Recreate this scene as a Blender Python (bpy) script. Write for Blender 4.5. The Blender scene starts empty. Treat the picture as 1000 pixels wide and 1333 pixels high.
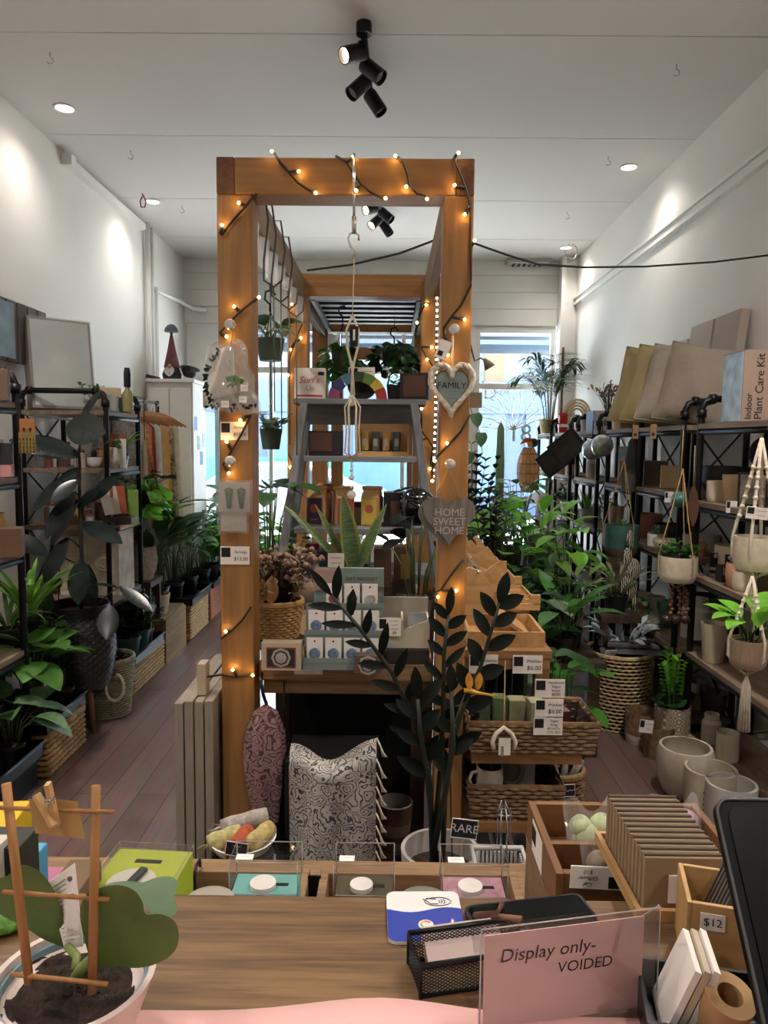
import bpy, math, random
from mathutils import Vector as V, Matrix as M
random.seed(11)
SC = bpy.context.scene
COL = SC.collection
PI = math.pi
# ---------------------------------------------------------------- camera
F, CX, CY, HC = 950.0, 500.0, 666.5, 1.55
ROLL = math.radians(0.6)
PITCH = math.atan(89.1 / F); YAW = math.atan(7.07 / 954.0)
RC = M.Rotation(YAW, 3, 'Z') @ M.Rotation(PI / 2 - PITCH, 3, 'X') @ M.Rotation(ROLL, 3, 'Z')
CAM = V((0, 0, HC))
cd = bpy.data.cameras.new('camera'); co = bpy.data.objects.new('camera', cd); COL.objects.link(co)
cd.sensor_fit = 'VERTICAL'; cd.sensor_height = 24.0; cd.lens = F / 1333.0 * 24.0
cd.clip_start = 0.02
co.location = CAM; co.rotation_euler = RC.to_euler()
SC.camera = co
def ray(px, py): return RC @ V(((px - CX) / F, -(py - CY) / F, -1.0))
def P(px, py, d): w = ray(px, py); return CAM + w * (d / w.y)          # point at room depth d
def PZ(px, py, z): w = ray(px, py); return CAM + w * ((z - HC) / w.z)  # point at height z
def PX(px, py, x): w = ray(px, py); return CAM + w * (x / w.x)         # point on the plane x
# ---------------------------------------------------------------- mesh builder
def frame(d):
    d = d.normalized()
    a = V((0, 0, 1)) if abs(d.z) < .9 else V((1, 0, 0))
    s = d.cross(a).normalized()
    return s, s.cross(d).normalized()
def rz(a): return M.Rotation(a, 4, 'Z')
def tr(x, y=None, z=None): return M.Translation(V(x) if y is None else V((x, y, z)))
def eul(x, y, z): return M.Rotation(z, 4, 'Z') @ M.Rotation(y, 4, 'Y') @ M.Rotation(x, 4, 'X')
class B:
    def __init__(s): s.v = []; s.f = []; s.m = []; s.s = []
    def add(s, vs, fs, mi=0, sm=False, X=None):
        o = len(s.v)
        s.v += [tuple(X @ V(p)) if X is not None else tuple(p) for p in vs]
        for i, f in enumerate(fs):
            s.f.append([a + o for a in f]); s.m.append(mi if isinstance(mi, int) else mi[i]); s.s.append(sm)
        return s
    def box(s, c, d, mi=0, X=None, tap=1.0):
        x, y, z = d[0] / 2, d[1] / 2, d[2] / 2; c = V(c)
        vs = [c + V(p) for p in ((-x*tap,-y*tap,-z),(x*tap,-y*tap,-z),(x*tap,y*tap,-z),(-x*tap,y*tap,-z),(-x,-y,z),(x,-y,z),(x,y,z),(-x,y,z))]
        return s.add(vs, [(3,2,1,0),(4,5,6,7),(0,1,5,4),(1,2,6,5),(2,3,7,6),(3,0,4,7)], mi, False, X)
    def span(s, a, b, mi=0, X=None):
        a = V(a); b = V(b); d = b - a
        return s.box((a + b) / 2, (abs(d.x), abs(d.y), abs(d.z)), mi, X)
    def bar(s, a, b, w, h=None, mi=0, up=None):
        a = V(a); b = V(b); d = (b - a); L = d.length; d.normalize()
        h = h or w
        if up is None: sd, u = frame(d)
        else: sd = d.cross(V(up)).normalized(); u = sd.cross(d)
        vs = [p + sd * (i * w / 2) + u * (j * h / 2) for p in (a, b) for i, j in ((-1,-1),(1,-1),(1,1),(-1,1))]
        return s.add(vs, [(0,1,2,3),(7,6,5,4),(4,5,1,0),(5,6,2,1),(6,7,3,2),(7,4,0,3)], mi)
    def tube(s, pts, r, n=6, mi=0, sm=True, X=None, closed=False, cap=True):
        pts = [V(p) for p in pts]; N = len(pts)
        if N < 2: return s
        rs = r if isinstance(r, (list, tuple)) else [r] * N
        sd = None; vs = []
        for i, p in enumerate(pts):
            if closed: d = pts[(i + 1) % N] - pts[i - 1]
            else: d = pts[min(i + 1, N - 1)] - pts[max(i - 1, 0)]
            if d.length < 1e-9: d = V((0, 0, 1))
            d.normalize()
            if sd is None: sd, u = frame(d)
            else:
                sd = sd - d * sd.dot(d)
                if sd.length < 1e-6: sd, u = frame(d)
                sd.normalize(); u = sd.cross(d)
            for k in range(n):
                a = 2 * PI * k / n
                vs.append(p + (sd * math.cos(a) + u * math.sin(a)) * rs[i])
        fs = []
        for i in range(N if closed else N - 1):
            j = (i + 1) % N
            for k in range(n):
                q = (k + 1) % n
                fs.append((i*n+k, j*n+k, j*n+q, i*n+q))
        if cap and not closed: fs += [tuple(range(n)), tuple(range((N-1)*n + n - 1, (N-1)*n - 1, -1))]
        return s.add(vs, fs, mi, sm, X)
    def lathe(s, prof, c=(0, 0, 0), n=24, mi=0, X=None, sm=True, sx=1.0, sy=1.0, fn=None):
        c = V(c); pr = []; ml = []
        K = len(prof)
        for i, p in enumerate(prof):
            m_ = mi if isinstance(mi, int) else mi[min(i, len(mi) - 1)]
            pr.append(p); ml.append(m_)
            if 0 < i < K - 1:
                a = V((p[0]-prof[i-1][0], p[1]-prof[i-1][1])); b = V((prof[i+1][0]-p[0], prof[i+1][1]-p[1]))
                if a.length > 1e-9 and b.length > 1e-9 and a.angle(b) > .6: pr.append(p); ml[-1] = -1; ml.append(m_)
        vs = []; fs = []; fm = []
        for r, z in pr:
            for k in range(n):
                a = 2 * PI * k / n
                rr = max(r, 1e-5)
                if fn: rr = fn(rr, a, z)
                vs.append(c + V((rr * sx * math.cos(a), rr * sy * math.sin(a), z)))
        for i in range(len(pr) - 1):
            if ml[i] == -1: continue
            for k in range(n):
                q = (k + 1) % n
                fs.append((i*n+k, i*n+q, (i+1)*n+q, (i+1)*n+k)); fm.append(ml[i])
        return s.add(vs, fs, fm, sm, X)
    def ball(s, c, r, mi=0, n=10, m=7, sc=(1, 1, 1), X=None):
        prof = [(r * math.sin(PI * i / m), -r * math.cos(PI * i / m)) for i in range(m + 1)]
        c = V(c); vs = []; fs = []
        for a, z in prof:
            for k in range(n):
                t = 2 * PI * k / n
                vs.append(c + V((max(a, 1e-5) * math.cos(t) * sc[0], max(a, 1e-5) * math.sin(t) * sc[1], z * sc[2])))
        for i in range(m):
            for k in range(n): q = (k+1) % n; fs.append((i*n+k, i*n+q, (i+1)*n+q, (i+1)*n+k))
        return s.add(vs, fs, mi, True, X)
    def prism(s, o, t, mi=0, X=None, side=None):       # outline in (x, z), front at y=-t/2
        n = len(o)
        vs = [(x, -t/2, z) for x, z in o] + [(x, t/2, z) for x, z in o]
        fs = [tuple(range(n)), tuple(range(2*n-1, n-1, -1))] + [((i+1) % n, i, n+i, n+(i+1) % n) for i in range(n)]
        return s.add(vs, fs, [mi, mi] + [mi if side is None else side] * n, False, X)
    def quad(s, a, b, c, d, mi=0, sm=False): return s.add([a, b, c, d], [(0, 1, 2, 3)], mi, sm)
    def grid(s, fn, nu, nv, mi=0, sm=True, X=None, th=0):
        vs = [V(fn(i / nu, j / nv)) for j in range(nv + 1) for i in range(nu + 1)]
        fs = [(j*(nu+1)+i, j*(nu+1)+i+1, (j+1)*(nu+1)+i+1, (j+1)*(nu+1)+i) for j in range(nv) for i in range(nu)]
        return s.add(vs, fs, mi, sm, X)
    def leaf(s, p, d, up, L, W, droop=.6, fold=.25, shape='oval', mi=0, n=6, wave=0):
        p = V(p); d = V(d).normalized(); up = V(up)
        sd = d.cross(up)
        if sd.length < 1e-4: sd = d.cross(V((1, .3, 0)))
        sd.normalize()
        vs = []
        R = M.Rotation(-droop / n, 3, sd)
        for i in range(n + 1):
            t = i / n
            if shape == 'oval': w = math.sin(PI * min(1, t * .96 + .03)) ** .75
            elif shape == 'lance': w = (1 - t) ** .8 * min(1, t * 4 + .15)
            elif shape == 'heart': w = math.sin(PI * (t * .88 + .12) ** .75) ** .8 if t < 1 else .02
            elif shape == 'strap': w = min(1, .5 + t * 2) * (1 - t ** 3) + .02
            elif shape == 'ob': w = math.sin(PI * min(1, (t * .96 + .02)) ** 1.5) ** .8
            else: w = math.sin(PI * t) + .02
            w *= W / 2
            u = sd.cross(d)
            a = fold * w + (wave * w * math.sin(i * 2.2))
            vs += [p + sd * w + u * a, p.copy(), p - sd * w + u * a]
            p = p + d * (L / n); d = R @ d
        fs = []
        for i in range(n):
            fs += [(i*3, i*3+1, i*3+4, i*3+3), (i*3+1, i*3+2, i*3+5, i*3+4)]
        return s.add(vs, fs, mi, True)
    def text(s, t, size, X, mi=0, al='CENTER', sh=0.0):  # X places the xz plane of the letters
        if t[0] == '~':                                  # a line of writing too small to read: a pen wave
            n = len(t) * 3; w = len(t) * .48; vs = []; fs = []
            for i in range(n + 1):
                x = w * (i / n - .5); y = .2 * math.sin(i * 2.3) * (.6 + .4 * math.sin(i * 1.3)); vs += [(x, y - .05), (x, y + .05)]
            fs = [(2*i, 2*i+2, 2*i+3, 2*i+1) for i in range(n)]
            return s.add([(x * size, -.0006, y * size) for x, y in vs], fs, mi, False, X)
        vs, fs = glyphs(t, al, sh)
        return s.add([(x * size, -.0006, y * size) for x, y in vs], fs, mi, False, X)
    def move(s, X): s.v = [tuple(X @ V(p)) for p in s.v]; return s
    def lo(s):
        xs = [p[0] for p in s.v]; ys = [p[1] for p in s.v]
        return V(((min(xs)+max(xs))/2, (min(ys)+max(ys))/2, min(p[2] for p in s.v)))
_g = {}
def glyphs(t, al, sh):
    k = (t, al, sh)
    if k not in _g:
        cu = bpy.data.curves.new('t', 'FONT'); cu.body = t; cu.align_x = al; cu.align_y = 'CENTER'; cu.size = 1; cu.shear = sh
        cu.resolution_u = 3
        ot = bpy.data.objects.new('t', cu); COL.objects.link(ot)
        dg = bpy.context.evaluated_depsgraph_get()
        me = ot.evaluated_get(dg).to_mesh()
        _g[k] = ([(v.co.x, v.co.y) for v in me.vertices], [tuple(p.vertices) for p in me.polygons])
        ot.evaluated_get(dg).to_mesh_clear()
        bpy.data.objects.remove(ot); bpy.data.curves.remove(cu)
    return _g[k]
# ---------------------------------------------------------------- objects
def mesh_ob(name, b, mats):
    me = bpy.data.meshes.new(name)
    me.from_pydata(b.v, [], b.f); 
    for m in (mats if isinstance(mats, (list, tuple)) else [mats]): me.materials.append(m)
    me.polygons.foreach_set('material_index', b.m); me.polygons.foreach_set('use_smooth', b.s)
    me.update()
    o = bpy.data.objects.new(name, me); COL.objects.link(o)
    return o
def bev(o, w, seg=2):
    if w:
        m = o.modifiers.new('bevel', 'BEVEL'); m.width = w; m.segments = seg; m.limit_method = 'ANGLE'; m.angle_limit = .7
def sub(o, l=1):
    m = o.modifiers.new('sub', 'SUBSURF'); m.levels = l; m.render_levels = l
    return o
def solid(o, t):
    m = o.modifiers.new('sol', 'SOLIDIFY'); m.thickness = t; m.offset = 0
    return o
def tag(o, label, cat, group=None, kind=None):
    if label: o['label'] = label
    if cat: o['category'] = cat
    if group: o['group'] = group
    if kind: o['kind'] = kind
    return o
def T(name, label, cat, loc=(0, 0, 0), r=0, group=None):
    o = bpy.data.objects.new(name, None); COL.objects.link(o); o.empty_display_size = .05
    o.location = loc; o.rotation_euler = (0, 0, r)
    return tag(o, label, cat, group)
def part(name, b, mats, parent, bevel=0, w=False, label=None):
    if w:                                            # geometry given in room coordinates
        q = parent; X = M.Identity(4)
        while q is not None: X = tr(q.location) @ q.rotation_euler.to_matrix().to_4x4() @ X; q = q.parent
        b.move(X.inverted())
    o = mesh_ob(name, b, mats); o.parent = parent
    bev(o, bevel)
    if label: o['label'] = label
    return o
def solo(name, label, cat, b, mats, loc=None, r=0, group=None, bevel=0, kind=None):
    if loc is None: loc = b.lo(); b.move(tr(loc).inverted())
    o = mesh_ob(name, b, mats); o.location = loc; o.rotation_euler = (0, 0, r)
    bev(o, bevel)
    return tag(o, label, cat, group, kind)
def struct(name, b, mats, bevel=0):
    o = solo(name, None, None, b, mats, kind='structure', bevel=bevel); return o
def kids(o): return [c for c in COL.objects if c.parent is o]
def dup(o, loc, r=None, label=None, group=None, parent=None):
    c = o.copy(); COL.objects.link(c)
    if parent: c.parent = parent
    else:
        c.location = loc
        if r is not None: c.rotation_euler = (0, 0, r)
        if label: c['label'] = label
        if group: c['group'] = group
    for ch in o.children: dup(ch, None, parent=c)
    return c
# ---------------------------------------------------------------- materials
def lin(c):
    if isinstance(c, str):
        c = [int(c[i:i+2], 16) / 255 for i in (0, 2, 4)]
        c = [x / 12.92 if x < .04045 else ((x + .055) / 1.055) ** 2.4 for x in c]
    return (*c, 1)
_m = {}
def mat(name, col, rough=.6, metal=0, var=.12, sc=9, bump=0, bs=60, col2=None, emit=0, coat=0, stretch=None, trans=0, spec=.5):
    if name in _m: return _m[name]
    m = bpy.data.materials.new(name); m.use_nodes = True; nt = m.node_tree; N = nt.nodes; L = nt.links
    p = N['Principled BSDF']; c = lin(col)
    p.inputs['Roughness'].default_value = rough; p.inputs['Metallic'].default_value = metal
    p.inputs['Base Color'].default_value = c; p.inputs['Coat Weight'].default_value = coat
    p.inputs['Specular IOR Level'].default_value = spec
    if emit:
        p.inputs['Emission Color'].default_value = c; p.inputs['Emission Strength'].default_value = emit
    if var or col2 or bump:
        tc = N.new('ShaderNodeTexCoord'); src = tc.outputs['Object']
        if stretch:
            mp = N.new('ShaderNodeMapping'); mp.inputs['Scale'].default_value = stretch; L.new(src, mp.inputs[0]); src = mp.outputs[0]
        if var or col2:
            n = N.new('ShaderNodeTexNoise'); n.inputs['Scale'].default_value = sc; n.inputs['Detail'].default_value = 4
            L.new(src, n.inputs['Vector'])
            r = N.new('ShaderNodeValToRGB'); e = r.color_ramp.elements
            e[0].position = .3; e[1].position = .7
            if col2: e[0].color = lin(col2); e[1].color = c
            else:
                e[0].color = tuple(x * (1 - var) for x in c[:3]) + (1,); e[1].color = tuple(min(1, x * (1 + var)) for x in c[:3]) + (1,)
            L.new(n.outputs['Fac'], r.inputs[0]); L.new(r.outputs[0], p.inputs['Base Color'])
        if bump:
            n2 = N.new('ShaderNodeTexNoise'); n2.inputs['Scale'].default_value = bs; n2.inputs['Detail'].default_value = 3; L.new(src, n2.inputs['Vector'])
            bp = N.new('ShaderNodeBump'); bp.inputs['Strength'].default_value = bump; bp.inputs['Distance'].default_value = .01
            L.new(n2.outputs['Fac'], bp.inputs['Height']); L.new(bp.outputs[0], p.inputs['Normal'])
    if trans:
        t = N.new('ShaderNodeBsdfTranslucent'); t.inputs[0].default_value = tuple(min(1, x * 1.6) for x in c[:3]) + (1,)
        mx = N.new('ShaderNodeMixShader'); mx.inputs[0].default_value = trans
        L.new(p.outputs[0], mx.inputs[1]); L.new(t.outputs[0], mx.inputs[2]); L.new(mx.outputs[0], N['Material Output'].inputs[0])
    _m[name] = m
    return m
def wood(name, c1, c2, ax='z', sc=5, rough=.55, k=14, bump=.15, knots=True):
    if name in _m: return _m[name]
    m = bpy.data.materials.new(name); m.use_nodes = True; nt = m.node_tree; N = nt.nodes; L = nt.links
    p = N['Principled BSDF']; p.inputs['Roughness'].default_value = rough
    tc = N.new('ShaderNodeTexCoord'); mp = N.new('ShaderNodeMapping')
    s = {'x': (1/k*sc, sc, sc), 'y': (sc, 1/k*sc, sc), 'z': (sc, sc, 1/k*sc)}[ax]
    mp.inputs['Scale'].default_value = s; L.new(tc.outputs['Object'], mp.inputs[0])
    n = N.new('ShaderNodeTexNoise'); n.inputs['Scale'].default_value = 4; n.inputs['Detail'].default_value = 6; n.inputs['Distortion'].default_value = 1.2
    L.new(mp.outputs[0], n.inputs['Vector'])
    n3 = N.new('ShaderNodeTexNoise'); n3.inputs['Scale'].default_value = 22; n3.inputs['Detail'].default_value = 3; L.new(mp.outputs[0], n3.inputs['Vector'])
    ad = N.new('ShaderNodeMix'); ad.inputs[0].default_value = .4
    L.new(n.outputs['Fac'], ad.inputs[2]); L.new(n3.outputs['Fac'], ad.inputs[3])
    r = N.new('ShaderNodeValToRGB'); e = r.color_ramp.elements
    e[0].position = .36; e[1].position = .64; e[0].color = lin(c2); e[1].color = lin(c1)
    L.new(ad.outputs[0], r.inputs[0]); L.new(r.outputs[0], p.inputs['Base Color'])
    if bump:
        bp = N.new('ShaderNodeBump'); bp.inputs['Strength'].default_value = bump; bp.inputs['Distance'].default_value = .004
        L.new(ad.outputs[0], bp.inputs['Height']); L.new(bp.outputs[0], p.inputs['Normal'])
    _m[name] = m
    return m
def clear(name, tint=(1, 1, 1), gloss=.12, rough=.03, haze=0):
    if name in _m: return _m[name]
    m = bpy.data.materials.new(name); m.use_nodes = True; nt = m.node_tree; N = nt.nodes; L = nt.links
    N.remove(N['Principled BSDF'])
    t = N.new('ShaderNodeBsdfTransparent'); t.inputs[0].default_value = (*tint, 1)
    g = N.new('ShaderNodeBsdfGlossy'); g.inputs['Roughness'].default_value = rough
    fr = N.new('ShaderNodeLayerWeight'); fr.inputs[0].default_value = .5
    pw_ = N.new('ShaderNodeMath'); pw_.operation = 'POWER'; pw_.inputs[1].default_value = 4; L.new(fr.outputs['Facing'], pw_.inputs[0])
    ma = N.new('ShaderNodeMath'); ma.operation = 'MULTIPLY_ADD'; ma.inputs[1].default_value = .35; ma.inputs[2].default_value = gloss * .3; ma.use_clamp = True
    L.new(pw_.outputs[0], ma.inputs[0])
    mx = N.new('ShaderNodeMixShader'); L.new(ma.outputs[0], mx.inputs[0]); L.new(t.outputs[0], mx.inputs[1]); L.new(g.outputs[0], mx.inputs[2])
    out = mx.outputs[0]
    if haze:
        d = N.new('ShaderNodeBsdfDiffuse'); d.inputs[0].default_value = (.85, .85, .84, 1)
        m2 = N.new('ShaderNodeMixShader'); m2.inputs[0].default_value = haze; L.new(out, m2.inputs[1]); L.new(d.outputs[0], m2.inputs[2]); out = m2.outputs[0]
    L.new(out, N['Material Output'].inputs[0])
    _m[name] = m
    return m
W_ = dict
white = mat('white_paint', 'dcd9d4', .6, var=.03)
paper = mat('paper', 'e6ddd6', .8, var=.03)
ink = mat('ink', '0b0c10', .7, var=0)
black = mat('black_metal', '0e0e0f', .42, .3, var=.1)
blackp = mat('black_plastic', '101112', .35, var=.1)
pine = wood('pine', 'a07544', '815a30', 'z', 3, .5)
pinex = wood('pine_x', 'a07544', '815a30', 'x', 3, .5)
piney = wood('pine_y', 'a06830', '7d4a22', 'y', 3, .6)
endg = wood('end_grain', '774e2a', '57371c', 'y', 6, .6)
grey_wood = wood('grey_wood', '77787a', '56595d', 'x', 6, .7)
grey_woodz = wood('grey_wood_z', '77787a', '56595d', 'z', 6, .7)
rackwood = wood('rack_wood', '8d7965', '655342', 'y', 6, .65)
bamboo = wood('bamboo', 'c09a68', 'a5804f', 'x', 4, .5)
bambooy = wood('bamboo_y', 'bd9463', 'a07647', 'y', 4, .5)
rawwood = wood('raw_wood', 'b59a78', '93795a', 'z', 6, .7)
oak = wood('oak', '7a5c3a', '46301b', 'x', 9, .55, 16, .5)
oakt = wood('oak_dull', '8f7150', '6a5036', 'x', 8, .6, 14, .3)
darkwood = wood('dark_wood', '4a3423', '2e1f14', 'z', 7, .6)
wick = mat('wicker', 'a5824f', .75, var=.3, sc=40, bump=.3, bs=200)
wickd = mat('wicker_dark', '7c6244', .8, var=.35, sc=40, bump=.3, bs=200)
wickl = mat('wicker_pale', 'c2ab80', .75, var=.25, sc=40, bump=.3, bs=200)
rope = mat('cotton_rope', 'd6cab5', .9, var=.15, sc=60, bump=.4, bs=300)
twine = mat('twine', 'b08d5e', .9, var=.2, sc=60)
soil = mat('soil', '2e2018', .95, var=.5, sc=60, bump=.8, bs=120)
terra = mat('terracotta', '9c5f45', .8, var=.12)
cream = mat('cream_glaze', 'd3c8b5', .45, var=.1, sc=20)
creamm = mat('cream_matte', 'd0c3ad', .8, var=.12, sc=30)
greyc = mat('grey_ceramic', 'a5a39d', .6, var=.12)
greend = mat('bottle_green', '26352b', .35, var=.2)
teal = mat('teal_glaze', '3c615c', .4, var=.25, sc=12)
kraft = mat('kraft', 'a07c54', .8, var=.08)
cloth = mat('cloth', 'b9b1a2', .95, var=.06, bump=.3, bs=400)
chalk = mat('chalk_board', '17191b', .8, var=.1)
chrome = mat('chrome', 'b8bbbd', .18, 1, var=0)
glassy = clear('clear_glass', (.96, .98, .98), .1)
acryl = clear('acrylic', (.95, .93, .93), .12)
bagp = clear('plastic_bag', (.93, .93, .92), .35, .12, .12)
L1 = mat('leaf_dark', '264a22', .38, var=.3, sc=25, trans=.12)
L2 = mat('leaf_mid', '3b702c', .4, var=.3, sc=25, trans=.2)
L3 = mat('leaf_bright', '74b33a', .42, var=.25, sc=20, trans=.3)
L4 = mat('leaf_deep', '0c130d', .45, var=.3, sc=20, trans=.03, spec=.25)
L5 = mat('leaf_rubber', '1a231f', .25, var=.4, sc=12, trans=.03, spec=.45)
L6 = mat('leaf_olive', '5f7f3a', .5, var=.3, sc=25, trans=.25)
L7 = mat('leaf_silver', '8ba38a', .4, var=.35, sc=50, col2='35543a', trans=.15)
stemg = mat('stem_green', '3e5226', .6, var=.2)
stemb = mat('stem_brown', '3b2a1e', .8, var=.3)
ledm = mat('warm_led', 'ffc468', .4, var=0, emit=26)
# ================================================================ the room
XL, XR, ZC, YB, YF = -2.16, 1.86, 3.43, 7.75, -1.6
wallp = mat('wall_paint', 'd9d5cf', .75, var=.025, sc=1.5, bump=.12, bs=14)
ceilp = mat('ceiling_paint', 'cdc9c5', .8, var=.02, sc=1.2)
trimp = mat('trim_paint', 'dddbd6', .5, var=.02)
def floor_mat():
    m = bpy.data.materials.new('floor_boards'); m.use_nodes = True; nt = m.node_tree; N = nt.nodes; L = nt.links
    p = N['Principled BSDF']; p.inputs['Roughness'].default_value = .3; p.inputs['Coat Weight'].default_value = .8; p.inputs['Coat Roughness'].default_value = .26; p.inputs['Coat IOR'].default_value = 1.8
    tc = N.new('ShaderNodeTexCoord'); mp = N.new('ShaderNodeMapping'); mp.inputs['Rotation'].default_value = (0, 0, PI / 2)
    L.new(tc.outputs['Object'], mp.inputs[0])
    b = N.new('ShaderNodeTexBrick'); b.inputs['Scale'].default_value = 1; b.inputs['Brick Width'].default_value = 2.7; b.inputs['Row Height'].default_value = .135
    b.inputs['Mortar Size'].default_value = .002; b.inputs['Color1'].default_value = lin('675049'); b.inputs['Color2'].default_value = lin('796159'); b.inputs['Mortar'].default_value = lin('150c0a')
    L.new(mp.outputs[0], b.inputs['Vector'])
    m2 = N.new('ShaderNodeMapping'); m2.inputs['Scale'].default_value = (26, 1.4, 1); L.new(tc.outputs['Object'], m2.inputs[0])
    n = N.new('ShaderNodeTexNoise'); n.inputs['Scale'].default_value = 2.2; n.inputs['Detail'].default_value = 6; L.new(m2.outputs[0], n.inputs['Vector'])
    x = N.new('ShaderNodeMix'); x.data_type = 'RGBA'; x.blend_type = 'OVERLAY'; x.inputs[0].default_value = .55
    L.new(b.outputs['Color'], x.inputs[6]); L.new(n.outputs['Color'], x.inputs[7])
    L.new(x.outputs[2], p.inputs['Base Color'])
    r = N.new('ShaderNodeMapRange'); r.inputs[3].default_value = .24; r.inputs[4].default_value = .5; L.new(n.outputs['Fac'], r.inputs[0]); L.new(r.outputs[0], p.inputs['Roughness'])
    bp = N.new('ShaderNodeBump'); bp.inputs['Strength'].default_value = .35; bp.inputs['Distance'].default_value = .004; bp.invert = True
    L.new(b.outputs['Fac'], bp.inputs['Height']); L.new(bp.outputs[0], p.inputs['Normal'])
    return m
struct('floor', B().span((XL - .2, YF - .2, -.1), (XR + .2, YB + .2, 0)), floor_mat())
b = B(); js = [YF - .2, 0.1, 1.25, 2.4, 3.56, 4.69, 5.86, 6.92, YB + .2]
for a, c in zip(js, js[1:]): b.span((XL - .1, a + .004, ZC), (XR + .1, c - .004, ZC + .02))
b.span((XL - .1, YF - .2, ZC + .02), (XR + .1, YB + .2, ZC + .12))
struct('ceiling', b, ceilp)
struct('wall_left', B().span((XL - .15, YF - .15, 0), (XL, YB + .15, ZC)), wallp)
struct('wall_right', B().span((XR, YF - .15, 0), (XR + .15, YB + .15, ZC)), wallp)
struct('wall_front', B().span((XL, YF - .15, 0), (XR, YF, ZC)), wallp)
ZH = P(640, 424, YB).z
b = B(); zz = ZH
while zz < ZC - .01:
    z2 = min(zz + .17, ZC); b.span((XL, YB, zz + .004), (XR, YB + .12, z2)); zz = z2
b.span((XL, YB + .02, ZH), (XR, YB + .14, ZC))
struct('wall_back', b, trimp)
struct('wall_back', B().span((XL, YB, 0), (XR, YB + .14, .42)), trimp)
xw1 = P(726, 400, YB).x
struct('trim_1', B().span((xw1, YB - .22, 0), (XR, YB, ZC)).span((xw1 - .02, YB - .25, 0), (xw1 + .03, YB - .22, ZC)), trimp)   # corner pier beside the shop window
zr = PX(1000, 205, XR).z
b = B()
for dz, t, h in ((0, .03, .025), (.028, .018, .03), (.06, .035, .02)): b.span((XR - t, 1.2, zr + dz - .03), (XR, YB - .2, zr + dz - .03 + h))
struct('trim_2', b, trimp)
a = PX(82, 198, XL); c = PX(182, 290, XL)
b = B().bar((XL + .025, a.y, ZC - .06), (XL + .025, c.y, ZC - .06), .05, .05).box((XL + .035, a.y, ZC - .06), (.07, .07, .07))
struct('trim_3', b, trimp)
xa = PX(187, 300, XL).y; xb = PX(203, 400, XL).y
def pipe(nm, lab, pts, r):
    b = B().tube(pts, r, 8)
    for p in pts[1:-1]: b.ball(p, r * 1.25, 0, 8, 6)
    solo(nm, lab, 'pipe', b, trimp)
pipe('conduit_pipe', 'white conduit pipe running straight up the left wall to the ceiling', [(XL + .03, xa, .02), (XL + .03, xa, 2), (XL + .03, xa, ZC)], .022)
pipe('conduit_pipe', 'thin white conduit pipe close beside the thicker one on left wall', [(XL + .025, xa + .14, .02), (XL + .025, xa + .14, 2), (XL + .025, xa + .14, ZC)], .014)
p1 = PX(203, 378, XL + .03); p2 = P(232, 400, YB - .1); p3 = P(268, 404, YB - .06)
pipe('bent_pipe', 'white pipe bending from the left wall along to the window corner', [(XL + .03, p1.y, .02), (XL + .03, p1.y, p1.z), (XL + .04, 7.55, p2.z + .03), (XL + .1, YB - .05, p2.z), (p3.x, YB - .05, p3.z)], .025)
# ---- shop window
xg0, xg1 = XL + .02, xw1
xm = P(619, 470, YB).x; zt = P(650, 503, YB).z
xa1, xa2 = P(285, 560, YB).x, P(327, 560, YB).x
def window(n, x0, x1, z0, z1, muls=(), trans=None, fm=trimp):
    o = T('window_%d' % n, None, None, ((x0 + x1) / 2, YB + .06, z0)); o['kind'] = 'structure'
    b = B(); w = .05
    b.span((x0, YB + .03, z0), (x0 + w, YB + .1, z1)); b.span((x1 - w, YB + .03, z0), (x1, YB + .1, z1))
    b.span((x0 + w, YB + .03, z0), (x1 - w, YB + .1, z0 + w)); b.span((x0 + w, YB + .03, z1 - .07), (x1 - w, YB + .1, z1 - .001))
    for mx in muls: b.span((mx - .02, YB + .034, z0 + w), (mx + .02, YB + .096, z1 - .07))
    if trans: b.span((x0, YB + .035, trans - .03), (x1, YB + .095, trans + .03))
    part('window_frame', b, fm, o, w=1)
    part('glass', B().span((x0 + .02, YB + .06, z0 + .02), (x1 - .02, YB + .066, z1 - .02)), glassy, o, w=1)
    return o
blue = mat('pale_blue_paint', '8fb4bd', .5, var=.05)
window(1, xg0, xa1, .42, P(265, 500, YB).z, (), None, blue)
struct('wall_back', B().span((xg0, YB, P(265, 500, YB).z), (xa1, YB + .14, ZH)), trimp)
struct('trim_4', B().span((xa1, YB, .4), (xa2 - .05, YB + .12, ZH)), trimp)
w2 = window(2, xa2 - .05, xm, .42, ZH, [P(x, 500, YB).x for x in (352, 440, 525)], zt + .15)
w3 = window(3, xm, xg1, .42, ZH, (), zt)
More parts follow.
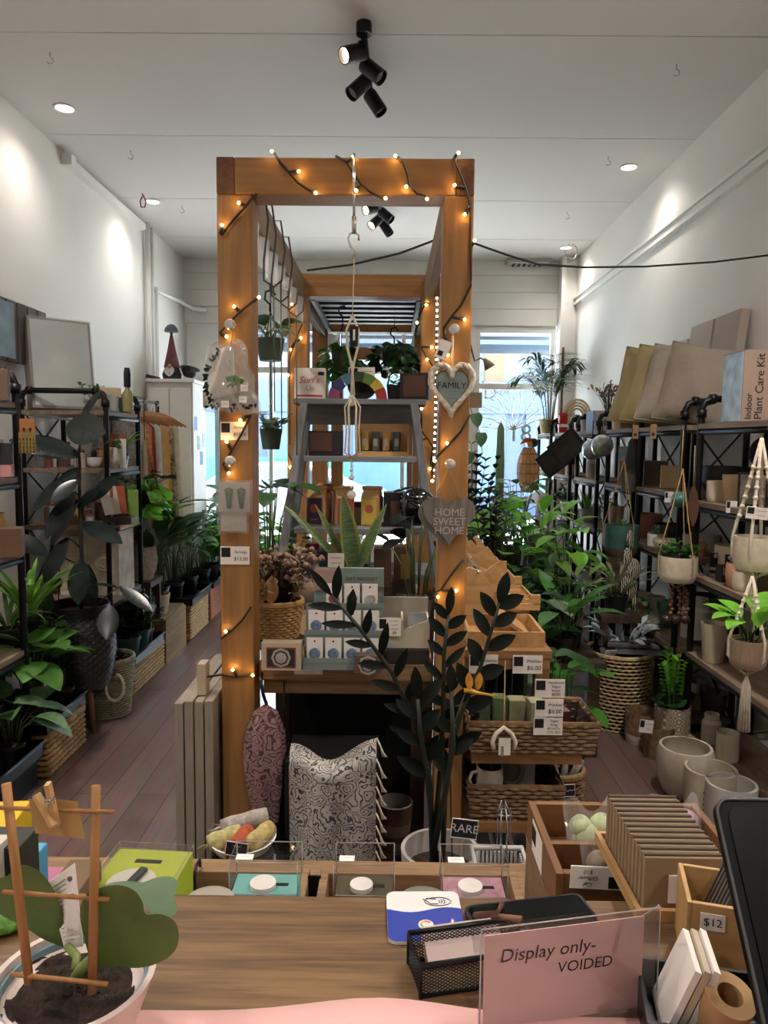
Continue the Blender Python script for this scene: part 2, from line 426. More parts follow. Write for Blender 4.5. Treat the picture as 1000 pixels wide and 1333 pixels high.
# lettering and line flowers painted on the glass
lw = mat('window_lettering_white', 'eef2f2', .7, var=0); lg = mat('window_lettering_grey', '9aa29c', .7, var=0)
b = B(); q = P(637, 512, YB + .05); b.text('S D', .19, tr(q.x - .06, YB + .055, q.z), 0); q = P(653, 511, YB + .05); b.text('REAL', .07, tr(q.x + .02, YB + .055, q.z), 0)
for i in range(5):
    q = P(606 + i * 8, 553, YB + .05); b.text('sports'[i], .08, tr(q.x, YB + .055, q.z), 0)
part('lettering', b, lw, w3, w=1)
q = P(677, 565, YB + .05); part('street_number', B().text('18', .26, tr(q.x, YB + .054, q.z), 0), lg, w3, w=1)
b = B(); q0 = P(668, 560, YB + .052)
for k in range(9):
    a = PI * (.12 + .11 * k); ln = .5 + .12 * (k % 3)
    e = V((q0.x + math.cos(a) * ln * .9, YB + .052, q0.z + math.sin(a) * ln * .8)); m_ = (V(q0) + e) / 2 + V((.03, 0, .03)); m_.y = e.y
    b.tube([q0, m_, e], .006, 4)
    for t in (.4, .6, .8):
        c = V(q0).lerp(e, t); b.tube([c, c + V((math.cos(a + .6) * .12, 0, math.sin(a + .6) * .12))], .004, 4)
part('flower_drawing', b, lw, w3, w=1)
# ---- outside
world = bpy.data.worlds.new('World'); SC.world = world; world.use_nodes = True
bg = world.node_tree.nodes['Background']; bg.inputs[0].default_value = (.8, .9, 1, 1); bg.inputs[1].default_value = 10
pav = mat('pavement', '9a9a98', .9, var=.1); asph = mat('asphalt', '77797c', .9, var=.1)
solo('ground_outside', None, None, B().span((-14, YB + .2, -.25), (14, 12, -.12)).span((-14, 12, -.4), (14, 26, -.25)), pav, kind='structure')
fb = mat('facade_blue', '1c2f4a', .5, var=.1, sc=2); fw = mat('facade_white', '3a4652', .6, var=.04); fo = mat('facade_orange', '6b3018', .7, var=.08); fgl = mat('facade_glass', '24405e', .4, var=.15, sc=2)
fac = T('shop_facade', 'blue and white shopfront across the street seen through the window', 'building', (0, 18, -.25))
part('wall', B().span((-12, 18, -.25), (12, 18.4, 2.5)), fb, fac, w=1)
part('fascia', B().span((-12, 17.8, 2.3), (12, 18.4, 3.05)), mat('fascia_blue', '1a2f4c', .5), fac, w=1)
b = B()
for i in range(11): b.span((-11.4 + i * 2.1, 17.9, .3), (-9.8 + i * 2.1, 18, 2.3))
part('shop_glass', b, fgl, fac, w=1)
part('upper_wall', B().span((-12, 18.1, 3.0), (12, 18.4, 4.8)), fw, fac, w=1)
q1 = P(631, 500, 18.05); q2 = P(657, 452, 18.05)
part('brick_panel', B().span((q1.x, 18.0, q1.z), (q2.x, 18.2, q2.z)), fo, fac, w=1)
aw = T('awning', 'steel awning over the pavement outside the shop window', 'awning', (0, 9, 3.0))
zaw = [P(650, y, 9).z for y in (432, 441, 454)]
part('roof', B().span((-8, 8.0, zaw[0] + .12), (8, 11.2, zaw[0] + .16)), fw, aw, w=1)
for i, z in enumerate(zaw): part('beam', B().span((-8, 8.6 + i * .35, z - .02), (8, 8.68 + i * .35, z + .02)), mat('steel_blue', '3c444c', .5, .3), aw, w=1)
part('fascia', B().span((-8, 9.5, zaw[2] + .0), (8, 9.54, zaw[1])), mat('pale_fascia', '465666', .6), aw, w=1)
for x in (-5.5, 5.5): part('post', B().tube([(x, 10.8, -.15), (x, 10.8, zaw[0] + .12)], .05), trimp, aw, w=1)
# parked car
car = T('parked_car', 'white car parked at the kerb outside the shop window', 'car', (-2.2, 13.2, -.25))
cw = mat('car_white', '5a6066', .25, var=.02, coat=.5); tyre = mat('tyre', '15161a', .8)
prof = [(-2.2, .3), (-2.2, .75), (-1.9, .9), (-1.1, 1.0), (-.5, 1.42), (.8, 1.45), (1.6, 1.02), (2.15, .92), (2.25, .5), (2.2, .3)]
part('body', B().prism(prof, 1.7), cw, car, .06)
part('window_glass', B().prism([(-1.0, 1.02), (-.47, 1.36), (.76, 1.39), (1.4, 1.04)], 1.72), mat('car_glass', '26323a', .1, var=.05), car)
for x in (-1.4, 1.45):
    for y in (-.8, .8):
        wb = B().lathe([(.0, -.1), (.2, -.1), (.32, -.09), (.34, -.05), (.34, .05), (.32, .09), (.2, .1), (0, .1)], n=20, mi=[1, 1, 0], X=tr(x, y, .34) @ M.Rotation(PI/2, 4, 'X'))
        part('wheel', wb, [tyre, chrome], car)
solo('street_banner', 'green and white banner rail behind the parked car outside', 'banner', B().span((-5.5, 14.6, .8), (-.8, 14.65, 1.25)).span((-5.4, 14.6, -.25), (-5.3, 14.65, .8)).span((-1, 14.6, -.25), (-.9, 14.65, .8)), mat('banner_green', '17553f', .6, var=.3, sc=2))
sl_ = bpy.data.lights.new('sun', 'SUN'); sl_.energy = 30; sl_.angle = .01; sl_.color = (1, .96, .9); so = bpy.data.objects.new('sun', sl_); COL.objects.link(so); so.rotation_euler = (math.radians(-32), math.radians(14), 0); so.location = (0, 12, 8)
# ---- lamps
def downlight(p, lab, e=60):
    o = T('ceiling_downlight', lab, 'light', (p.x, p.y, ZC))
    part('trim_ring', B().lathe([(.062, .0), (.062, -.006), (.05, -.008), (.046, -.002)], n=24), white, o)
    part('lens', B().lathe([(.046, -.003), (.0, -.004)], n=24), mat('lamp_glow', 'fff4e4', .5, var=0, emit=9), o)
    l = bpy.data.lights.new('downlight', 'SPOT'); l.energy = e; l.color = (1, .93, .85); l.spot_size = 2.5; l.spot_blend = 1; l.shadow_soft_size = .05
    lo = bpy.data.objects.new('downlight', l); COL.objects.link(lo); lo.parent = o; lo.location = (0, 0, -.03)
    return o
DL = 9
downlight(PZ(84, 140, ZC), 'round ceiling downlight nearest the left wall, large and bright', DL)
downlight(PZ(199, 262, ZC), 'small far round ceiling downlight above the left wall conduit pipes', DL)
downlight(PZ(819, 217, ZC), 'round ceiling downlight near the right wall above the shelves', DL)
downlight(PZ(737, 322, ZC), 'far small ceiling downlight beside the air vent', DL)
for x in (-1.45, 1.2):
    for y in (.6, -.9): downlight(V((x, y, 0)), 'added ceiling fill lamp out of view above the counter', 34)['group'] = 'added fill lamps over the counter'  # unseen lamps added as fill from above and behind the camera
downlight(V((-1.45, 2.35, 0)), 'added ceiling fill lamp out of view above the left aisle', 66)  # unseen lamp added to brighten the left side
downlight(V((1.2, 2.2, 0)), 'added ceiling fill lamp out of view above the right aisle', 66)  # unseen lamp added to brighten the right racks
def track(px, py, sc, lab, group=None):
    p = PZ(px, py, ZC)
    o = T('track_spotlight', lab, 'light', (p.x, p.y, ZC))
    return o, p
tl = T('track_spotlight', 'black ceiling spotlight bar with four cylinder heads nearest the camera', 'light', PZ(474, 30, ZC))
b0 = PZ(474, 30, ZC)
LB = .62
part('mount', B().lathe([(0, 0), (.035, 0), (.035, -.05), (0, -.05)], n=20).bar((0, 0, -.05), (.015, LB, -.05), .028, .028), black, tl)
hd = [((-.05, .06, -.1), (-.9, -.7, -.55), 1), ((.035, .22, -.1), (.75, -.3, -.7), 0), ((-.04, .38, -.1), (-.6, -.35, -.7), 0), ((.04, .55, -.1), (.6, -.1, -.9), 0)]
def heads(tl, hd, s=1):
    for c, d, lit in hd:
        c = V(c) * s; d = V(d).normalized(); q = d.to_track_quat('Z', 'Y').to_matrix().to_4x4()
        h = part('spot_head', B().lathe([(0, -.06), (.036, -.06), (.038, -.05), (.038, .06), (.033, .06), (.031, .035)], n=18, X=tr(c) @ q @ M.Scale(s, 4)).tube([(c.x * .3, c.y, -.05 * s), c], .012 * s), black, tl)
        part('lamp', B().lathe([(.031, .04), (0, .042)], n=16, X=tr(c) @ q @ M.Scale(s, 4)), mat('spot_glow', 'ffe2b4', .5, var=0, emit=7) if lit else mat('spot_off', '8a8a88', .3, var=0), h)
heads(tl, hd)
tl2 = T('track_spotlight', 'second black ceiling spotlight bar seen through the timber frame', 'light', PZ(494, 252, ZC))
part('mount', B().lathe([(0, 0), (.035, 0), (.035, -.05), (0, -.05)], n=20).bar((0, 0, -.05), (.0, LB, -.05), .028, .028), black, tl2)
heads(tl2, [((-.07, .05, -.1), (-.8, -.9, -.5), 1), ((.05, .2, -.1), (.75, -.3, -.7), 0), ((-.04, .38, -.1), (-.6, -.6, -.7), 1), ((.05, .55, -.1), (.6, -.1, -.9), 0)])
for (px, py), lab in (((65, 68), 'small wire ceiling hook at the left end of the nearest ceiling joint'), ((170, 196), 'small wire hook on the second ceiling joint at left'), ((237, 268), 'wire hook beside the red loop near the left downlight'), ((881, 84), 'small wire hook at the right end of nearest ceiling joint'), ((792, 204), 'wire ceiling hook just left of the right downlight'), ((739, 276), 'wire hook on the third ceiling joint near the right wall')):
    p = PZ(px, py, ZC)
    solo('ceiling_hook', lab, 'hook', B().tube([(0, 0, 0), (0, 0, -.02), (.013, 0, -.03), (.016, 0, -.046), (0, 0, -.056), (-.015, 0, -.046)], .003, 6), chrome, (p.x, p.y, ZC))
p = PZ(185, 252, ZC)
solo('red_loop', 'thin red loop of ribbon hanging from the ceiling near left downlight', 'ribbon', B().tube([(.0, 0, 0), (.012, 0, -.02), (.03, 0, -.06), (.02, 0, -.1), (-.01, 0, -.1), (-.016, 0, -.06), (0, 0, -.02)], .005, 6), mat('red_ribbon', '7d1f22', .6), (p.x, p.y, ZC))
p = PZ(737, 318, ZC)
solo('wire_ring', 'thin wire ring hanging beside the far right downlight', 'hook', B().tube([(.06 * math.sin(t * .5), 0, -.07 + .07 * math.cos(t * .5)) for t in range(13)], .004, 5), chrome, (p.x + .05, p.y, ZC))
q1 = PZ(650, 352, ZC); q2 = PZ(714, 341, ZC)
vt = T('air_vent', 'grey ceiling air vent above the shop window', 'vent', ((q1.x + q2.x) / 2, (q1.y + q2.y) / 2, ZC))
part('vent_frame', B().box((0, 0, -.015), (abs(q2.x - q1.x), .7, .03)), greyc, vt)
part('vent_grille', B().span((-.2, -.3, -.038), (.2, .3, -.03)), white, vt)
for i in range(6): part('slat', B().box((-.14 + i * .055, -.02, -.042), (.02, .5, .015)), mat('slat_dark', '55575a', .6), vt)
# ================================================================ timber frame
DF = 2.10
def xat(px, y): return P(px, 560, y).x
lx0, lx1 = xat(285, DF), xat(329, DF); rx0, rx1 = xat(573, DF), xat(611, DF)
ZT_ = P(450, 205, DF).z; BH = .1
FD = [DF, 3.5, 4.6, 6.1]; PW = .1
fr = T('timber_frame', 'long orange pine timber display frame wound with fairy lights', 'frame', ((lx0 + rx1) / 2, DF, 0))
for i, d in enumerate(FD):
    part('post', B().span((lx0, d, 0), (lx1, d + PW, ZT_ - BH)), pine, fr, .004, w=1)
    part('post', B().span((rx0, d, 0), (rx1, d + PW, ZT_ - BH)), pine, fr, .004, w=1)
    part('top_beam', B().span((lx0 + .05, d, ZT_ - BH), (rx1 - .05, d + PW, ZT_)), pinex, fr, .004, w=1)
    for a, c in ((lx0, lx0 + .05), (rx1 - .05, rx1)): part('beam_end', B().span((a, d - .001, ZT_ - BH), (c, d + PW, ZT_)), endg, fr, .003, w=1)
grail = wood('grey_rail', '8a7663', '6b5a4a', 'y', 5, .7)
for d0, d1 in zip(FD, FD[1:]):
    for x in (lx1 - .05, rx0 + .01): part('side_rail', B().span((x, d0 + PW, ZT_ - BH - .03), (x + .035, d1, ZT_ - .02)), grail, fr, .003, w=1)
sl = T('slat_rack', 'black slatted rack lying across the top of the timber frame', 'rack', ((lx1 + rx0) / 2, 4.1, ZT_ - .07))
for i in range(6): part('slat', B().span((lx1 - .01, 3.74 + i * .14, ZT_ - .07), (rx0 + .01, 3.80 + i * .14, ZT_ - .04)), black, sl, w=1)
for x in (lx1 + .0, rx0 - .02): part('slat_bearer', B().span((x, 3.62, ZT_ - .1), (x + .02, 4.6, ZT_ - .07)), black, sl, w=1)
# table inside the frame
ZT = .89
TX0, TX1 = lx1 + .005, rx0 - .005
tb = T('display_table', 'rustic timber table standing inside the pine frame', 'table', ((TX0 + TX1) / 2, 2.6, 0))
part('table_top', B().span((TX0, 2.14, ZT - .055), (TX1, 3.42, ZT)), oakt, tb, .005, w=1)
part('apron', B().span((TX0 + .01, 2.17, ZT - .105), (TX1 - .01, 2.21, ZT - .057)), oakt, tb, .003, w=1)
for x in (TX0 + .03, TX1 - .03):
    for y in (2.46, 3.36): part('leg', B().box((x, y, (ZT - .06) / 2), (.05, .05, ZT - .06)), darkwood, tb, w=1)
part('back_panel', B().span((TX0, 2.56, .0), (TX1, 2.58, ZT - .06)), mat('black_panel', '0c0c0d', .8), tb, w=1)  # black sheet added to make the space under the table dark
# plastic sheet below the left rail
b = B()
xs = lx1 - .02
b.grid(lambda u, v: (xs + .012 * math.sin(u * 40 + v * 3) + .01 * v, 2.22 + u * 1.2, ZT_ - BH - .03 - v * (.1 + .03 * math.sin(u * 9))), 40, 5)
solo('plastic_sheet', 'rolled clear plastic sheet hanging under the left frame rail', 'sheet', b, clear('sheet_plastic', (.9, .92, .95), .6, .15, .35))
# wire hooks hung over the left rail with cords
gm = mat('grey_wire', '4a4644', .5, .4)
for i, (px, y, zt, zb) in enumerate(((357, 2.3, 315, 365), (350, 2.45, 335, 385), (364, 2.65, 352, 395), (372, 2.85, 362, 405))):
    x = lx1 - .03; z0 = ZT_ - .01; q = P(px, zb, y)
    b = B().tube([(x - .0, y, z0 - .08), (x - .005, y, z0), (x + .03, y, z0), (x + .045, y, z0 - .1), (x + .03, y, q.z + .06), (x + .03, y, q.z), (x + .06, y, q.z - .02), (x + .085, y, q.z), (x + .09, y, q.z + .05)], .0035, 5)
    b.tube([(x + .06, y, q.z - .02), (x + .06, y + .01, q.z - .4 - .05 * i)], .002, 4)
    solo('wire_hook', ['long grey wire hook hung over the frame rail nearest the front post', 'second grey wire hook along the left frame rail', 'third grey wire hook along the left frame rail with a cord', 'fourth grey wire hook along the left frame rail by the second post'][i], 'hook', b, gm)
# ---- fairy lights
wirem = mat('dark_wire', '1a1410', .6)
bulbs = []
def string(lab, segs, bl, D, name='fairy_lights'):
    o = T(name, lab, 'fairy lights', P(*segs[0][0], D))
    bs = []
    for s in segs:
        pts = [P(x, y, D - (.012 if i % 2 else .006)) for i, (x, y) in enumerate(s)]
        bs.append(B().tube(pts, .0035, 5))
    for (x, y) in bl:
        q = P(x, y, D - .012); bb, near = min(((b, V(p)) for b in bs for p in b.v), key=lambda p: (p[1] - q).length)
        bb.tube([near, q], .0045, 5)
    for b in bs: part('cable', b, wirem, o, w=1)
    for (x, y) in bl:
        q = P(x, y, D - .014)
        bo = part('bulb', B().ball(q, .0042 if D < 3 else .006, 0, 8, 6), ledm, o, w=1)
        if D < 2.3:
            l = bpy.data.lights.new('led', 'POINT'); l.energy = .007; l.color = (1, .6, .2); l.shadow_soft_size = .006
            lo = bpy.data.objects.new('led', l); COL.objects.link(lo); lo.location = q + V((0, -.012, 0))
string('fairy light string draped over the left part of the top beam', [[(356, 198), (365, 212), (376, 224), (388, 238), (400, 246), (408, 250)]], [(354, 197), (389, 223), (411, 251)], DF)
string('fairy light string draped over the middle of the top beam', [[(437, 203), (452, 212), (460, 225), (470, 240), (482, 250), (498, 258)]], [(460, 204), (464, 248), (502, 258)], DF)
string('fairy light string draped over the beam right of its middle', [[(517, 203), (526, 214), (531, 228), (533, 240), (543, 252), (554, 255)]], [(515, 203), (529, 243), (556, 259)], DF)
string('fairy light string winding down the right front post', [[(590, 206), (597, 222), (606, 244), (612, 268), (613, 320), (613, 372), (600, 398), (588, 412), (577, 428)], [(613, 540), (600, 562), (585, 578), (570, 594), (562, 606)], [(604, 728), (590, 745), (574, 768), (562, 774)]], [(597, 199), (592, 241), (605, 279), (605, 416), (618, 313), (582, 577), (583, 462), (594, 769), (570, 777), (563, 626), (566, 600)], DF)
string('fairy light string winding down the left front post', [[(334, 252), (320, 268), (302, 288), (288, 306)], [(330, 392), (312, 406), (298, 420), (286, 434)], [(327, 540), (314, 566), (302, 586), (290, 606)], [(327, 790), (315, 808), (300, 822), (288, 832)], [(270, 881), (288, 878), (308, 881), (328, 879)]], [(311, 264), (289, 293), (305, 399), (337, 387), (295, 438), (313, 547), (295, 575), (298, 616), (294, 822), (303, 872), (329, 879)], DF)
string('fairy light string on the second left post of the frame', [[(372, 372), (386, 396), (394, 420), (384, 446), (376, 470)], [(376, 590), (384, 612), (394, 630)]], [(380, 396), (378, 455), (376, 488), (378, 608), (379, 635), (392, 440)], 3.49)
string('fairy light string on the second right post of the frame', [[(566, 372), (556, 392), (546, 410)], [(548, 452), (556, 466), (566, 480)], [(548, 560), (556, 570), (564, 582)]], [(555, 397), (543, 420), (562, 452), (556, 468), (547, 574), (549, 532), (560, 610)], 3.49)
# bright dotted string down the inside of the right post
o = T('fairy_light_chain', 'dense chain of tiny white lights hanging behind the right front post', 'fairy lights', P(568, 500, 2.35))
part('cable', B().tube([P(569, 385, 2.35), P(568, 440, 2.36), P(567, 560, 2.35), P(563, 625, 2.35)], .003, 5), wirem, o, w=1)
for i in range(30): part('bulb', B().ball(P(569 - 5 * (i / 30) ** 2, 388 + i * 8 , 2.345), .0036, 0, 6, 5), mat('white_led', 'ffe6c0', .4, var=0, emit=14), o, w=1)
solo('hanging_cable', 'thin black cable strung from the timber frame across to right wall', 'cable', B().tube([P(*p) for p in ((400, 352, 3.6), (455, 345, 3.5), (520, 330, 3.4), (568, 312, 3.3), (618, 317, 3.3), (660, 332, 3.4), (700, 344, 3.5), (760, 348, 3.55), (840, 347, 3.6), (930, 341, 3.6), (1003, 332, 3.6))], .005, 6), wirem)
# ================================================================ on the front posts
def card(name, lab, cat, px0, py0, px1, py1, D, lines, group=None, sq=True, tilt=0, th=.002, mats=None, size=None, upside=False):
    a = P(px0, py0, D); c = P(px1, py1, D); w = c.x - a.x; h = a.z - c.z
    b = B().box((0, 0, 0), (w, th, h), 0)
    X = tr(0, -th / 2 - .0005, 0) @ (M.Rotation(PI, 4, 'Y') if upside else M.Identity(4))
    if sq: b.box((-w * .31, -th / 2 - .0004, h * .17), (w * .31, .0006, h * .52), 1, M.Rotation(PI, 4, 'Y') if upside else None)
    n = len(lines)
    for i, t in enumerate(lines):
        z = h * (.5 - (i + .8) / (n + .6)); b.text(t, size or min(h / (n + .8), w * (.55 if sq else .9) / (.52 * len(t))) , X @ tr(w * .2 if sq else 0, 0, z), 1, sh=.15)
    o = solo(name, lab, cat, b, mats or [paper, ink], ((a.x + c.x) / 2, D, (a.z + c.z) / 2), group=group)
    o.rotation_euler = (0, tilt, 0)
    return o
card('price_card', 'white price card for earrings on the left post below the clear bag', 'price tag', 287, 549, 323, 573, DF - .004, ['Earrings', '$15.00'])
card('price_card', 'white price card for earrings lowest on the left post', 'price tag', 287, 711, 325, 735, DF - .004, ['Earrings', '$15.00'])
def knob(px, py, lab, D=DF):
    p = P(px, py, D)
    solo('glass_peg', lab, 'peg', B().lathe([(.004, .0), (.004, .02), (.013, .026), (.016, .034), (.012, .042), (0, .045)], n=10, X=M.Rotation(PI / 2, 4, 'X')), mat('knob_glass', 'c4c0ba', .08, .3, var=.3, sc=90), p)
knob(590, 431, 'clear glass knob on right post holding the family heart')
knob(585, 604, 'clear glass knob on right post holding the grey wooden hearts')
knob(303, 425, 'clear glass knob on left post above the clear bag')
knob(303, 600, 'clear glass knob on left post above the fern earrings')
def heart(w, h, n=40):
    o = []
    for i in range(n):
        t = 2 * PI * i / n
        o.append((w / 2 * math.sin(t) ** 3 * 1.0, h * ((13 * math.cos(t) - 5 * math.cos(2*t) - 2 * math.cos(3*t) - math.cos(4*t)) / 29 + .09)))
    return o[::-1]
# FAMILY heart
D = DF - .03
p = P(588, 508, D); s = D / F
hw, hh = 65 * s, 73 * s
o = T('family_heart', 'white woven willow heart plaque reading FAMILY on right post', 'wall plaque', p)
out = heart(hw * .84, hh * .86)
b = B()
for k in range(3):
    pts = []
    for i, (x, z) in enumerate(out): a = i * 1.3 + k * 2.1; sc = 1 + .06 * math.cos(a); pts.append((x * sc, -.004 + .01 * math.sin(a), z * sc))
    b.tube(pts, .0065, 6, closed=True)
part('woven_rim', b, mat('white_willow', 'cfc3b4', .8, var=.35, sc=80), o)
part('plaque', B().prism(heart(hw * .66, hh * .68), .006, 1).prism(heart(hw * .63, hh * .65), .008, 0).text('FAMILY', .025, tr(0, -.005, .012), 2).text('~~~~~~~~~~~~', .006, tr(0, -.005, -.004), 2).text('~~~~~~~', .006, tr(0, -.005, -.013), 2).text('~~~~~~~~~~', .006, tr(0, -.005, -.022), 2), [mat('sage_board', '7d8a88', .7, var=.04), mat('dark_edge', '2d2c2a', .7), ink], o)
part('cord', B().tube([(.002, -.003, hh * .25), (.001, .01, (P(590, 436, D).z - p.z))], .003, 5), rope, o)
part('swing_tag', B().box((0, 0, 0), (.034, .002, .052), 0).box((-.004, -.0015, -.012), (.014, .001, .014), 1).move(tr(P(577, 455, D) - p) @ M.Rotation(.35, 4, 'Y')), [paper, ink], o)
# HOME SWEET HOME hearts
D = DF - .02
gw = wood('grey_heart_wood', '847c74', '5c554f', 'z', 9, .8)
lt = mat('pale_lettering', 'b5aca2', .8, var=.1)
for i, (px, py, lab) in enumerate(((578, 682, 'grey wooden heart hanging behind the front HOME SWEET HOME heart'), (585, 679, 'grey wooden heart sign reading HOME SWEET HOME on right post'))):
    d = D - i * .014; p = P(px, py, d); s = d / F; w, h = 68 * s, 64 * s
    o = T('wooden_heart', lab, 'wall plaque', p)
    b = B().prism(heart(w, h), .009)
    if i:
        for k, t in enumerate(('HOME', 'SWEET', 'HOME')): b.text(t, .03, tr(0, -.0055, .026 - k * .026), 1)
    part('heart_board', b, [gw, lt], o, .002)
    kz = P(585, 606, d) - p
    part('hanging_string', B().tube([(-w * .28, 0, h * .36), (kz.x, -.004, kz.z), (w * .22, 0, h * .36)], .0022, 5), twine, o)
# clear bag with white cloth on the left post
D = DF - .06
p = P(303, 430, D)
o = T('hanging_bag', 'clear plastic bag holding a white cloth on the left front post', 'packaged decoration', P(305, 546, D))
b = B()
q = [P(x, y, D) for x, y in ((268, 452), (318, 443), (334, 470), (342, 540), (300, 545), (266, 535))]
for dy, amp in ((-.035, -.012), (.012, .004)):
    part('plastic_bag', B().grid(lambda u, v: (q[0].lerp(q[1], u)).lerp(q[5].lerp(q[3], u), v) + V((.004 * math.sin(v * 17) * (abs(u - .5) > .4), dy * (1 - (2 * u - 1) ** 4) + amp * math.sin(u * 9 + v * 5) + .004 * math.sin(u * 31 - v * 23), .004 * math.sin(u * 23))), 20, 20), bagp, o, w=1)
b = B()
a0, a1, a2, a3 = (P(x, y, D + .015) for x, y in ((285, 455), (304, 452), (310, 512), (268, 522)))
b.grid(lambda u, v: (a0.lerp(a1, u)).lerp(a3.lerp(a2, u), v) + V((0, -.012 + .008 * math.sin(u * 9 + v * 3), 0)), 14, 10)
solid(part('white_cloth', b, mat('calico', 'c4bbae', .95, var=.05), o, w=1), .003)
b = B()
for i in range(26): b.leaf(P(random.uniform(300, 312), random.uniform(488, 500), D - .03), (random.uniform(-1, 1), -.4, random.uniform(-1, 1)), (0, -1, 0), .018, .006, .3)
part('green_sprig', b, L2, o, w=1)
b = B()
for i in range(30):
    t = i / 29; b.leaf(P(282 - 16 * math.sin(t * 3) + 4, 458 + t * 75, D - .02), (random.uniform(-1, .2), -.4, random.uniform(-1, .6)), (0, -1, 0), .016, .008, .3)
for i in range(18): b.leaf(P(272 + i * 3.6, 529 + 4 * math.sin(i), D - .03), (random.uniform(-1, 1), -.5, random.uniform(-1, .5)), (0, -1, 0), .014, .008, .3)
part('dark_garland', b, L4, o, w=1)
b = B()
for x, y, t in ((318, 505, '~~~'), (316, 520, '~~~'), (293, 526, '~~~')):
    q = P(x, y, D - .052); b.box(q, (.02, .002, .018), 0); b.text(t, .008, tr(q + V((0, -.002, 0))), 1)
part('price_sticker', b, [paper, ink], o, w=1)
part('backing_card', B().span(P(264, 508, D + .03), P(330, 531, D + .036)), mat('grey_card', '9b938a', .8), o, w=1)
part('string_loop', B().tube([P(300, 455, D), P(303, 428, D + .02), P(310, 450, D)], .002, 5), twine, o, w=1)
# fern earrings in packets
D = DF - .03
for i, (x0, y0, x1, y1, lab) in enumerate(((283, 662, 325, 694, 'clear packet of earring cards tucked behind the fern earrings'), (279, 624, 330, 670, 'clear packet with pair of green fern earrings on left post'))):
    a = P(x0, y0, D - i * .012); c = P(x1, y1, D - i * .012)
    o = T('hanging_packet', lab, 'earrings', ((a.x + c.x) / 2, D - i * .012, c.z))
    w, h = c.x - a.x, a.z - c.z
    part('backing_card', B().box((0, .004, h / 2), (w * .8, .002, h * .86), 0), mat('card_grey', 'b3aaa0', .8), o)
    part('plastic_sleeve', B().grid(lambda u, v: ((u - .5) * w, -.004 - .006 * math.sin(u * PI) * math.sin(v * PI) + .002 * math.sin(u * 17 + v * 11), v * h), 10, 8), bagp, o)
    if i:
        for sx in (-.013, .022):
            b = B()
            for k in range(9):
                for sd in (-1, 1): b.leaf((sx, -.002, h * .75 - k * .0065), (sd, -.2, -.5), (0, -1, 0), .016 - k * .001, .006, .2)
            b.tube([(sx, -.002, h * .8), (sx, -.002, h * .15)], .001, 4)
            part('fern_earring', b, L1, o)
# macrame plant hanger on rod
D = DF - .02
rod = T('hanging_rod', 'thin steel rod hooked over the top beam with an s hook', 'hook', P(461, 203, D))
part('rod', B().tube([P(461, 200, D), P(461, 282, D)], .004).tube([P(461, 282, D), P(461, 304, D)], .007), chrome, rod, w=1)
pts = [P(x, y, D) for x, y in ((467, 313), (467, 306), (462, 303), (456, 304), (453, 311), (456, 320), (461, 328), (461, 334))]
part('hook', B().tube(pts, .003, 6), chrome, rod, w=1)
mc = T('macrame_hanger', 'white macrame and glass bead hanger dangling before the ladder shelf', 'hanging decoration', P(458, 650, D))
b = B().tube([P(461, 336, D), P(459, 410, D)], .0016, 4)
for sgn in (-1, 1): b.tube([P(459, 410, D), P(459 + sgn * 8, 430, D - .01), P(459 + sgn * 7, 452, D - .01), P(459 + sgn * 2, 472, D), P(459, 485, D), P(459 + sgn * 2, 515, D)], .0035, 5)
b.tube([P(459, 470, D), P(459, 520, D)], .003, 5)
for k in range(6):
    a = k * PI / 3; ox = .022 * math.cos(a); oy = .022 * math.sin(a)
    b.tube([P(459, 514, D), P(459, 530, D) + V((ox, oy, 0)), P(459, 560, D) + V((ox * .8, oy * .8, 0)), P(459, 590, D) + V((ox, oy, 0)), P(458, 596, D)], .0028, 5)
b.tube([P(458, 596, D), P(457, 612, D)], .0014, 4)
part('cotton_cords', b, rope, mc, w=1)
b = B()
for i, (y, r) in enumerate(((518, .009), (524, .011), (612, .005), (622, .008), (634, .005), (644, .013))): b.ball(P(457.5, y, D), r, 0, 8, 6)
part('glass_bead', b, mat('bead_glass', 'd8d6d0', .06, .1, var=.2, sc=60), mc, w=1)
part('label_card', B().box(P(461, 438, D - .012), (.025, .002, .055), 0).box(P(461, 436, D - .0145), (.006, .001, .03), 1), [ink, paper], mc, w=1)
# ================================================================ makers used all over the shop
rnd = random.uniform
def on(px, py, z): p = PZ(px, py, z); return p, p.y / F
def potprof(shape, r, h, t=.008, deep=False):
    if shape == 'cyl': o = [(0, 0), (r * .94, 0), (r, .01), (r, h)]
    elif shape == 'taper': o = [(0, 0), (r * .72, 0), (r * .76, .008), (r * .97, h * .9), (r, h)]
    elif shape == 'nursery': o = [(0, 0), (r * .72, 0), (r * .94, h * .84), (r, h * .86), (r, h)]
    elif shape == 'bowl': o = [(0, 0), (r * .5, 0), (r * .72, h * .12), (r * .92, h * .4), (r, h * .72), (r * .98, h)]
    elif shape == 'belly': o = [(0, 0), (r * .62, 0), (r * .72, h * .05), (r * .93, h * .3), (r, h * .6), (r * .97, h * .85), (r * .9, h)]
    elif shape == 'round': o = [(0, 0), (r * .8, .0), (r * .93, h * .1), (r, h * .3), (r, h)]
    elif shape == 'jar': o = [(0, 0), (r, 0), (r, h * .7), (r * .75, h * .8), (r * .75, h)]
    R = o[-1][0]
    if deep: return o + [(R - t, h)] + [(max(.001, a - t), max(b, .012)) for a, b in o[-2:0:-1]] + [(0, .012)], R - t
    return o + [(R - t, h), (R - t * 1.2, h * .8), (R * .7, h * .72 if h < .5 else h - .06)], R - t
def potmesh(shape, r, h, n=26, mi=0, fn=None, t=None, deep=False):
    pr, ri = potprof(shape, r, h, t or max(.003, r * .08), deep); return B().lathe(pr, n=n, mi=mi, fn=fn), ri
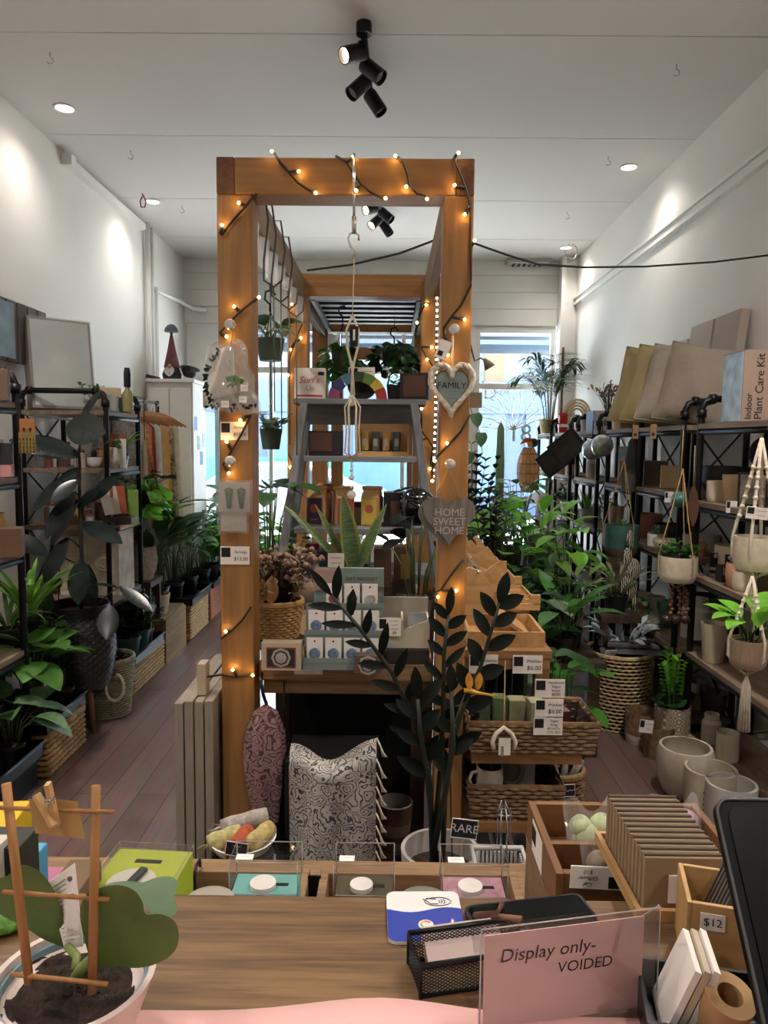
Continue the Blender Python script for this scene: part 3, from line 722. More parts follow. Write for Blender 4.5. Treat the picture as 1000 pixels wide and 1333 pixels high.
def soilmesh(ri, z): return B().lathe([(ri, z - .002), (ri * .6, z + .004), (0, z + .008)], n=16)
def greens(kind, h, sp, n, L, W, z0=0, droop=.7, r0=.02, dirn=None):
    S, G = B(), B()
    for i in range(n):
        a = 2 * PI * (i + rnd(-.3, .3)) / n * (1 if n < 9 else 2.4) + .5
        if dirn is not None: a = dirn + rnd(-1, 1) * 1.2
        q = rnd(.35, 1) if i else .15
        hh = h * rnd(.75, 1.05) * (1 - .35 * q * (kind in ('broad', 'heart', 'palm')))
        c, s = math.cos(a), math.sin(a); b0 = V((c * r0 * q, s * r0 * q, z0)); e = V((c * sp * q, s * sp * q, z0 + hh))
        mid = (b0 + e) / 2 + V((-c * sp * .15 * q, -s * sp * .15 * q, hh * .08))
        out = V((c, s, 0)); up = V((0, 0, 1))
        if kind in ('broad', 'heart', 'oval'):
            S.tube([b0, mid, e], [.0035, .003, .002], 4)
            G.leaf(e, out * rnd(.6, 1) + up * rnd(-.2, .5) + V((rnd(-.3, .3), rnd(-.3, .3), 0)), up + V((rnd(-.3, .3), rnd(-.3, .3), 0)), L * rnd(.75, 1.1), W * rnd(.8, 1.1), droop * rnd(.6, 1.3), rnd(.1, .35), 'heart' if kind == 'heart' else 'oval')
        elif kind == 'lance':
            S.tube([b0, mid, e], [.0035, .003, .002], 4)
            G.leaf(e, out * rnd(.4, 1) + up * rnd(.2, .9), up, L * rnd(.8, 1.15), W, droop, .2, 'mid')
        elif kind == 'sword':
            G.leaf(b0, out * sp / h * q * 1.1 + up, out * -1 + up * .1, hh * rnd(.8, 1.1), W, .12, .3, 'strap', n=5)
        elif kind == 'strap':
            G.leaf(b0 + up * rnd(0, h * .3), out * rnd(.3, .7) + up, -out + up * .3, L * rnd(.7, 1.1), W, droop * rnd(.8, 1.6), .25, 'strap', n=8)
        elif kind == 'zz':
            mid = b0.lerp(e, .5) + V((-c * sp * .12, -s * sp * .12, h * .03))
            pts = [b0.lerp(mid, t / 4).lerp(mid.lerp(e, t / 4), t / 4) for t in range(5)]
            S.tube(pts, [.008, .007, .006, .004, .002], 5)
            sd = (e - b0).cross(V((rnd(-1, 1), rnd(-1, 1), .2))).normalized()
            for k in range(9):
                t = .3 + .7 * k / 8; p = b0.lerp(mid, t).lerp(mid.lerp(e, t), t); d = (e - b0).normalized()
                for w in (-1, 1): G.leaf(p, sd * w + d * .7, up - sd * w * .2, L * (1.1 - .3 * t) * rnd(.85, 1.1), W, .4, .2, 'oval', n=4)
        elif kind == 'palm':
            pts = []
            for k in range(9):
                t = k / 8; pts.append(b0 + out * (sp * q * t ** 1.4) + up * (hh * (1.25 * t - .55 * t * t * (1 + q * .6))))
            S.tube(pts, [.005 - .0005 * k for k in range(9)], 4)
            sd = out.cross(up).normalized()
            for k in range(22):
                t = .22 + .77 * k / 21; j = min(7, int(t * 8)); p = pts[j].lerp(pts[j + 1], t * 8 - j); d = (pts[j + 1] - pts[j]).normalized()
                for w in (-1, 1): G.leaf(p, sd * w * 1.0 + d * .8 + up * .15, up, L * math.sin(PI * (t * .8 + .15)) * rnd(.85, 1.1), W, droop, .2, 'mid', n=4)
        elif kind == 'bush':
            d = V((c * q, s * q, rnd(.3, 1.1))); e = b0 + V((d.x * sp, d.y * sp, d.z * h))
            S.tube([b0, b0.lerp(e, .6) + up * h * .08, e], .002, 4)
            for k in range(7): G.leaf(b0.lerp(e, rnd(.35, 1)) + V((rnd(-.01, .01), rnd(-.01, .01), 0)), V((rnd(-1, 1), rnd(-1, 1), rnd(-.2, .8))), up, L * rnd(.6, 1.1), W * rnd(.7, 1.1), .5, .2, 'oval', n=4)
        elif kind == 'vine':
            q = rnd(.6, 1); pts = [b0 + up * .0]
            for k in range(1, 9): t = k / 8; pts.append(b0 + out * (sp * q * min(1, t * 3) + .015 * math.sin(k * 2 + i)) + up * (.04 * math.sin(min(1, t * 3) * PI) - h * rnd(.9, 1.1) * max(0, t - .15)))
            S.tube(pts, .0018, 4)
            for p in pts[1:]:
                for _ in range(2): G.leaf(p, out * rnd(.2, 1) + V((rnd(-.8, .8), rnd(-.8, .8), rnd(-.6, .4))), up * .6 + out, L * rnd(.7, 1.1), W, .5, .15, 'heart', n=4)
        elif kind == 'rosette':
            el = rnd(.1, 1.2); G.leaf(V((0, 0, z0)), out * math.cos(el) + up * math.sin(el), up, L * rnd(.8, 1), W, -.2, .3, 'mid', n=4)
    return S, G
def plant(lab, loc, kind, h, sp, n, L, W, lm, pot=None, cat='plant', name='potted_plant', group=None, droop=.7, sm=None, r0=None, dirn=None, fn=None, seed=None, extra=None, rim=None):
    if seed is not None: random.seed(seed)
    o = T(name, lab, cat, loc, 0, group); z = 0; ri = .03
    if pot:
        shape, r, ph, pm = pot
        pb, ri = potmesh(shape, r, ph, fn=fn); part('pot', pb, pm, o); z = ph * .86
        part('soil', soilmesh(ri * .99, z), soil, o)
    S, G = greens(kind, h, sp, n, L, W, z, droop, r0 if r0 is not None else ri * .6, dirn)
    if S.v: part('stems', S, sm or stemg, o)
    part('foliage', G, lm, o)
    return o
def ring_weave(b, r0, r1, z0, z1, rows, seg, th, amp, n=4, mi=0, sq=None):
    for k in range(rows):
        t = k / (rows - 1); r = r0 + (r1 - r0) * t; z = z0 + (z1 - z0) * t
        pts = []
        for i in range(seg):
            a = 2 * PI * i / seg; rr = r + amp * math.cos(PI * i + PI * k)
            pts.append((rr * math.cos(a), rr * math.sin(a), z))
        b.tube(pts, th, n, mi, closed=True)
    return b
def box_weave(b, w, d, h, rows, th, amp=.004, step=.022, tap=0.0, z0=0.0, n=4):
    for k in range(rows):
        t = k / (rows - 1); e = tap * t; W, D = w / 2 + e, d / 2 + e; z = z0 + th + (h - 2 * th) * t; pts = []; i = 0
        for (ax, ay), (bx, by) in (((-W, -D), (W, -D)), ((W, -D), (W, D)), ((W, D), (-W, D)), ((-W, D), (-W, -D))):
            L = math.hypot(bx - ax, by - ay); m = max(2, int(L / step)); m += m % 2; nx, ny = (by - ay) / L, -(bx - ax) / L
            for j in range(m):
                o = amp * (1 if (j + k) % 2 else -1) if 0 < j else 0; f = j / m
                pts.append((ax + (bx - ax) * f + nx * o, ay + (by - ay) * f + ny * o, z))
        b.tube(pts, th, n, 0, closed=True)
    return b
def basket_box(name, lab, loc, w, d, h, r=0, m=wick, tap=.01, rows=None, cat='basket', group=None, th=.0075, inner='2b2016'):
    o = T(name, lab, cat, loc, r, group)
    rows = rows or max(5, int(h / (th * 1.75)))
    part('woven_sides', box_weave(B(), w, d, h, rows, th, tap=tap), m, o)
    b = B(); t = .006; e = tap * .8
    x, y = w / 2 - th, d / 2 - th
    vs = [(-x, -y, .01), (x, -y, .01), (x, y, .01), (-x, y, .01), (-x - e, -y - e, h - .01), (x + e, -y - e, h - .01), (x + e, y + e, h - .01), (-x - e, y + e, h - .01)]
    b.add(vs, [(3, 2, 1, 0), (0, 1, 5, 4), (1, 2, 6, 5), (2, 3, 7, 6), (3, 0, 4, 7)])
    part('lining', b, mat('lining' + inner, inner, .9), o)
    X, Y = w / 2 + tap, d / 2 + tap
    part('rim', B().tube([(-X, -Y, h), (X, -Y, h), (X, Y, h), (-X, Y, h)], th * 1.15, 6, closed=True), m, o)
    return o
def basket_round(name, lab, loc, r0, r1, h, m=wick, rows=12, seg=44, th=.005, amp=.004, group=None, cat='basket'):
    o = T(name, lab, cat, loc, 0, group)
    part('woven_sides', ring_weave(B(), r0, r1, th, h - th, rows, seg, th, amp), m, o)
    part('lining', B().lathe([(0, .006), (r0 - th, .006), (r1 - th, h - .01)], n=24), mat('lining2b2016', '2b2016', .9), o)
    b = B()
    for dz in (0, th): b.tube([(r1 * math.cos(a * PI / 15), r1 * math.sin(a * PI / 15), h - dz) for a in range(30)], th * 1.3, 6, closed=True)
    part('rim', b, m, o)
    return o
def carton(name, lab, cat, loc, w, d, h, m, r=0, group=None, lines=None, lm=None, face=None, fm=None, size=None, bevel=.0015, sh=0):
    """a closed box; base centre at loc, printed front at -y"""
    b = B().box((0, 0, h / 2), (w, d, h), 0); ms = [m, lm or ink, fm or paper]
    if face: x0, z0, x1, z1 = face; b.box(((x0 + x1) / 2 * w - w / 2, -d / 2 - .0006, (z0 + z1) / 2 * h), ((x1 - x0) * w, .001, (z1 - z0) * h), 2)
    for i, (t, fx, fz, sz) in enumerate(lines or ()): b.text(t, sz * h, tr(fx * w - w / 2, -d / 2 - .0012, fz * h), 1, sh=sh)
    return solo(name, lab, cat, b, ms, loc, r, group, bevel if not lines else 0)
# ================================================================ goods on the table
def book(px, py, w, h, lab, bc, fc):
    p, s = on(px, py, ZT); o = T('small_box', lab, 'box', p)
    part('carton', B().box((0, .02, h / 2), (w, .04, h)), bc, o, .001)
    part('picture', B().box((0, -.0006, h * .47), (w * .74, .001, h * .74), 0).box((0, -.0012, h * .47), (w * .68, .001, h * .62), 1).lathe([(0, 0), (.017, .0005), (.012, .001), (.009, .002), (0, .002)], X=tr(0, -.0017, h * .47) @ M.Rotation(PI / 2, 4, 'X'), n=8, mi=2).lathe([(.022, 0), (.026, .001), (.029, 0)], X=tr(0, -.0017, h * .47) @ M.Rotation(PI / 2, 4, 'X'), n=8, mi=2), fc, o)
book(366, 873, 50 * .0023, .082, 'small cream box with dark symmetrical picture and red border on table', mat('box_cream', 'b3a58f', .8), [mat('dull_red', '7e3d2b', .7), mat('print_dark', '26262a', .7), mat('print_pale', '9d978d', .7)])
book(479, 877, 34 * .0023, .052, 'small dark box with red border before the magnet stand', mat('box_brown', '5f5044', .8), [mat('dull_red', '7e3d2b', .7), mat('print_dark', '26262a', .7), mat('print_pale', '9d978d', .7)])
card('price_strip', 'narrow white price strip on the front edge of the table', 'price tag', 383, 871, 420, 878, 2.134, ['~~~~~~~~'], sq=False)
p, s = on(362, 838, ZT)
solo('wood_slice', 'round wood slice under the basket of dried flowers', 'board', B().lathe([(0, 0), (.088, 0), (.093, .01), (.088, .02), (0, .021)], n=22), [darkwood], p)
p = p + V((0, 0, .0215))
basket_round('flower_basket', 'round wicker basket of dried flowers on the table', p, .062, .08, .125, wick, 13, 34, .0058, .004)
def dried(lab, p, n, h, sp, cols, seed, name='dried_flowers'):
    random.seed(seed); o = T(name, lab, 'dried flowers', p); S = B(); hs = [B() for _ in cols]; lf = B()
    for i in range(n):
        a = rnd(0, 6.28); q = rnd(.1, 1); e = V((math.cos(a) * sp * q, math.sin(a) * sp * q, h * rnd(.55, 1)))
        b0 = V((math.cos(a) * .02, math.sin(a) * .02, 0)); S.tube([b0, b0.lerp(e, .5) + V((0, 0, .02)), e], .0016, 4)
        g = hs[i % len(cols)]
        if i % 3 == 0:
            for k in range(10): g.leaf(e, (rnd(-1, 1), rnd(-1, 1), rnd(-.3, 1)), (0, 0, 1), .03, .014, .5, .3, n=3)
        elif i % 3 == 1:
            for k in range(5): g.ball(e + V((rnd(-.018, .018), rnd(-.018, .018), rnd(-.018, .018))), .009, 0, 6, 5)
        else:
            for k in range(12): t = rnd(.5, 1); lf.leaf(b0.lerp(e, t), (rnd(-1, 1), rnd(-1, 1), rnd(0, 1)), (0, 0, 1), .04, .011, .4, .2, 'mid', n=3)
    part('stems', S, stemb, o); part('foliage', lf, mat('dry_leaf', '6b6243', .9, var=.3), o)
    for g, c in zip(hs, cols):
        if g.v: part('blossoms', g, c, o)
    return o
dried('bunch of brown, pink and straw dried flowers in the wicker basket', p + V((0, 0, .09)), 84, .19, .14, [mat('dry_tan', '8b765b', .9, var=.3), mat('dry_pink', '8a6a60', .9, var=.3), mat('dry_straw', 'a08f68', .9, var=.3)], 4)
q = p + V((.0, -.075, .13))
o = T('paper_cone', 'brown paper cones tucked in front of the dried flowers', 'wrapping', q)
for i in range(3): part('paper_cone', B().leaf((-.07 + i * .03, -.0, 0), (-.15 + .1 * i, -.1, 1), (0, -1, .1), .09, .05, .1, .6, 'oval'), kraft, o)
# gift magnet stand
p, s = on(446, 873, ZT); p.y += .005
gst = mat('sage_card', '76837f', .75, var=.05); gst2 = mat('sage_dark', '4a5553', .75)
o = T('magnet_stand', 'grey green counter stand headed GIFT MAGNET on the table', 'display stand', p)
w = 107 * s; pit = 25 * s; h0 = 128 * s
for k in range(3):
    part('tier', B().span((-w / 2, .045 * k, 0), (w / 2, .045 * k + .04, .02 + .072 * k)).span((-w / 2, .045 * k - .002, .02 + .072 * k), (w / 2, .045 * k + .001, .035 + .072 * k)), gst, o)
part('back_board', B().span((-w * .42, .14, 0), (w / 2, .145, h0)), gst, o)
part('header', B().span((-.02, .128, h0 - .058), (w / 2, .1395, h0)).text('GIFT MAGNET', .0155, tr(w / 4 - .01, .127, h0 - .033), 1), [gst, mat('header_letter', '2c3432', .7)], o)
part('side_card', B().span((-w * .42, .13, h0 - .07), (-.02, .134, h0 - .004)), mat('pinkish_card', '9c8377', .8), o)
dcol = [mat('disc_blue', '3f5877', .4, var=.4, sc=120, col2='7f95ad'), mat('disc_red', '7a4148', .4, var=.3, sc=120), mat('disc_grey', '77736e', .4, var=.3, sc=120), mat('disc_white', 'a9a39b', .4, var=.3, sc=120)]
proto = {}
for k in range(3):
    for i in range(4 if k < 2 else 3):
        c = 0 if k < 2 else (1, 2, 3)[i]
        x = -w / 2 + pit * (.62 + i) + (pit * .9 if k == 2 else 0)
        loc = p + V((x, .045 * k + .012, .0205 + .072 * k))
        if c in proto: dup(proto[c], loc); continue
        m_ = T('magnet_packet', ['white magnet packet with blue disc on the stepped stand', 'white magnet packet with dark red disc in the top row', 'white magnet packet with grey disc in the top row', 'white magnet packet with pale disc in the top row'][c], 'magnet', loc, group='blue magnets on the stand' if c == 0 else None)
        part('card', B().box((0, 0, .036), (pit * .86, .003, .072)).lathe([(.003, 0), (0, .001)], X=tr(0, -.002, .062) @ M.Rotation(PI / 2, 4, 'X'), n=8, mi=1), [paper, ink], m_)
        part('disc', B().lathe([(.0165, 0), (.0165, .003), (.014, .005), (0, .006)], X=tr(0, -.0015, .026) @ M.Rotation(PI / 2, 4, 'X'), n=20), dcol[c], m_)
        proto[c] = m_
# white caddy on dark box
p, s = on(531, 868, ZT); p.y += .1
carton('storage_box', 'low dark brown box carrying the white earring caddy', 'box', p, .13, .15, .045, mat('box_dark', '2c221c', .7))
o = T('earring_caddy', 'white angled wooden caddy holding earring cards on the table', 'caddy', p + V((-.005, 0, .0455)))
wm = mat('caddy_white', 'b3aa9b', .7, var=.06)
part('side_panel', B().prism([(-.1, 0), (.07, 0), (.07, .09), (-.01, .055), (-.1, .1)], .006, X=tr(0, -.062, .001)), wm, o)
part('side_panel', B().prism([(-.1, 0), (.07, 0), (.07, .13), (-.1, .13)], .006, X=tr(0, .062, .001)), wm, o)
part('base', B().span((-.1, -.058, .001), (.07, .058, .007)), wm, o)
for x in (-.097, -.012, .067): part('divider', B().box((x, 0, .045), (.006, .118, .08)), wm, o)
q = p + V((0, 0, .056))
for i in range(6):
    e = T('earring_card', 'pale earring card with two dark studs standing in the white caddy', 'earrings', q + V((.024, -.045 + i * .013, 0)), group='earring cards in the white caddy') if i == 0 else dup(e, q + V((.024 + i * .002, -.045 + i * .013, 0)))
    if i == 0:
        part('card', B().box((0, 0, .04), (.05, .0015, .08)), mat('pale_blue_card', '9aa5a5', .8), e)
        for x in (-.011, .011): part('stud', B().ball((x, -.003, .05), .006, 0, 8, 5, (1, .5, 1)), mat('stud_brown', '33231d', .3), e)
card('price_card', 'white handwritten price card on front of the white earring caddy', 'price tag', 493, 804, 522, 828, p.y - .075, ['~~~~~', '~~~~', '~~~~~', '$8'])
# plates, blocks and packets behind
p, s = on(507, 806, ZT)
for i in range(2):
    solo('round_plate', ['white round plate standing on edge behind magnet stand, front one', 'grey white round plate standing on edge behind the front plate'][i], 'plate', B().lathe([(0, 0), (.035, 0), (.052, .006), (.05, .009), (0, .004)], n=24, X=tr(0, 0, .0525) @ M.Rotation(PI / 2, 4, 'Y')), mat('plate', '8f8c86', .4, var=.05), p + V((.012 * i - .002, .07 + i * .012, 0)))
bx = wood('block_wood', '5f4028', '3d2616', 'z', 8, .5)
for i, (px, w_, dy) in enumerate(((498, .065, .0), (525, .075, .06))):
    p = P(px, 757, 2.72 + dy); p.z = ZT
    ob_ = carton('display_riser', ['wooden plinth under the left brown soap box', 'wooden plinth under the right brown soap box'][i], 'riser', p, w_ + .01, .1, .16 - .025, darkwood)
    carton('soap_box', ['brown wooden box standing left on plinth behind magnet stand', 'brown wooden box with yellow label beside the right front post'][i], 'box', p + V((0, 0, .1355)), w_, .09, .135, bx, face=(.35, .1, .8, .8) if i else None, fm=mat('label_gold', '7f6428', .6))
p = P(537, 800, 2.6); p.z = ZT
for i in range(5):
    carton('clear_packet', ['clear wrapped packet on the table at bottom of small stack', 'clear wrapped packet second from bottom of the small stack', 'clear wrapped packet in the middle of the small stack', 'clear wrapped packet second from top of the small stack', 'clear wrapped packet on top of the small stack behind caddy'][i], 'packet', p + V((.005 * (i % 2), 0, .0225 * i)), .11, .1, .022, mat('packet_grey', '4f4e4b', .25, var=.3, sc=50, coat=.6), r=.06 * (i % 3))
p = P(465, 742, 2.75); p.z = ZT
carton('gift_box', 'tall white gift box behind snake plant on table', 'box', p, .1, .08, P(465, 708, 2.75).z - ZT, mat('box_white', 'a09a92', .8))
# snake plant
p = P(462, 738, 2.6); p.z = ZT
pot_h = P(462, 736, 2.6).z - ZT
carton('plant_riser', 'dark box under the snake plant pot', 'riser', p, .14, .12, pot_h - .075, darkwood)
p = p + V((0, 0, pot_h - .0745))
o = T('snake_plant', 'snake plant with yellow edged sword leaves in dark pot before ladder', 'plant', p)
pb, ri = potmesh('taper', .055, .075); part('pot', pb, blackp, o); part('soil', soilmesh(ri, .066), soil, o)
b, c = B(), B()
for tx, ty, w_, up in ((447, 640, .075, (.4, -1, .1)), (411, 655, .03, (.6, -1, .1)), (372, 655, .035, (.2, -.6, 1)), (502, 655, .05, (-.5, -1, .2)), (497, 668, .05, (-.7, -1, .2)), (380, 662, .03, (.2, -1, .4))):
    e = P(tx, ty, 2.6) - p; s0 = V((e.x * .12, -.01, .06)); d = e - s0
    for bb, ww, off in ((c, w_, 0), (b, w_ * .72, -.0015)): bb.leaf(s0 + V((0, off, 0)), d, up, d.length * (1 if bb is c else .97), ww, .1, .35, 'strap' if tx != 372 else 'oval', n=8)
part('leaf_edges', c, mat('snake_yellow', '6f7833', .5, var=.15), o); part('foliage', b, mat('snake_green', '24391f', .45, var=.5, sc=30, col2='55703c', stretch=(1, 1, 6)), o)
card('price_card', 'white price label with barcode on the snake plant pot', 'price tag', 427, 720, 448, 739, 2.52, ['~~~~', '~~~~'], sq=False)
# ================================================================ ladder shelf
DL_ = 2.92
def lp(px, py, d=DL_): return P(px, py, d)
zs = [lp(465, y).z for y in (519, 594, 686, 742)]
lx = [(lp(381, 519).x, lp(555, 519).x), (lp(397, 594).x, lp(545, 594).x), (lp(385, 686).x, lp(552, 686).x), (lp(374, 742).x, lp(560, 742).x)]
o = T('ladder_shelf', 'weathered grey wooden ladder shelf standing on the table', 'shelf', V(((lx[0][0] + lx[0][1]) / 2, DL_ + .1, ZT)))
for i, z in enumerate(zs):
    fy = DL_ - .03 * i; part('shelf_board', B().span((lx[i][0], fy, z - .022), (lx[i][1], DL_ + .2, z)), grey_wood, o, .002, w=1)
for sgn in (0, 1):
    xt = lp(396, 530).x if sgn == 0 else lp(539, 530).x; xb = lp(362, 760).x if sgn == 0 else lp(575, 760).x
    part('leg', B().bar((xt, DL_ + .01, zs[0] - .02), (xb, DL_ - .1, ZT), .036, .03), grey_woodz, o, .002, w=1)
    part('leg', B().bar((xt, DL_ + .17, zs[0] - .02), (xb, DL_ + .24, ZT), .036, .03), grey_woodz, o, .002, w=1)
part('top_brace', B().span((lp(398, 540).x, DL_ + .14, zs[0] - .1), (lp(538, 540).x, DL_ + .155, zs[0] - .022)), grey_wood, o, w=1)
# top board goods
def sh(px, i, dy=.06): p = lp(px, 500, DL_ + dy); p.z = zs[i]; return p, p.y / F
p, s = sh(404, 0)
carton('gift_box', "square white box with red Surf's Up lettering on ladder shelf", 'box', p, .125, .05, .122, mat('surf_white', 'd6cdc4', .7), lines=[("Surf's", .48, .6, .3), ], lm=mat('surf_red', 'a33a48', .6), sh=.25, face=(.1, .07, .92, .13), fm=mat('surf_red', 'a33a48', .6))
# lettering second line and corner mark in blue grey belong to the same box
b = B().text('Up', .03, tr(.0, -.0262, .042), 0, sh=.25).box((.046, -.0258, .1), (.024, .001, .014), 1)
u = COL.objects['gift_box.001'] if 'gift_box.001' in COL.objects else None
part('lettering', b, [mat('surf_blue', '6f8f96', .6), ink], u)
p, s = sh(466, 0, .05)
o = T('rainbow_arch', 'arched toy rainbow of seven coloured wooden blocks on ladder shelf', 'toy', p)
rc = ['7c3a5e', '2f2d63', '58788f', '23391f', '54702a', 'b39a35', 'a02626']
R1, R0 = 38 * s, 24 * s
for i, c in enumerate(rc):
    a0, a1 = PI * (1 - i / 7) - .01, PI * (1 - (i + 1) / 7) + .01
    out = [(R1 * math.cos(a0 + (a1 - a0) * k / 4), R1 * .92 * math.sin(a0 + (a1 - a0) * k / 4)) for k in range(5)] + [(R0 * math.cos(a1 + (a0 - a1) * k / 4), R0 * .92 * math.sin(a1 + (a0 - a1) * k / 4)) for k in range(5)]
    part('block', B().prism(out[::-1], .035), mat('rb' + c, c, .6, var=.08), o, .0015)
solo('black_bowl', 'round black bowl on edge behind the rainbow arch', 'bowl', B().lathe([(0, 0), (.06, .004), (.062, .015), (.058, .018), (0, .012)], n=24, X=tr(0, 0, .062) @ M.Rotation(PI / 2 - .12, 4, 'X')), black, sh(472, 0, .14)[0])
card('price_card', 'small price card standing behind the rainbow arch', 'price tag', 454, 478, 488, 496, DL_ + .1, ['~~~~~', '~~~~'])
p, s = sh(517, 0, .08)
o = T('black_planter', 'small black planter trough on ladder shelf between rainbow and brown box', 'planter', p)
part('trough', B().box((0, 0, .03), (.085, .07, .06), tap=.85), black, o, .003)
part('handle', B().tube([(-.04, 0, .055), (-.03, 0, .1), (0, 0, .12), (.03, 0, .1), (.04, 0, .055)], .004, 6), black, o)
S, G = greens('bush', .05, .04, 6, .03, .02, .05); part('foliage', G, L3, o)
p, s = sh(541, 0, .06)
carton('candle_box', 'dark box with brown front on right end of ladder shelf top', 'box', p, .115, .09, .105, blackp, face=(.12, .12, .9, .9), fm=mat('box_russet', '4a2a20', .5), r=-.15)
# second board
p, s = sh(424, 1, .07)
carton('candle_box', 'wide dark brown box on the ladder second board', 'box', p, .14, .09, .1, blackp, face=(.05, .2, .68, .92), fm=mat('box_russet', '4a2a20', .5), r=.12)
p, s = sh(499, 1, .07)
o = T('tube_crate', 'pale wooden crate of four hand cream tubes on the ladder shelf', 'crate', p)
w = 68 * s; hc = 42 * s
part('crate_panel', B().span((-w / 2, .03, 0), (w / 2, .04, hc)), bamboo, o)
part('crate_panel', B().span((-w / 2, -.035, 0), (w / 2, -.028, .02)), bamboo, o)
part('crate_panel', B().span((-w / 2, -.03, 0), (w / 2, .03, .006)), bamboo, o)
for x in (-w / 2, w / 2 - .006): part('crate_panel', B().span((x, -.028, 0), (x + .006, .03, hc * .95)), bamboo, o)
tcol = [('9a7a3a', 'amber'), ('3f4648', 'slate grey'), ('a5803c', 'golden'), ('3c4a50', 'dark blue grey')]
for i, (c, nm) in enumerate(tcol):
    t = T('cream_tube', '%s cream tube in the pale crate, %s from the left' % (nm, ['first', 'second', 'third', 'fourth'][i]), 'tube', p + V((-w / 2 + .035 + i * .043, -.005, .0065)))
    part('cap', B().lathe([(0, 0), (.014, 0), (.014, .018), (0, .018)], n=14), blackp, t)
    part('tube_body', B().add([(x * .016, y * .014 * (1 - k * .95), .018 + k * .075) for k in (0, .5, 1) for x, y in [(math.cos(q * PI / 6), math.sin(q * PI / 6)) for q in range(12)]], [(k * 12 + q, k * 12 + (q + 1) % 12, k * 12 + 12 + (q + 1) % 12, k * 12 + 12 + q) for k in range(2) for q in range(12)], 0, True).box((0, -.0155, .05), (.016, .001, .03), 1), [mat('tube' + c, c, .4), mat('tube_label', '8a8271', .6)], t)
# coffee bags
def bag(px, lab, col, r, i=2, w=.075, h=.15, dy=.05):
    p, s = sh(px, i, dy); o = T('paper_bag', lab, 'bag', p, r)
    vs = [(-w/2, -.03, 0), (w/2, -.03, 0), (w/2, .03, 0), (-w/2, .03, 0), (-w/2, -.03, h * .78), (w/2, -.03, h * .78), (w/2, .03, h * .78), (-w/2, .03, h * .78), (-w/2, -.004, h), (w/2, -.004, h), (w/2, .004, h), (-w/2, .004, h)]
    part('bag_body', B().add(vs, [(3,2,1,0)] + [(k+j, k+(j+1) % 4, k+4+(j+1) % 4, k+4+j) for k in (0, 4) for j in range(4)] + [(8,9,10,11)]), kraft, o, .002)
    part('rolled_top', B().tube([(-w/2 - .004, 0, h + .004), (w/2 + .004, 0, h + .004)], .009, 7), kraft, o)
    part('printed_label', B().box((0, -.0315, h * .4), (w * .86, .002, h * .7), 0).lathe([(.014, 0), (.018, .001), (0, .001)], X=tr(0, -.0326, h * .48) @ M.Rotation(PI/2, 4, 'X'), n=16, mi=1).text('~~~~~', .013, tr(0, -.0335, h * .18), 2), [mat('lb' + col, col, .6, var=.05), mat('lab_red', '9c4a40', .6), mat('lab_pale', 'b9aea0', .6)], o)
bag(414, 'brown paper coffee bag with purple label on ladder shelf', '3b2440', -.35)
bag(448, 'brown paper coffee bag with red label on the ladder shelf', '8d3f36', .35)
bag(486, 'brown paper coffee bag with yellow label on the ladder shelf', 'b39a3a', -.35)
p, s = sh(424, 2, .15)
o = T('honey_jar', 'amber honey jar with wooden lid behind the purple coffee bag', 'jar', p)
part('jar', B().lathe([(0, 0), (.03, 0), (.032, .12), (.025, .135)], n=18), mat('honey', '9a5a1a', .15, var=.1), o)
part('lid', B().lathe([(.036, .135), (.042, .14), (.042, .155), (.03, .165), (0, .166)], n=20), mat('lid_wood', 'a56d2c', .5), o)
p, s = sh(466, 2, .14)
o = T('glass_jar', 'small glass jar with white lid behind the coffee bags', 'jar', p)
part('jar', B().lathe([(0, 0), (.03, 0), (.03, .06), (.024, .07)], n=16), mat('jar_pale', 'a5a29c', .1, var=.1), o)
part('lid', B().lathe([(.026, .07), (.026, .09), (0, .09)], n=16), mat('jar_red', '8a2626', .5), o)
p, s = sh(517, 2, .06)
carton('black_box', 'dark lacquered box with brown panel on ladder right of yellow bag', 'box', p, .1, .09, .14, blackp, face=(.3, .1, .75, .75), fm=mat('box_russet', '4a2a20', .5))
p, s = sh(545, 2, -.05)
o = T('black_bag', 'glossy black quilted handbag hanging off the ladder right leg', 'bag', p + V((0, -.02, .02)))
gb = mat('gloss_black', '0a0b0d', .12, var=.1, coat=.6)
b = B().ball((0, 0, .07), .075, 0, 18, 12, (1.0, .55, 1.0))
part('bag_body', b, gb, o)
for k in range(3): part('fold', B().tube([(-.06 + .01 * k, -.045 + .01 * k, .12 - k * .012), (.0, -.055, .11 - k * .014), (.07, -.03, .03 - k * .01)], [.004, .011, .004], 7), gb, o)
part('strap', B().tube([(-.06, 0, .1), (-.09, -.01, .13), (-.02, 0, .15), (.06, 0, .08)], .006, 6), gb, o)
p, s = sh(404, 3, .05)
carton('navy_box', 'navy blue box on the lowest ladder shelf board', 'box', p, .15, .1, .075, mat('navy', '161c2e', .6))
solo('red_tin', 'small red tin sitting on the navy box', 'tin', B().lathe([(0, 0), (.028, 0), (.028, .02), (.024, .024), (0, .024)], n=18), mat('tin_red', '8d1f2c', .4), p + V((.01, 0, .0755)))
p, s = sh(455, 3, .05)
carton('navy_box', 'second dark navy box on lowest ladder board behind snake leaves', 'box', p, .13, .1, .065, mat('navy', '161c2e', .6))
card('shelf_tag', 'small white tag hanging below third ladder board', 'price tag', 448, 678, 457, 694, DL_ - .075, ['~~'], sq=False)
# dark leafy plant right of the ladder
p = P(542, 800, 2.62); p.z = ZT
plant('dark leaved ficus behind the wooden hearts beside ladder shelf', p, 'broad', .36, .12, 11, .13, .075, L4, ('taper', .06, .1, blackp), seed=3)
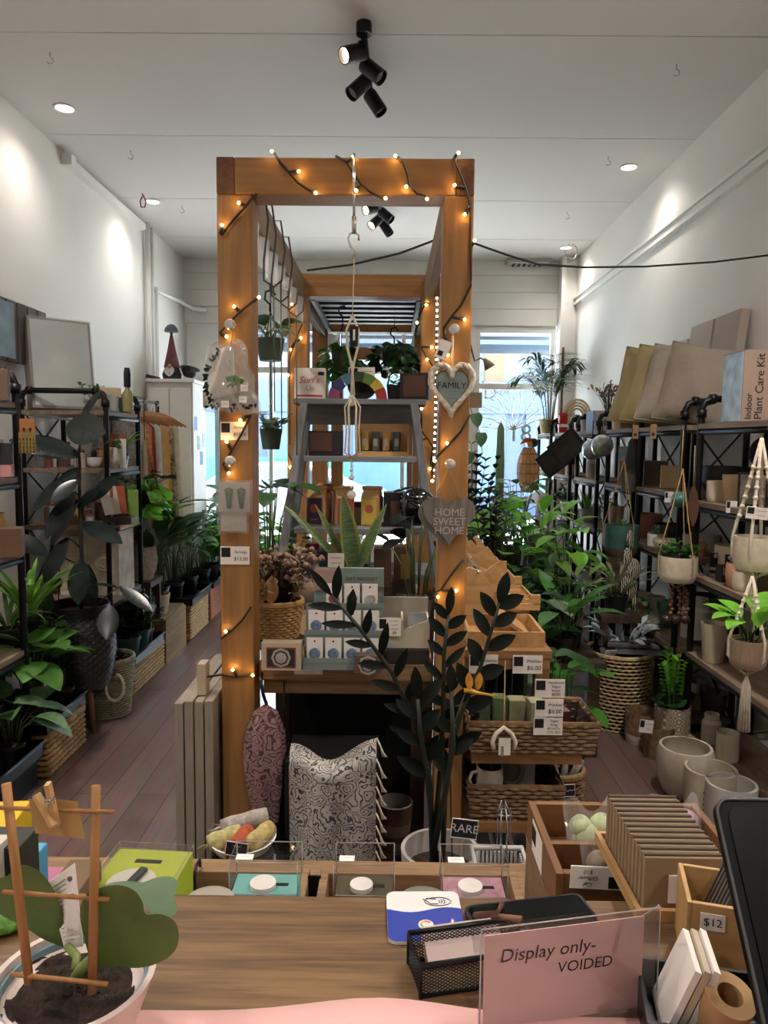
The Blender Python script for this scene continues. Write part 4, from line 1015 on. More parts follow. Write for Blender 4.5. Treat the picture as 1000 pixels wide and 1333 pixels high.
# hanging pots seen above the ladder
def hangpot(px, pyh, pyp, D, lab, kind, lm, r=.07, n=7, L=.06, h=.2, cordm=None):
    p = P(px, pyp, D); o = T('hanging_pot', lab, 'plant', p)
    ph = .09; pb, ri = potmesh('taper', r, ph); part('pot', pb, mat('pot_green', '3d4a3a', .5), o); part('soil', soilmesh(ri, ph * .85), soil, o)
    S, G = greens(kind, h, r * 1.6, n, L, L * .75, ph * .85); part('stems', S, stemg, o); part('foliage', G, lm, o)
    ht = P(px, pyh, D).z - p.z
    b = B()
    for k in range(3): a = k * 2.1 + .4; b.tube([(r * .95 * math.cos(a), r * .95 * math.sin(a), ph), (0, 0, ht - .08)], .002, 4)
    part('hanger', b, black, o)
    part('hook', B().tube([(0, 0, ht - .08), (0, 0, ht - .05), (-.022, 0, ht - .03), (-.018, 0, ht), (.008, 0, ht + .008), (.022, 0, ht - .012)], .005, 6).tube([(.0, 0, ht), (0, 0, ZT_ - .07 - p.z)], .0025, 4), black, o)
random.seed(8)
hangpot(513, 428, 478, 4.2, 'hanging pot of trailing heart leaves on black hook above ladder', 'vine', L1, .075, 8, .07, .12)
hangpot(446, 400, 482, 3.9, 'hanging pot of bright trailing leaves behind the macrame hanger', 'vine', L2, .06, 7, .06, .12)
hangpot(352, 380, 470, 3.05, 'hanging pot with large dark oval leaves inside the left posts', 'broad', L1, .06, 8, .13, .08)
hangpot(353, 560, 585, 3.2, 'hanging clear orchid cup with silver leaves inside left posts', 'bush', L7, .05, 8, .05, .08)
p = P(350, 775, 2.9); p.z = ZT
plant('rubber plant with big oval green leaves behind dried flowers', p, 'oval', .42, .09, 10, .14, .085, L1, ('taper', .06, .1, blackp), seed=6)
p = P(375, 780, 3.0); p.z = ZT
plant('small pale green leafy plant behind the dried flowers', p, 'bush', .28, .06, 8, .06, .045, L3, ('taper', .05, .09, blackp), seed=16)
# ================================================================ under and beside the table
def paisley(name, c1, c2, c3, sc):
    m = bpy.data.materials.new(name); m.use_nodes = True; nt = m.node_tree; N = nt.nodes; L = nt.links
    p = N['Principled BSDF']; p.inputs['Roughness'].default_value = .95
    tc = N.new('ShaderNodeTexCoord'); nz = N.new('ShaderNodeTexNoise'); nz.inputs['Scale'].default_value = sc * .6
    L.new(tc.outputs['Object'], nz.inputs['Vector'])
    mx = N.new('ShaderNodeMix'); mx.data_type = 'RGBA'; mx.inputs[0].default_value = .12; L.new(tc.outputs['Object'], mx.inputs[6]); L.new(nz.outputs['Color'], mx.inputs[7])
    v = N.new('ShaderNodeTexVoronoi'); v.inputs['Scale'].default_value = sc; L.new(mx.outputs[2], v.inputs['Vector'])
    w = N.new('ShaderNodeMath'); w.operation = 'MULTIPLY'; w.inputs[1].default_value = 30; L.new(v.outputs['Distance'], w.inputs[0])
    si = N.new('ShaderNodeMath'); si.operation = 'SINE'; L.new(w.outputs[0], si.inputs[0])
    v2 = N.new('ShaderNodeTexVoronoi'); v2.inputs['Scale'].default_value = sc * 4.5; L.new(mx.outputs[2], v2.inputs['Vector'])
    r = N.new('ShaderNodeValToRGB'); r.color_ramp.interpolation = 'CONSTANT'; e = r.color_ramp.elements; e[0].color = lin(c1); e[1].position = .55; e[1].color = lin(c2)
    L.new(si.outputs[0], r.inputs[0])
    r2 = N.new('ShaderNodeValToRGB'); r2.color_ramp.interpolation = 'CONSTANT'; e = r2.color_ramp.elements; e[0].color = (1, 1, 1, 1); e[1].position = .22; e[1].color = (0, 0, 0, 1)
    L.new(v2.outputs['Distance'], r2.inputs[0])
    m2 = N.new('ShaderNodeMix'); m2.data_type = 'RGBA'; L.new(r2.outputs[0], m2.inputs[0]); L.new(r.outputs[0], m2.inputs[6]); m2.inputs[7].default_value = lin(c3)
    L.new(m2.outputs[2], p.inputs['Base Color'])
    return m
D = 2.0
zt_, zb_ = P(430, 985, D).z, P(430, 1125, D).z
o = T('paisley_scarf', 'cream and slate paisley scarf with tassels draped under the table', 'scarf', P(432, 1120, D))
a, c = P(376, 985, D), P(490, 980, D)
def scf(u, v):
    top = zt_ + .018 * math.cos(u * 2 * PI) - .012 * math.exp(-((u - .45) * 4) ** 2) + .02 * u
    return (a.x + (c.x - a.x) * u + .01 * v * math.sin(3 * u), D + .012 * math.sin(u * 11 + v * 2) * (.4 + v) - .02 * math.sin(PI * u) + (.05 * (1 - v * 8) ** 2 if v < .125 else 0), top - v * (top - zb_))
part('scarf_cloth', B().grid(scf, 40, 26), paisley('paisley_cream', 'b5aea4', '3d4148', '6d7379', 24), o, w=1)
for i in range(9):
    q = V(scf(1, i / 9)); b = B()
    for k in range(3): b.tube([q, q + V((.012 + k * .004, -.012, -.02 - .01 * k)), q + V((.018 + k * .006, -.016, -.05))], .003, 4)
    part('tassel', b, rope, o, w=1)
p = P(432, 1000, D + .05); hb = zt_ - .03
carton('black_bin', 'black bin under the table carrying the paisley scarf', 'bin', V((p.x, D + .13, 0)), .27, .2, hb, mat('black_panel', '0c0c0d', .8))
D = 2.09
o = T('purple_scarf', 'mauve paisley scarf hanging from black hook on table edge', 'scarf', P(346, 1060, D))
zt2, zb2 = P(347, 916, D).z, P(347, 1066, D).z
b = B()
prof = [(.006, zt2), (.03, zt2 - .02), (.05, zt2 - .08), (.056, zt2 - .16), (.05, zt2 - .24), (.04, zt2 - .3), (.034, zb2)]
cxy = P(347, 1000, D)
b.lathe(prof, (cxy.x, D - .01, 0), 30, fn=lambda r, a_, z: r * (1 + .22 * math.sin(a_ * 5 + z * 8)), sy=.6)
part('scarf_cloth', b, paisley('paisley_mauve', '8d7170', '4c343c', '7d3d40', 20), o, w=1)
part('hanging_loop', B().tube([P(341, 876, D + .0), P(340, 890, D - .03), P(343, 905, D - .02), P(347, 917, D - .01)], .005, 6), black, o, w=1)
o = T('violet_scarf', 'dark violet patterned scarf hanging between mauve and cream scarves', 'scarf', P(372, 1110, D))
c0 = P(370, 1040, D + .06); z0, z1 = P(370, 985, D + .06).z, P(370, 1110, D + .06).z
part('scarf_cloth', B().lathe([(.012, z0), (.03, z0 - .03), (.036, z0 - .12), (.034, z1)], (c0.x, c0.y, 0), 24, fn=lambda r, a_, z: r * (1 + .2 * math.sin(a_ * 4 + z * 9)), sy=.7), paisley('paisley_violet', '2c2038', '171320', '5f4668', 30), o, w=1)
part('hanging_loop', B().tube([V((c0.x, c0.y, z0)), V((c0.x, c0.y + .0, ZT - .06))], .003, 5), black, o, w=1)
# bowl of rolled scarves
p = P(316, 1100, 1.92); zb = P(316, 1095, 1.92).z
cyl = lambda r, h, n=24: B().lathe([(0, 0), (r, 0), (r, h), (0, h)], n=n)
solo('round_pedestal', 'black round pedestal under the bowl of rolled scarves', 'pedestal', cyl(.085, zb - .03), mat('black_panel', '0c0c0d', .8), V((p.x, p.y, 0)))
bl = V((p.x, p.y, zb - .0295))
solo('white_bowl', 'shallow white bowl holding rolled scarves by left post', 'bowl', B().lathe([(0, 0), (.05, 0), (.08, .02), (.093, .045), (.09, .046), (.07, .026), (0, .012)], n=28), white, bl)
for i, (dx, dy, dz, an, c, lab) in enumerate(((-.045, -.02, .05, .5, 'a8a06a', 'pale yellow rolled scarf at left of white bowl'), (.0, -.035, .05, 1.2, '9a4a2c', 'rust orange rolled scarf in front of the white bowl'), (.05, -.01, .05, 1.0, 'a89660', 'straw coloured rolled scarf at right of the white bowl'), (.0, .03, .07, .3, '9a9088', 'long grey striped rolled scarf on top of the white bowl'), (-.02, .04, .05, -.3, '8d5a52', 'dusty red rolled scarf at back of white bowl'))):
    d = V((math.cos(an), math.sin(an), .15)); c_ = bl + V((dx, dy, dz)); L_ = .065 if i == 3 else .045
    b = B().tube([c_ - d * L_, c_ - d * L_ * .5, c_, c_ + d * L_ * .5, c_ + d * L_], [.022, .025, .023, .025, .021], 12)
    for k in range(10): b.tube([c_ - d * L_, c_ - d * (L_ + .02) + V((rnd(-.015, .015), 0, rnd(-.02, .005)))], .0015, 4)
    solo('rolled_scarf', lab, 'scarf', b, mat('rs' + c, c, .95, var=.35, sc=60))
def chalkcard(lab, px0, py0, px1, py1, D, lines, tilt=0, stake=None):
    a, c = P(px0, py0, D), P(px1, py1, D); w, h = c.x - a.x, a.z - c.z
    o = T('chalk_sign', lab, 'sign', ((a.x + c.x) / 2, D, (a.z + c.z) / 2)); o.rotation_euler = (0, tilt, 0)
    b = B().box((0, 0, 0), (w, .003, h), 0)
    for i, t in enumerate(lines): b.text(t, h * .62 / len(lines), tr(0, -.002, h * (.5 - (i + .6) / (len(lines) + .2))), 1)
    part('board', b, [chalk, mat('chalk_white', 'c9c5bd', .9)], o)
    part('border', B().tube([(-w/2, -.002, -h/2), (w/2, -.002, -h/2), (w/2, -.002, h/2), (-w/2, -.002, h/2)], .0018, 5, closed=True), mat('chalk_white', 'c9c5bd', .9), o)
    if stake: part('stake', B().tube([(0, .003, -h / 2), (0, .003, -h / 2 - stake)], .002, 5), rawwood, o)
    return o
chalkcard('tiny chalk price sign below the bowl of rolled scarves', 294, 1096, 322, 1114, 1.82, ['~~~~', '~~~'], .15, .08)
# stack of boards left of the left post
bd = wood('board_grey', '9b8e7e', '7b7064', 'z', 5, .75)
bx0 = P(227, 1000, 2.05).x; tw = (-.503 - bx0) / 4
for i in range(4):
    zt3 = P(240 + i * 13, [916, 913, 914, 913][i], 2.05).z
    solo('wooden_board', ['grey wooden board edge on, outermost of the stack by left post', 'grey wooden board edge on, second from the aisle in the stack', 'grey wooden board edge on, third from the aisle in the stack', 'grey wooden board edge on, nearest the left post'][i], 'board', B().box((0, 0, zt3 / 2), (tw - .004, .5, zt3)), bd, V((bx0 + tw * (i + .5), 2.3, 0)), bevel=.002)
p = P(268, 915, 2.1)
carton('pale_block', 'pale tall wooden block standing on the stacked boards', 'block', V((bx0 + tw * 2.4, 2.12, zt3 + .001)), .025, .05, P(268, 862, 2.12).z - zt3, mat('pale_block', 'b0a48e', .7))
# cup, zz plant in front of frame
p = P(514, 1100, 2.3); zc = P(514, 1100, 2.3).z
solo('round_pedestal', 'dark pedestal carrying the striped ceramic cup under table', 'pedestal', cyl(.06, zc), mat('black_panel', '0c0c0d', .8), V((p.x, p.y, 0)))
cupm = [mat('cup_stone', '6f675f', .6), mat('cup_band', '5a4033', .6), mat('cup_sand', '7c6a58', .6)]
solo('ceramic_cup', 'tall stone coloured cup with brown arch bands under table', 'cup', B().lathe([(0, 0), (.042, 0), (.046, .03), (.05, .05), (.054, .09), (.058, .15), (.054, .152), (.05, .1), (0, .09)], n=26, mi=[0, 0, 1, 2, 1, 0, 0, 0]), cupm, V((p.x, p.y, zc + .001)))
D = 1.86
p = P(573, 1110, D); zr_ = P(573, 1104, D).z
o = T('zz_plant', 'tall dark zz plant in white pot before the right post', 'plant', V((p.x, D, 0)))
pb, ri = potmesh('taper', .105, zr_, 32, t=.01); part('pot', pb, mat('pot_white', 'a8a39c', .35, var=.04), o)
part('soil', soilmesh(ri, zr_ - .06), soil, o)
S, G = B(), B(); base = V((p.x, D, zr_ - .05))
def zzstem(pts, n, L, W, d0=0, side=None):
    pts = [P(*q) for q in pts]; S.tube([base + V((rnd(-.03, .03), rnd(-.02, .02), 0))] + pts, [.008, .008] + [.007 - .0045 * i / len(pts) for i in range(len(pts) - 1)], 6)
    tot = len(pts) - 1
    for k in range(n):
        t = (k + .5) / n * tot; j = min(tot - 1, int(t)); q = pts[j].lerp(pts[j + 1], t - j); d = (pts[j + 1] - pts[j]).normalized()
        sd = V((d.z, 0, -d.x)) * (1 if k % 2 else -1)
        G.leaf(q, sd * .9 + d * .9 + V((0, rnd(-.5, .1), 0)), V((0, -1, .3)) , L * rnd(.8, 1.15), W * rnd(.85, 1.1), .35, .2, 'oval')
    G.leaf(pts[-1], (pts[-1] - pts[-2]), (0, -1, 0), L, W * .9, .2, .2, 'oval')
zzstem([(556, 1010, 1.85), (540, 935, 1.82), (510, 875, 1.8), (470, 820, 1.78), (432, 775, 1.77)], 16, .085, .024)
zzstem([(574, 1000, 1.84), (577, 920, 1.82), (578, 850, 1.8), (584, 800, 1.8)], 13, .07, .026)
zzstem([(580, 1010, 1.88), (600, 930, 1.9), (625, 870, 1.9), (640, 820, 1.9), (650, 785, 1.9)], 12, .085, .038)
zzstem([(560, 1020, 1.83), (548, 960, 1.8), (544, 910, 1.79)], 6, .085, .035)
zzstem([(582, 1020, 1.8), (590, 970, 1.8), (588, 900, 1.8)], 4, .07, .03)
part('stems', S, mat('zz_stem', '1d2417', .5, var=.3), o, w=1); part('foliage', G, L4, o, w=1)
chalkcard('small black chalk sign reading RARE in the zz plant pot', 588, 1066, 621, 1091, 1.72, ['RARE'], .1, .09)
o = T('garden_stake', 'yellow dragonfly garden stake standing in the zz plant', 'ornament', P(620, 900, 1.78))
ym = mat('dragonfly', 'b58a1e', .4, var=.3, sc=40)
part('insect_body', B().tube([P(604, 899, 1.78), P(612, 899, 1.78), P(622, 902, 1.78), P(648, 906, 1.78)], [.006, .007, .004, .002], 7), ym, o, w=1)
for x in (612, 622): part('wing', B().leaf(P(x, 898, 1.775), (-.1 if x < 615 else .1, 0, 1), (0, -1, 0), .045, .02, 0, .1), mat('wing_orange', 'c0852a', .5, var=.3, sc=60), o, w=1)
part('wire', B().tube([P(606, 901, 1.78), P(585, 960, 1.8), V((p.x + .03, D - .05, zr_ - .05))], .002, 4), stemb, o, w=1)
# ================================================================ timber shelf unit right of the frame
shw = wood('shelf_pine', '9b7146', '74502d', 'z', 4, .55); shx = wood('shelf_pine_x', '9b7146', '74502d', 'x', 4, .55)
SX0, SX1, SD0, SD1 = .248, .522, 2.3, 3.74
zsu = [P(650, 845, SD0).z, P(650, 955, 2.2).z, P(650, 1050, 2.15).z]
o = T('shelf_unit', 'open pine shelf unit carrying baskets beside the right post', 'shelf', ((SX0 + SX1) / 2, SD0, 0))
for x in (SX0, SX1 - .045):
    for y in (SD0, SD1 - .045): part('post', B().span((x, y, 0), (x + .045, y + .045, zsu[0] - .03)), shw, o, .003, w=1)
part('top_rail', B().span((SX0, SD0 - .005, zsu[0] - .065), (SX1, SD0 + .02, zsu[0] - .03)), shx, o, .002, w=1)
part('shelf_top', B().span((SX0 - .005, SD0 - .01, zsu[0] - .03), (SX1 + .005, SD1, zsu[0])), shx, o, .003, w=1)
for z in zsu[1:] + [.16]:
    part('front_rail', B().span((SX0, 2.06, z - .035), (SX1 + (.05 if z == zsu[1] else 0), 2.085, z - .002)), shx, o, .002, w=1)
    for i in range(4): x = SX0 + .01 + i * .065; part('slat', B().span((x, 2.07, z - .014), (x + .045, SD1 - .06, z)), darkwood, o, w=1)
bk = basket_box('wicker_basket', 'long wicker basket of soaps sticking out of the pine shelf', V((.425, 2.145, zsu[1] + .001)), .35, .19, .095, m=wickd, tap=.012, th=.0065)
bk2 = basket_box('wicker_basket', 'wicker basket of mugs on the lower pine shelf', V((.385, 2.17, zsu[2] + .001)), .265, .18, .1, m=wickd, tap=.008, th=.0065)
zb1 = zsu[1] + .02
for i, (x, y, w, h, c, lab) in enumerate(((.30, 2.17, .03, .1, '4b5a3c', 'dark green wrapped soap at left end of the upper basket'), (.345, 2.19, .04, .105, '5d6b4a', 'olive wrapped soap second in upper basket'), (.40, 2.2, .05, .095, '8d8a6a', 'pale straw wrapped soap in middle of the upper basket'), (.455, 2.17, .045, .1, 'a09a7c', 'cream wrapped soap behind the stacked price cards'), (.53, 2.18, .05, .07, '4a2d24', 'dark brown wrapped soap at right end of the basket'))):
    carton('soap_bar', lab, 'soap', V((x, y, zb1)), w, .05, h, mat('soap' + c, c, .3, var=.2, coat=.4, sc=40), r=.1 * (i - 2))
    # soft clear wrap sheen comes from the coat layer
for a in ((611, 852, 648, 877, 'white price card at left on the top rail of pine shelf', ['Washies', '$6.00'], 2.288), (668, 853, 706, 877, 'white price card at right on the top rail of pine shelf', ['Washies', '$6.00'], 2.288), (697, 884, 735, 908, 'white soap price card, topmost of three on upper basket', ['Handmade', 'Vegan', 'Soaps', '$8.00'], 2.03), (697, 910, 733, 933, 'white price card, middle of three stacked on upper basket', ['Washies', '$6.00'], 2.025), (695, 934, 732, 957, 'white soap price card, lowest of three on the upper basket', ['Vegan', 'Soap', '$8 each or', '3 for $20'], 2.03)):
    card('price_card', a[4], 'price tag', a[0], a[1], a[2], a[3], a[6], a[5])
# dark bottles behind the top rail
for i, (px, c) in enumerate(((640, '15181a'), (660, '1c2a1c'), (676, '16301f'))):
    q = P(px, 905, 2.42); q.z = zsu[1] + .001
    solo('dark_bottle', ['black bottle at left behind the shelf price cards', 'dark bottle in the middle behind the shelf price cards', 'dark green bottle at right behind the shelf price cards'][i], 'bottle', B().lathe([(0, 0), (.025, 0), (.027, .005), (.027, .13), (.01, .15), (.01, .175), (0, .175)], n=18), mat('bt' + c, c, .15), q)
# mugs and tags in lower basket
def mug(name, lab, loc, r, h, m, hdir=PI, inner=None):
    o = T(name, lab, 'mug', loc)
    part('cup', B().lathe([(0, 0), (r * .8, 0), (r * .95, h * .1), (r, h * .5), (r * .95, h), (r * .88, h), (r * .9, h * .5), (r * .7, h * .12), (0, h * .1)], n=24, mi=[0] * 5 + [1] * 4), [m, inner or blackp], o)
    c, s = math.cos(hdir), math.sin(hdir)
    part('handle', B().tube([(c * r * .95, s * r * .95, h * .82), (c * r * 1.4, s * r * 1.4, h * .8), (c * r * 1.6, s * r * 1.6, h * .5), (c * r * 1.35, s * r * 1.35, h * .22), (c * r * .9, s * r * .9, h * .2)], r * .14, 7), m, o)
    return o
zb2 = zsu[2] + .055
mug('mug', 'cream mug with dark inside at left of the lower basket', V((.315, 2.15, zb2)), .042, .075, cream, PI + .3)
mug('mug', 'dark mug lying behind cream mug in the lower basket', V((.35, 2.215, zb2)), .042, .085, mat('mug_brown', '4d4640', .5), .4)
o = T('burlap_ornament', 'round grey woven ornament leaning in the lower basket', 'ornament', V((.385, 2.18, zb2)))
part('woven_rim', B().tube([(.034 * math.cos(t * .4), .0, .05 + .045 * math.sin(t * .4)) for t in range(16)], .01, 6, closed=True), mat('burlap', '6b6156', .9, var=.3), o)
part('woven_face', B().lathe([(0, 0), (.034, 0)], n=16, X=tr(0, 0, .05) @ M.Rotation(PI / 2, 4, 'X')), mat('burlap', '6b6156', .9, var=.3), o)
carton('paper_card', 'plain grey card standing in the lower basket', 'card', V((.435, 2.18, zb2)), .05, .006, .075, mat('card_dull', '8d857c', .8))
q = P(657, 950, 2.02)
o = T('hanging_ornament', 'pale arched cotton ornament with a white tag hanging on shelf', 'ornament', P(656, 985, 2.02))
part('arch', B().tube([P(x, y, 2.02) for x, y in ((643, 975), (641, 965), (646, 955), (656, 947), (666, 955), (671, 966), (669, 975))], .007, 7), rope, o, w=1)
part('tag', B().box(P(657, 972, 2.012), (.034, .002, .05), 0).box(P(654, 978, 2.0105), (.008, .001, .03), 1), [paper, mat('tag_grey', '8a7f78', .8)], o, w=1)
part('hanging_string', B().tube([P(656, 947, 2.02), P(657, 900, 2.04), P(658, 860, 2.28)], .0016, 4), twine, o, w=1)
basket_round('driftwood_basket', 'tall wicker basket of driftwood right of the pine shelf', V((.60, 2.42, 0)), .06, .075, P(735, 1000, 2.42).z, wickd, 26, 30, .007, .005)
zq = P(735, 1000, 2.42).z
for i in range(6):
    b = B(); a = i * 1.05; b.tube([(0, 0, 0), (.02 * math.cos(a), .02 * math.sin(a), .05), (.05 * math.cos(a), .05 * math.sin(a), .1 + .01 * (i % 3))], [.014, .012, .006], 7)
    solo('driftwood', 'weathered grey driftwood stick poking out of the tall basket', 'driftwood', b, mat('driftwood', '7b7062', .9, var=.25, sc=30), V((.60 + .025 * math.cos(a), 2.42 + .025 * math.sin(a), zq - .07)), group='driftwood sticks in the tall basket')
chalkcard('small black chalk sign on the driftwood basket', 722, 1021, 748, 1037, 2.33, ['~~~~~'], -.08)
# wire easel and laundry basket near the pot
o = T('wire_easel', 'small wire plant easel standing before the pine shelf', 'easel', P(657, 1115, 1.75))
b = B(); t0 = P(655, 1042, 1.75)
for dx, dy in ((-9, 0), (9, 0), (-4, -.05), (4, -.05)):
    b.tube([t0 + V((dx * .0004, 0, 0)), P(656 + dx * .9, 1060, 1.75 + dy), P(656 + dx, 1130, 1.75 + dy)], .0022, 5)
part('wire_legs', b, chrome, o, w=1)
part('ring', B().tube([P(656, 1058, 1.75) + V((.018 * math.cos(k * .52), .018 * math.sin(k * .52), 0)) for k in range(12)], .002, 4, closed=True), chrome, o, w=1)
q = P(648, 1140, 1.7); hz = P(650, 1135, 1.62).z
o = T('laundry_basket', 'white plastic slotted basket before the pine shelf', 'basket', V((q.x, 1.66, 0)))
wp = mat('white_plastic', 'b7b4b0', .4, var=.03)
b = B()
for k in range(12): b.box((-.055 + .01 * k, -.055, hz - .06), (.005, .005, .11))
for k in range(12): b.box((-.055 + .01 * k, .055, hz - .06), (.005, .005, .11)); b.box((.055, -.055 + .01 * k, hz - .06), (.005, .005, .11)); b.box((-.055, -.055 + .01 * k, hz - .06), (.005, .005, .11))
b.span((-.06, -.06, .3), (.06, .06, hz - .11)); part('slotted_sides', b, wp, o)
part('base', B().span((-.058, -.058, 0), (.058, .058, .3)), wp, o)
part('rim', B().tube([(-.062, -.062, hz), (.062, -.062, hz), (.062, .062, hz), (-.062, .062, hz)], .007, 6, closed=True), wp, o)
for i in range(3): solo('paper_roll', ['white rolled paper in slotted basket, left one', 'white rolled paper in slotted basket, middle one', 'dark rolled paper in slotted basket at the back'][i], 'roll', B().lathe([(.006, -.03), (.014, -.03), (.014, .04), (.006, .04)], n=12, X=M.Rotation(.5 - i * .3, 4, 'X')), [paper, paper, blackp][i], V((q.x - .025 + .025 * i, 1.655 + .02 * (i == 2), hz - .06)))
# ---- stepped earring stands on the shelf top
o = T('wooden_tray', 'shallow pine tray on the shelf top before earring stands', 'tray', V((.385, 2.45, zsu[0] + .001)))
for a, c in (((-.125, -.13, 0), (.125, .13, .008)), ((-.125, -.13, .008), (-.115, .13, .05)), ((.115, -.13, .008), (.125, .13, .05)), ((-.115, -.13, .008), (.115, -.12, .05)), ((-.115, .12, .008), (.115, .13, .05))): part('tray_side', B().span(a, c), bambooy, o)
solo('leaning_board', 'smooth pine board lying tilted in the shallow tray', 'board', B().box((0, 0, 0), (.13, .2, .012), 0, eul(0, .6, 0)), bambooy, V((.415, 2.45, zsu[0] + .06)))
for i, d in enumerate((2.6, 2.97, 3.36)):
    o = T('earring_stand', ['pine earring stand with divided tray nearest on the shelf top', 'pine earring stand with divided tray in the middle of the row', 'pine earring stand with divided tray farthest back near plants'][i], 'display stand', V((.26, d, zsu[0] + .001)))
    part('side_panel', B().prism([(0, 0), (.13, 0), (.25, .05), (.25, .062), (.16, .075), (.075, .2), (.03, .215), (0, .2)], .014), bamboo, o, .001)
    part('side_panel', B().prism([(0, 0), (.13, 0), (.25, .05), (.25, .062), (.16, .075), (.075, .2), (.03, .215), (0, .2)], .014, X=tr(0, .31, 0)), bamboo, o, .001)
    part('back_panel', B().bar((.05, .155, .13), (.11, .155, .05), .29, .008, up=(0, 1, 0)), bambooy, o)
    part('tray_base', B().span((.13, -.02, .063), (.285, .33, .071)), bambooy, o)
    for a, c in ((.13, .137), (.278, .285)): part('tray_rim', B().span((a, -.02, .071), (c, .33, .088)), bambooy, o)
    for k in range(5): part('divider', B().span((.137, -.02 + k * .086, .071), (.278, -.014 + k * .086, .084)), bamboo, o)
    part('peg_block', B().box((.268, -.012, .103), (.034, .018, .03)), bamboo, o); part('peg_block', B().box((.215, -.012, .1), (.03, .016, .024)), bamboo, o)
    for k in range(2): part('rod', B().tube([(.06 + .07 * k, -.03, .2 - .075 * k), (.06 + .07 * k, .34, .2 - .075 * k)], .0045, 6), chrome, o)
    for y in (0, .31): part('rod_holder', B().bar((.02, y, .18), (.15, y + .0, .13), .012, .016), bamboo, o)
# ================================================================ plant bench behind the shelf unit
dkm = mat('tray_black', '14161a', .45, var=.1)
BX0, BX1, BZ = .56, 1.06, .5
o = T('plant_bench', 'low dark bench crowded with potted plants behind pine shelf', 'bench', V(((BX0 + BX1) / 2, 5.2, 0)))
part('bench_top', B().span((BX0, 3.45, BZ - .04), (BX1, 7.2, BZ)), darkwood, o, w=1)
for x in (BX0 + .04, BX1 - .04):
    for y in (3.55, 5.3, 7.1): part('leg', B().box((x, y, (BZ - .04) / 2), (.06, .06, BZ - .04)), darkwood, o, w=1)
def bp(px, d): q = P(px, 600, d); q.z = BZ + .001; q.x = min(max(q.x, BX0 + .07), BX1 - .06); return q
nur = lambda r=.07, h=.13, m=None: ('nursery', r, h, m or blackp)
plant('big bright philodendron with heart leaves at middle of the plant bench', bp(662, 4.75), 'heart', .62, .15, 12, .17, .15, L3, nur(), seed=21)
plant('bright green lance leaved plant on bench right of philodendron', bp(704, 4.6), 'lance', .5, .2, 18, .2, .075, L3, nur(), seed=22)
plant('yellow green pothos climbing in a woven pot at bench end', bp(742, 4.05), 'heart', .5, .14, 14, .15, .12, L3, ('round', .1, .17, wickd), seed=23)
plant('variegated leafy plant below yellow green pothos', bp(752, 3.75), 'lance', .28, .12, 14, .12, .04, L6, nur(.06, .1), seed=24)
plant('silver striped watermelon leaf plant near earring stands', bp(706, 3.62), 'heart', .22, .1, 9, .16, .12, L7, nur(.065, .1), seed=25)
plant('plant with long arching strap leaves on bench front', bp(690, 3.9), 'strap', .3, .2, 12, .42, .05, L1, nur(), seed=26, droop=1.2)
plant('glossy dark leaved peace lily at front right of bench', bp(742, 3.52), 'lance', .16, .14, 13, .22, .08, L2, nur(.07, .12), seed=27)
plant('dark zz plant on bench close to the right post', bp(628, 4.3), 'zz', .72, .16, 8, .085, .035, L4, nur(.08, .15), seed=28)
plant('dark feathery zz plant by the window end of bench', bp(618, 5.6), 'zz', .95, .22, 9, .1, .04, L4, nur(.09, .16), seed=29)
plant('mid green round leaved plant behind the zz plants', bp(640, 6.0), 'broad', .55, .2, 14, .15, .1, L2, nur(), seed=30)
plant('red leaved calathea toward the window on the bench', bp(692, 5.9), 'broad', .5, .18, 13, .16, .08, mat('leaf_red', '4a2226', .45, var=.35, sc=20, trans=.1), nur(), seed=31)
plant('brown green leaved plant near the white lantern', bp(672, 6.4), 'broad', .6, .15, 9, .16, .1, L6, ('taper', .09, .16, terra), seed=32)
plant('dark bushy succulent plant along the window bench', bp(650, 6.7), 'bush', .4, .28, 30, .07, .04, L1, ('taper', .12, .12, dkm), seed=33)
plant('grey green bushy plant at the far right of bench', bp(676, 6.95), 'bush', .36, .22, 26, .07, .03, L7, ('taper', .1, .12, dkm), seed=34)
plant('fresh green leafy plant between philodendron and lance leaved plant', bp(684, 5.2), 'broad', .42, .17, 13, .14, .08, L2, ('cyl', .075, .14, teal), seed=35)
plant('small light green plant beside cream vase on the bench', bp(680, 4.25), 'broad', .3, .12, 12, .11, .07, L3, ('cyl', .06, .11, teal), seed=36)
plant('broad dark foliage plant low beside shelf unit', bp(705, 3.5), 'broad', .1, .12, 10, .17, .09, L1, nur(.06, .08), seed=37)
q = P(745, 900, 3.12); q.z = 0
plant('floor plant with one large bright ribbed leaf right of shelf', V((.78, 3.1, 0)), 'broad', .5, .05, 6, .22, .13, mat('leaf_rib', '3f7a24', .45, var=.2, sc=14, trans=.25), ('taper', .09, .2, dkm), seed=38)
plant('leafy floor plant between shelf unit and bench', V((.68, 2.95, 0)), 'broad', .6, .1, 9, .16, .09, L1, ('taper', .09, .22, dkm), seed=39)
plant('bright split green plant rising behind the earring stands', bp(648, 4.45), 'heart', .55, .16, 11, .18, .15, L3, nur(), seed=130)
plant('dense mid green plant between pothos and philodendron', bp(722, 4.35), 'broad', .5, .16, 18, .14, .09, L2, nur(), seed=131)
plant('dark low foliage filling the bench behind watermelon leaf plant', bp(720, 3.85), 'bush', .3, .17, 24, .1, .06, L1, nur(), seed=132)
plant('tall mid green plant halfway down the plant bench', bp(676, 5.5), 'oval', .66, .18, 18, .16, .09, L2, nur(), seed=133)
o = T('column_cactus', 'tall single column cactus before the shop window', 'cactus', bp(651, 6.5))
part('pot', potmesh('taper', .08, .14)[0], terra, o)
ch = P(652, 548, 6.5).z - BZ
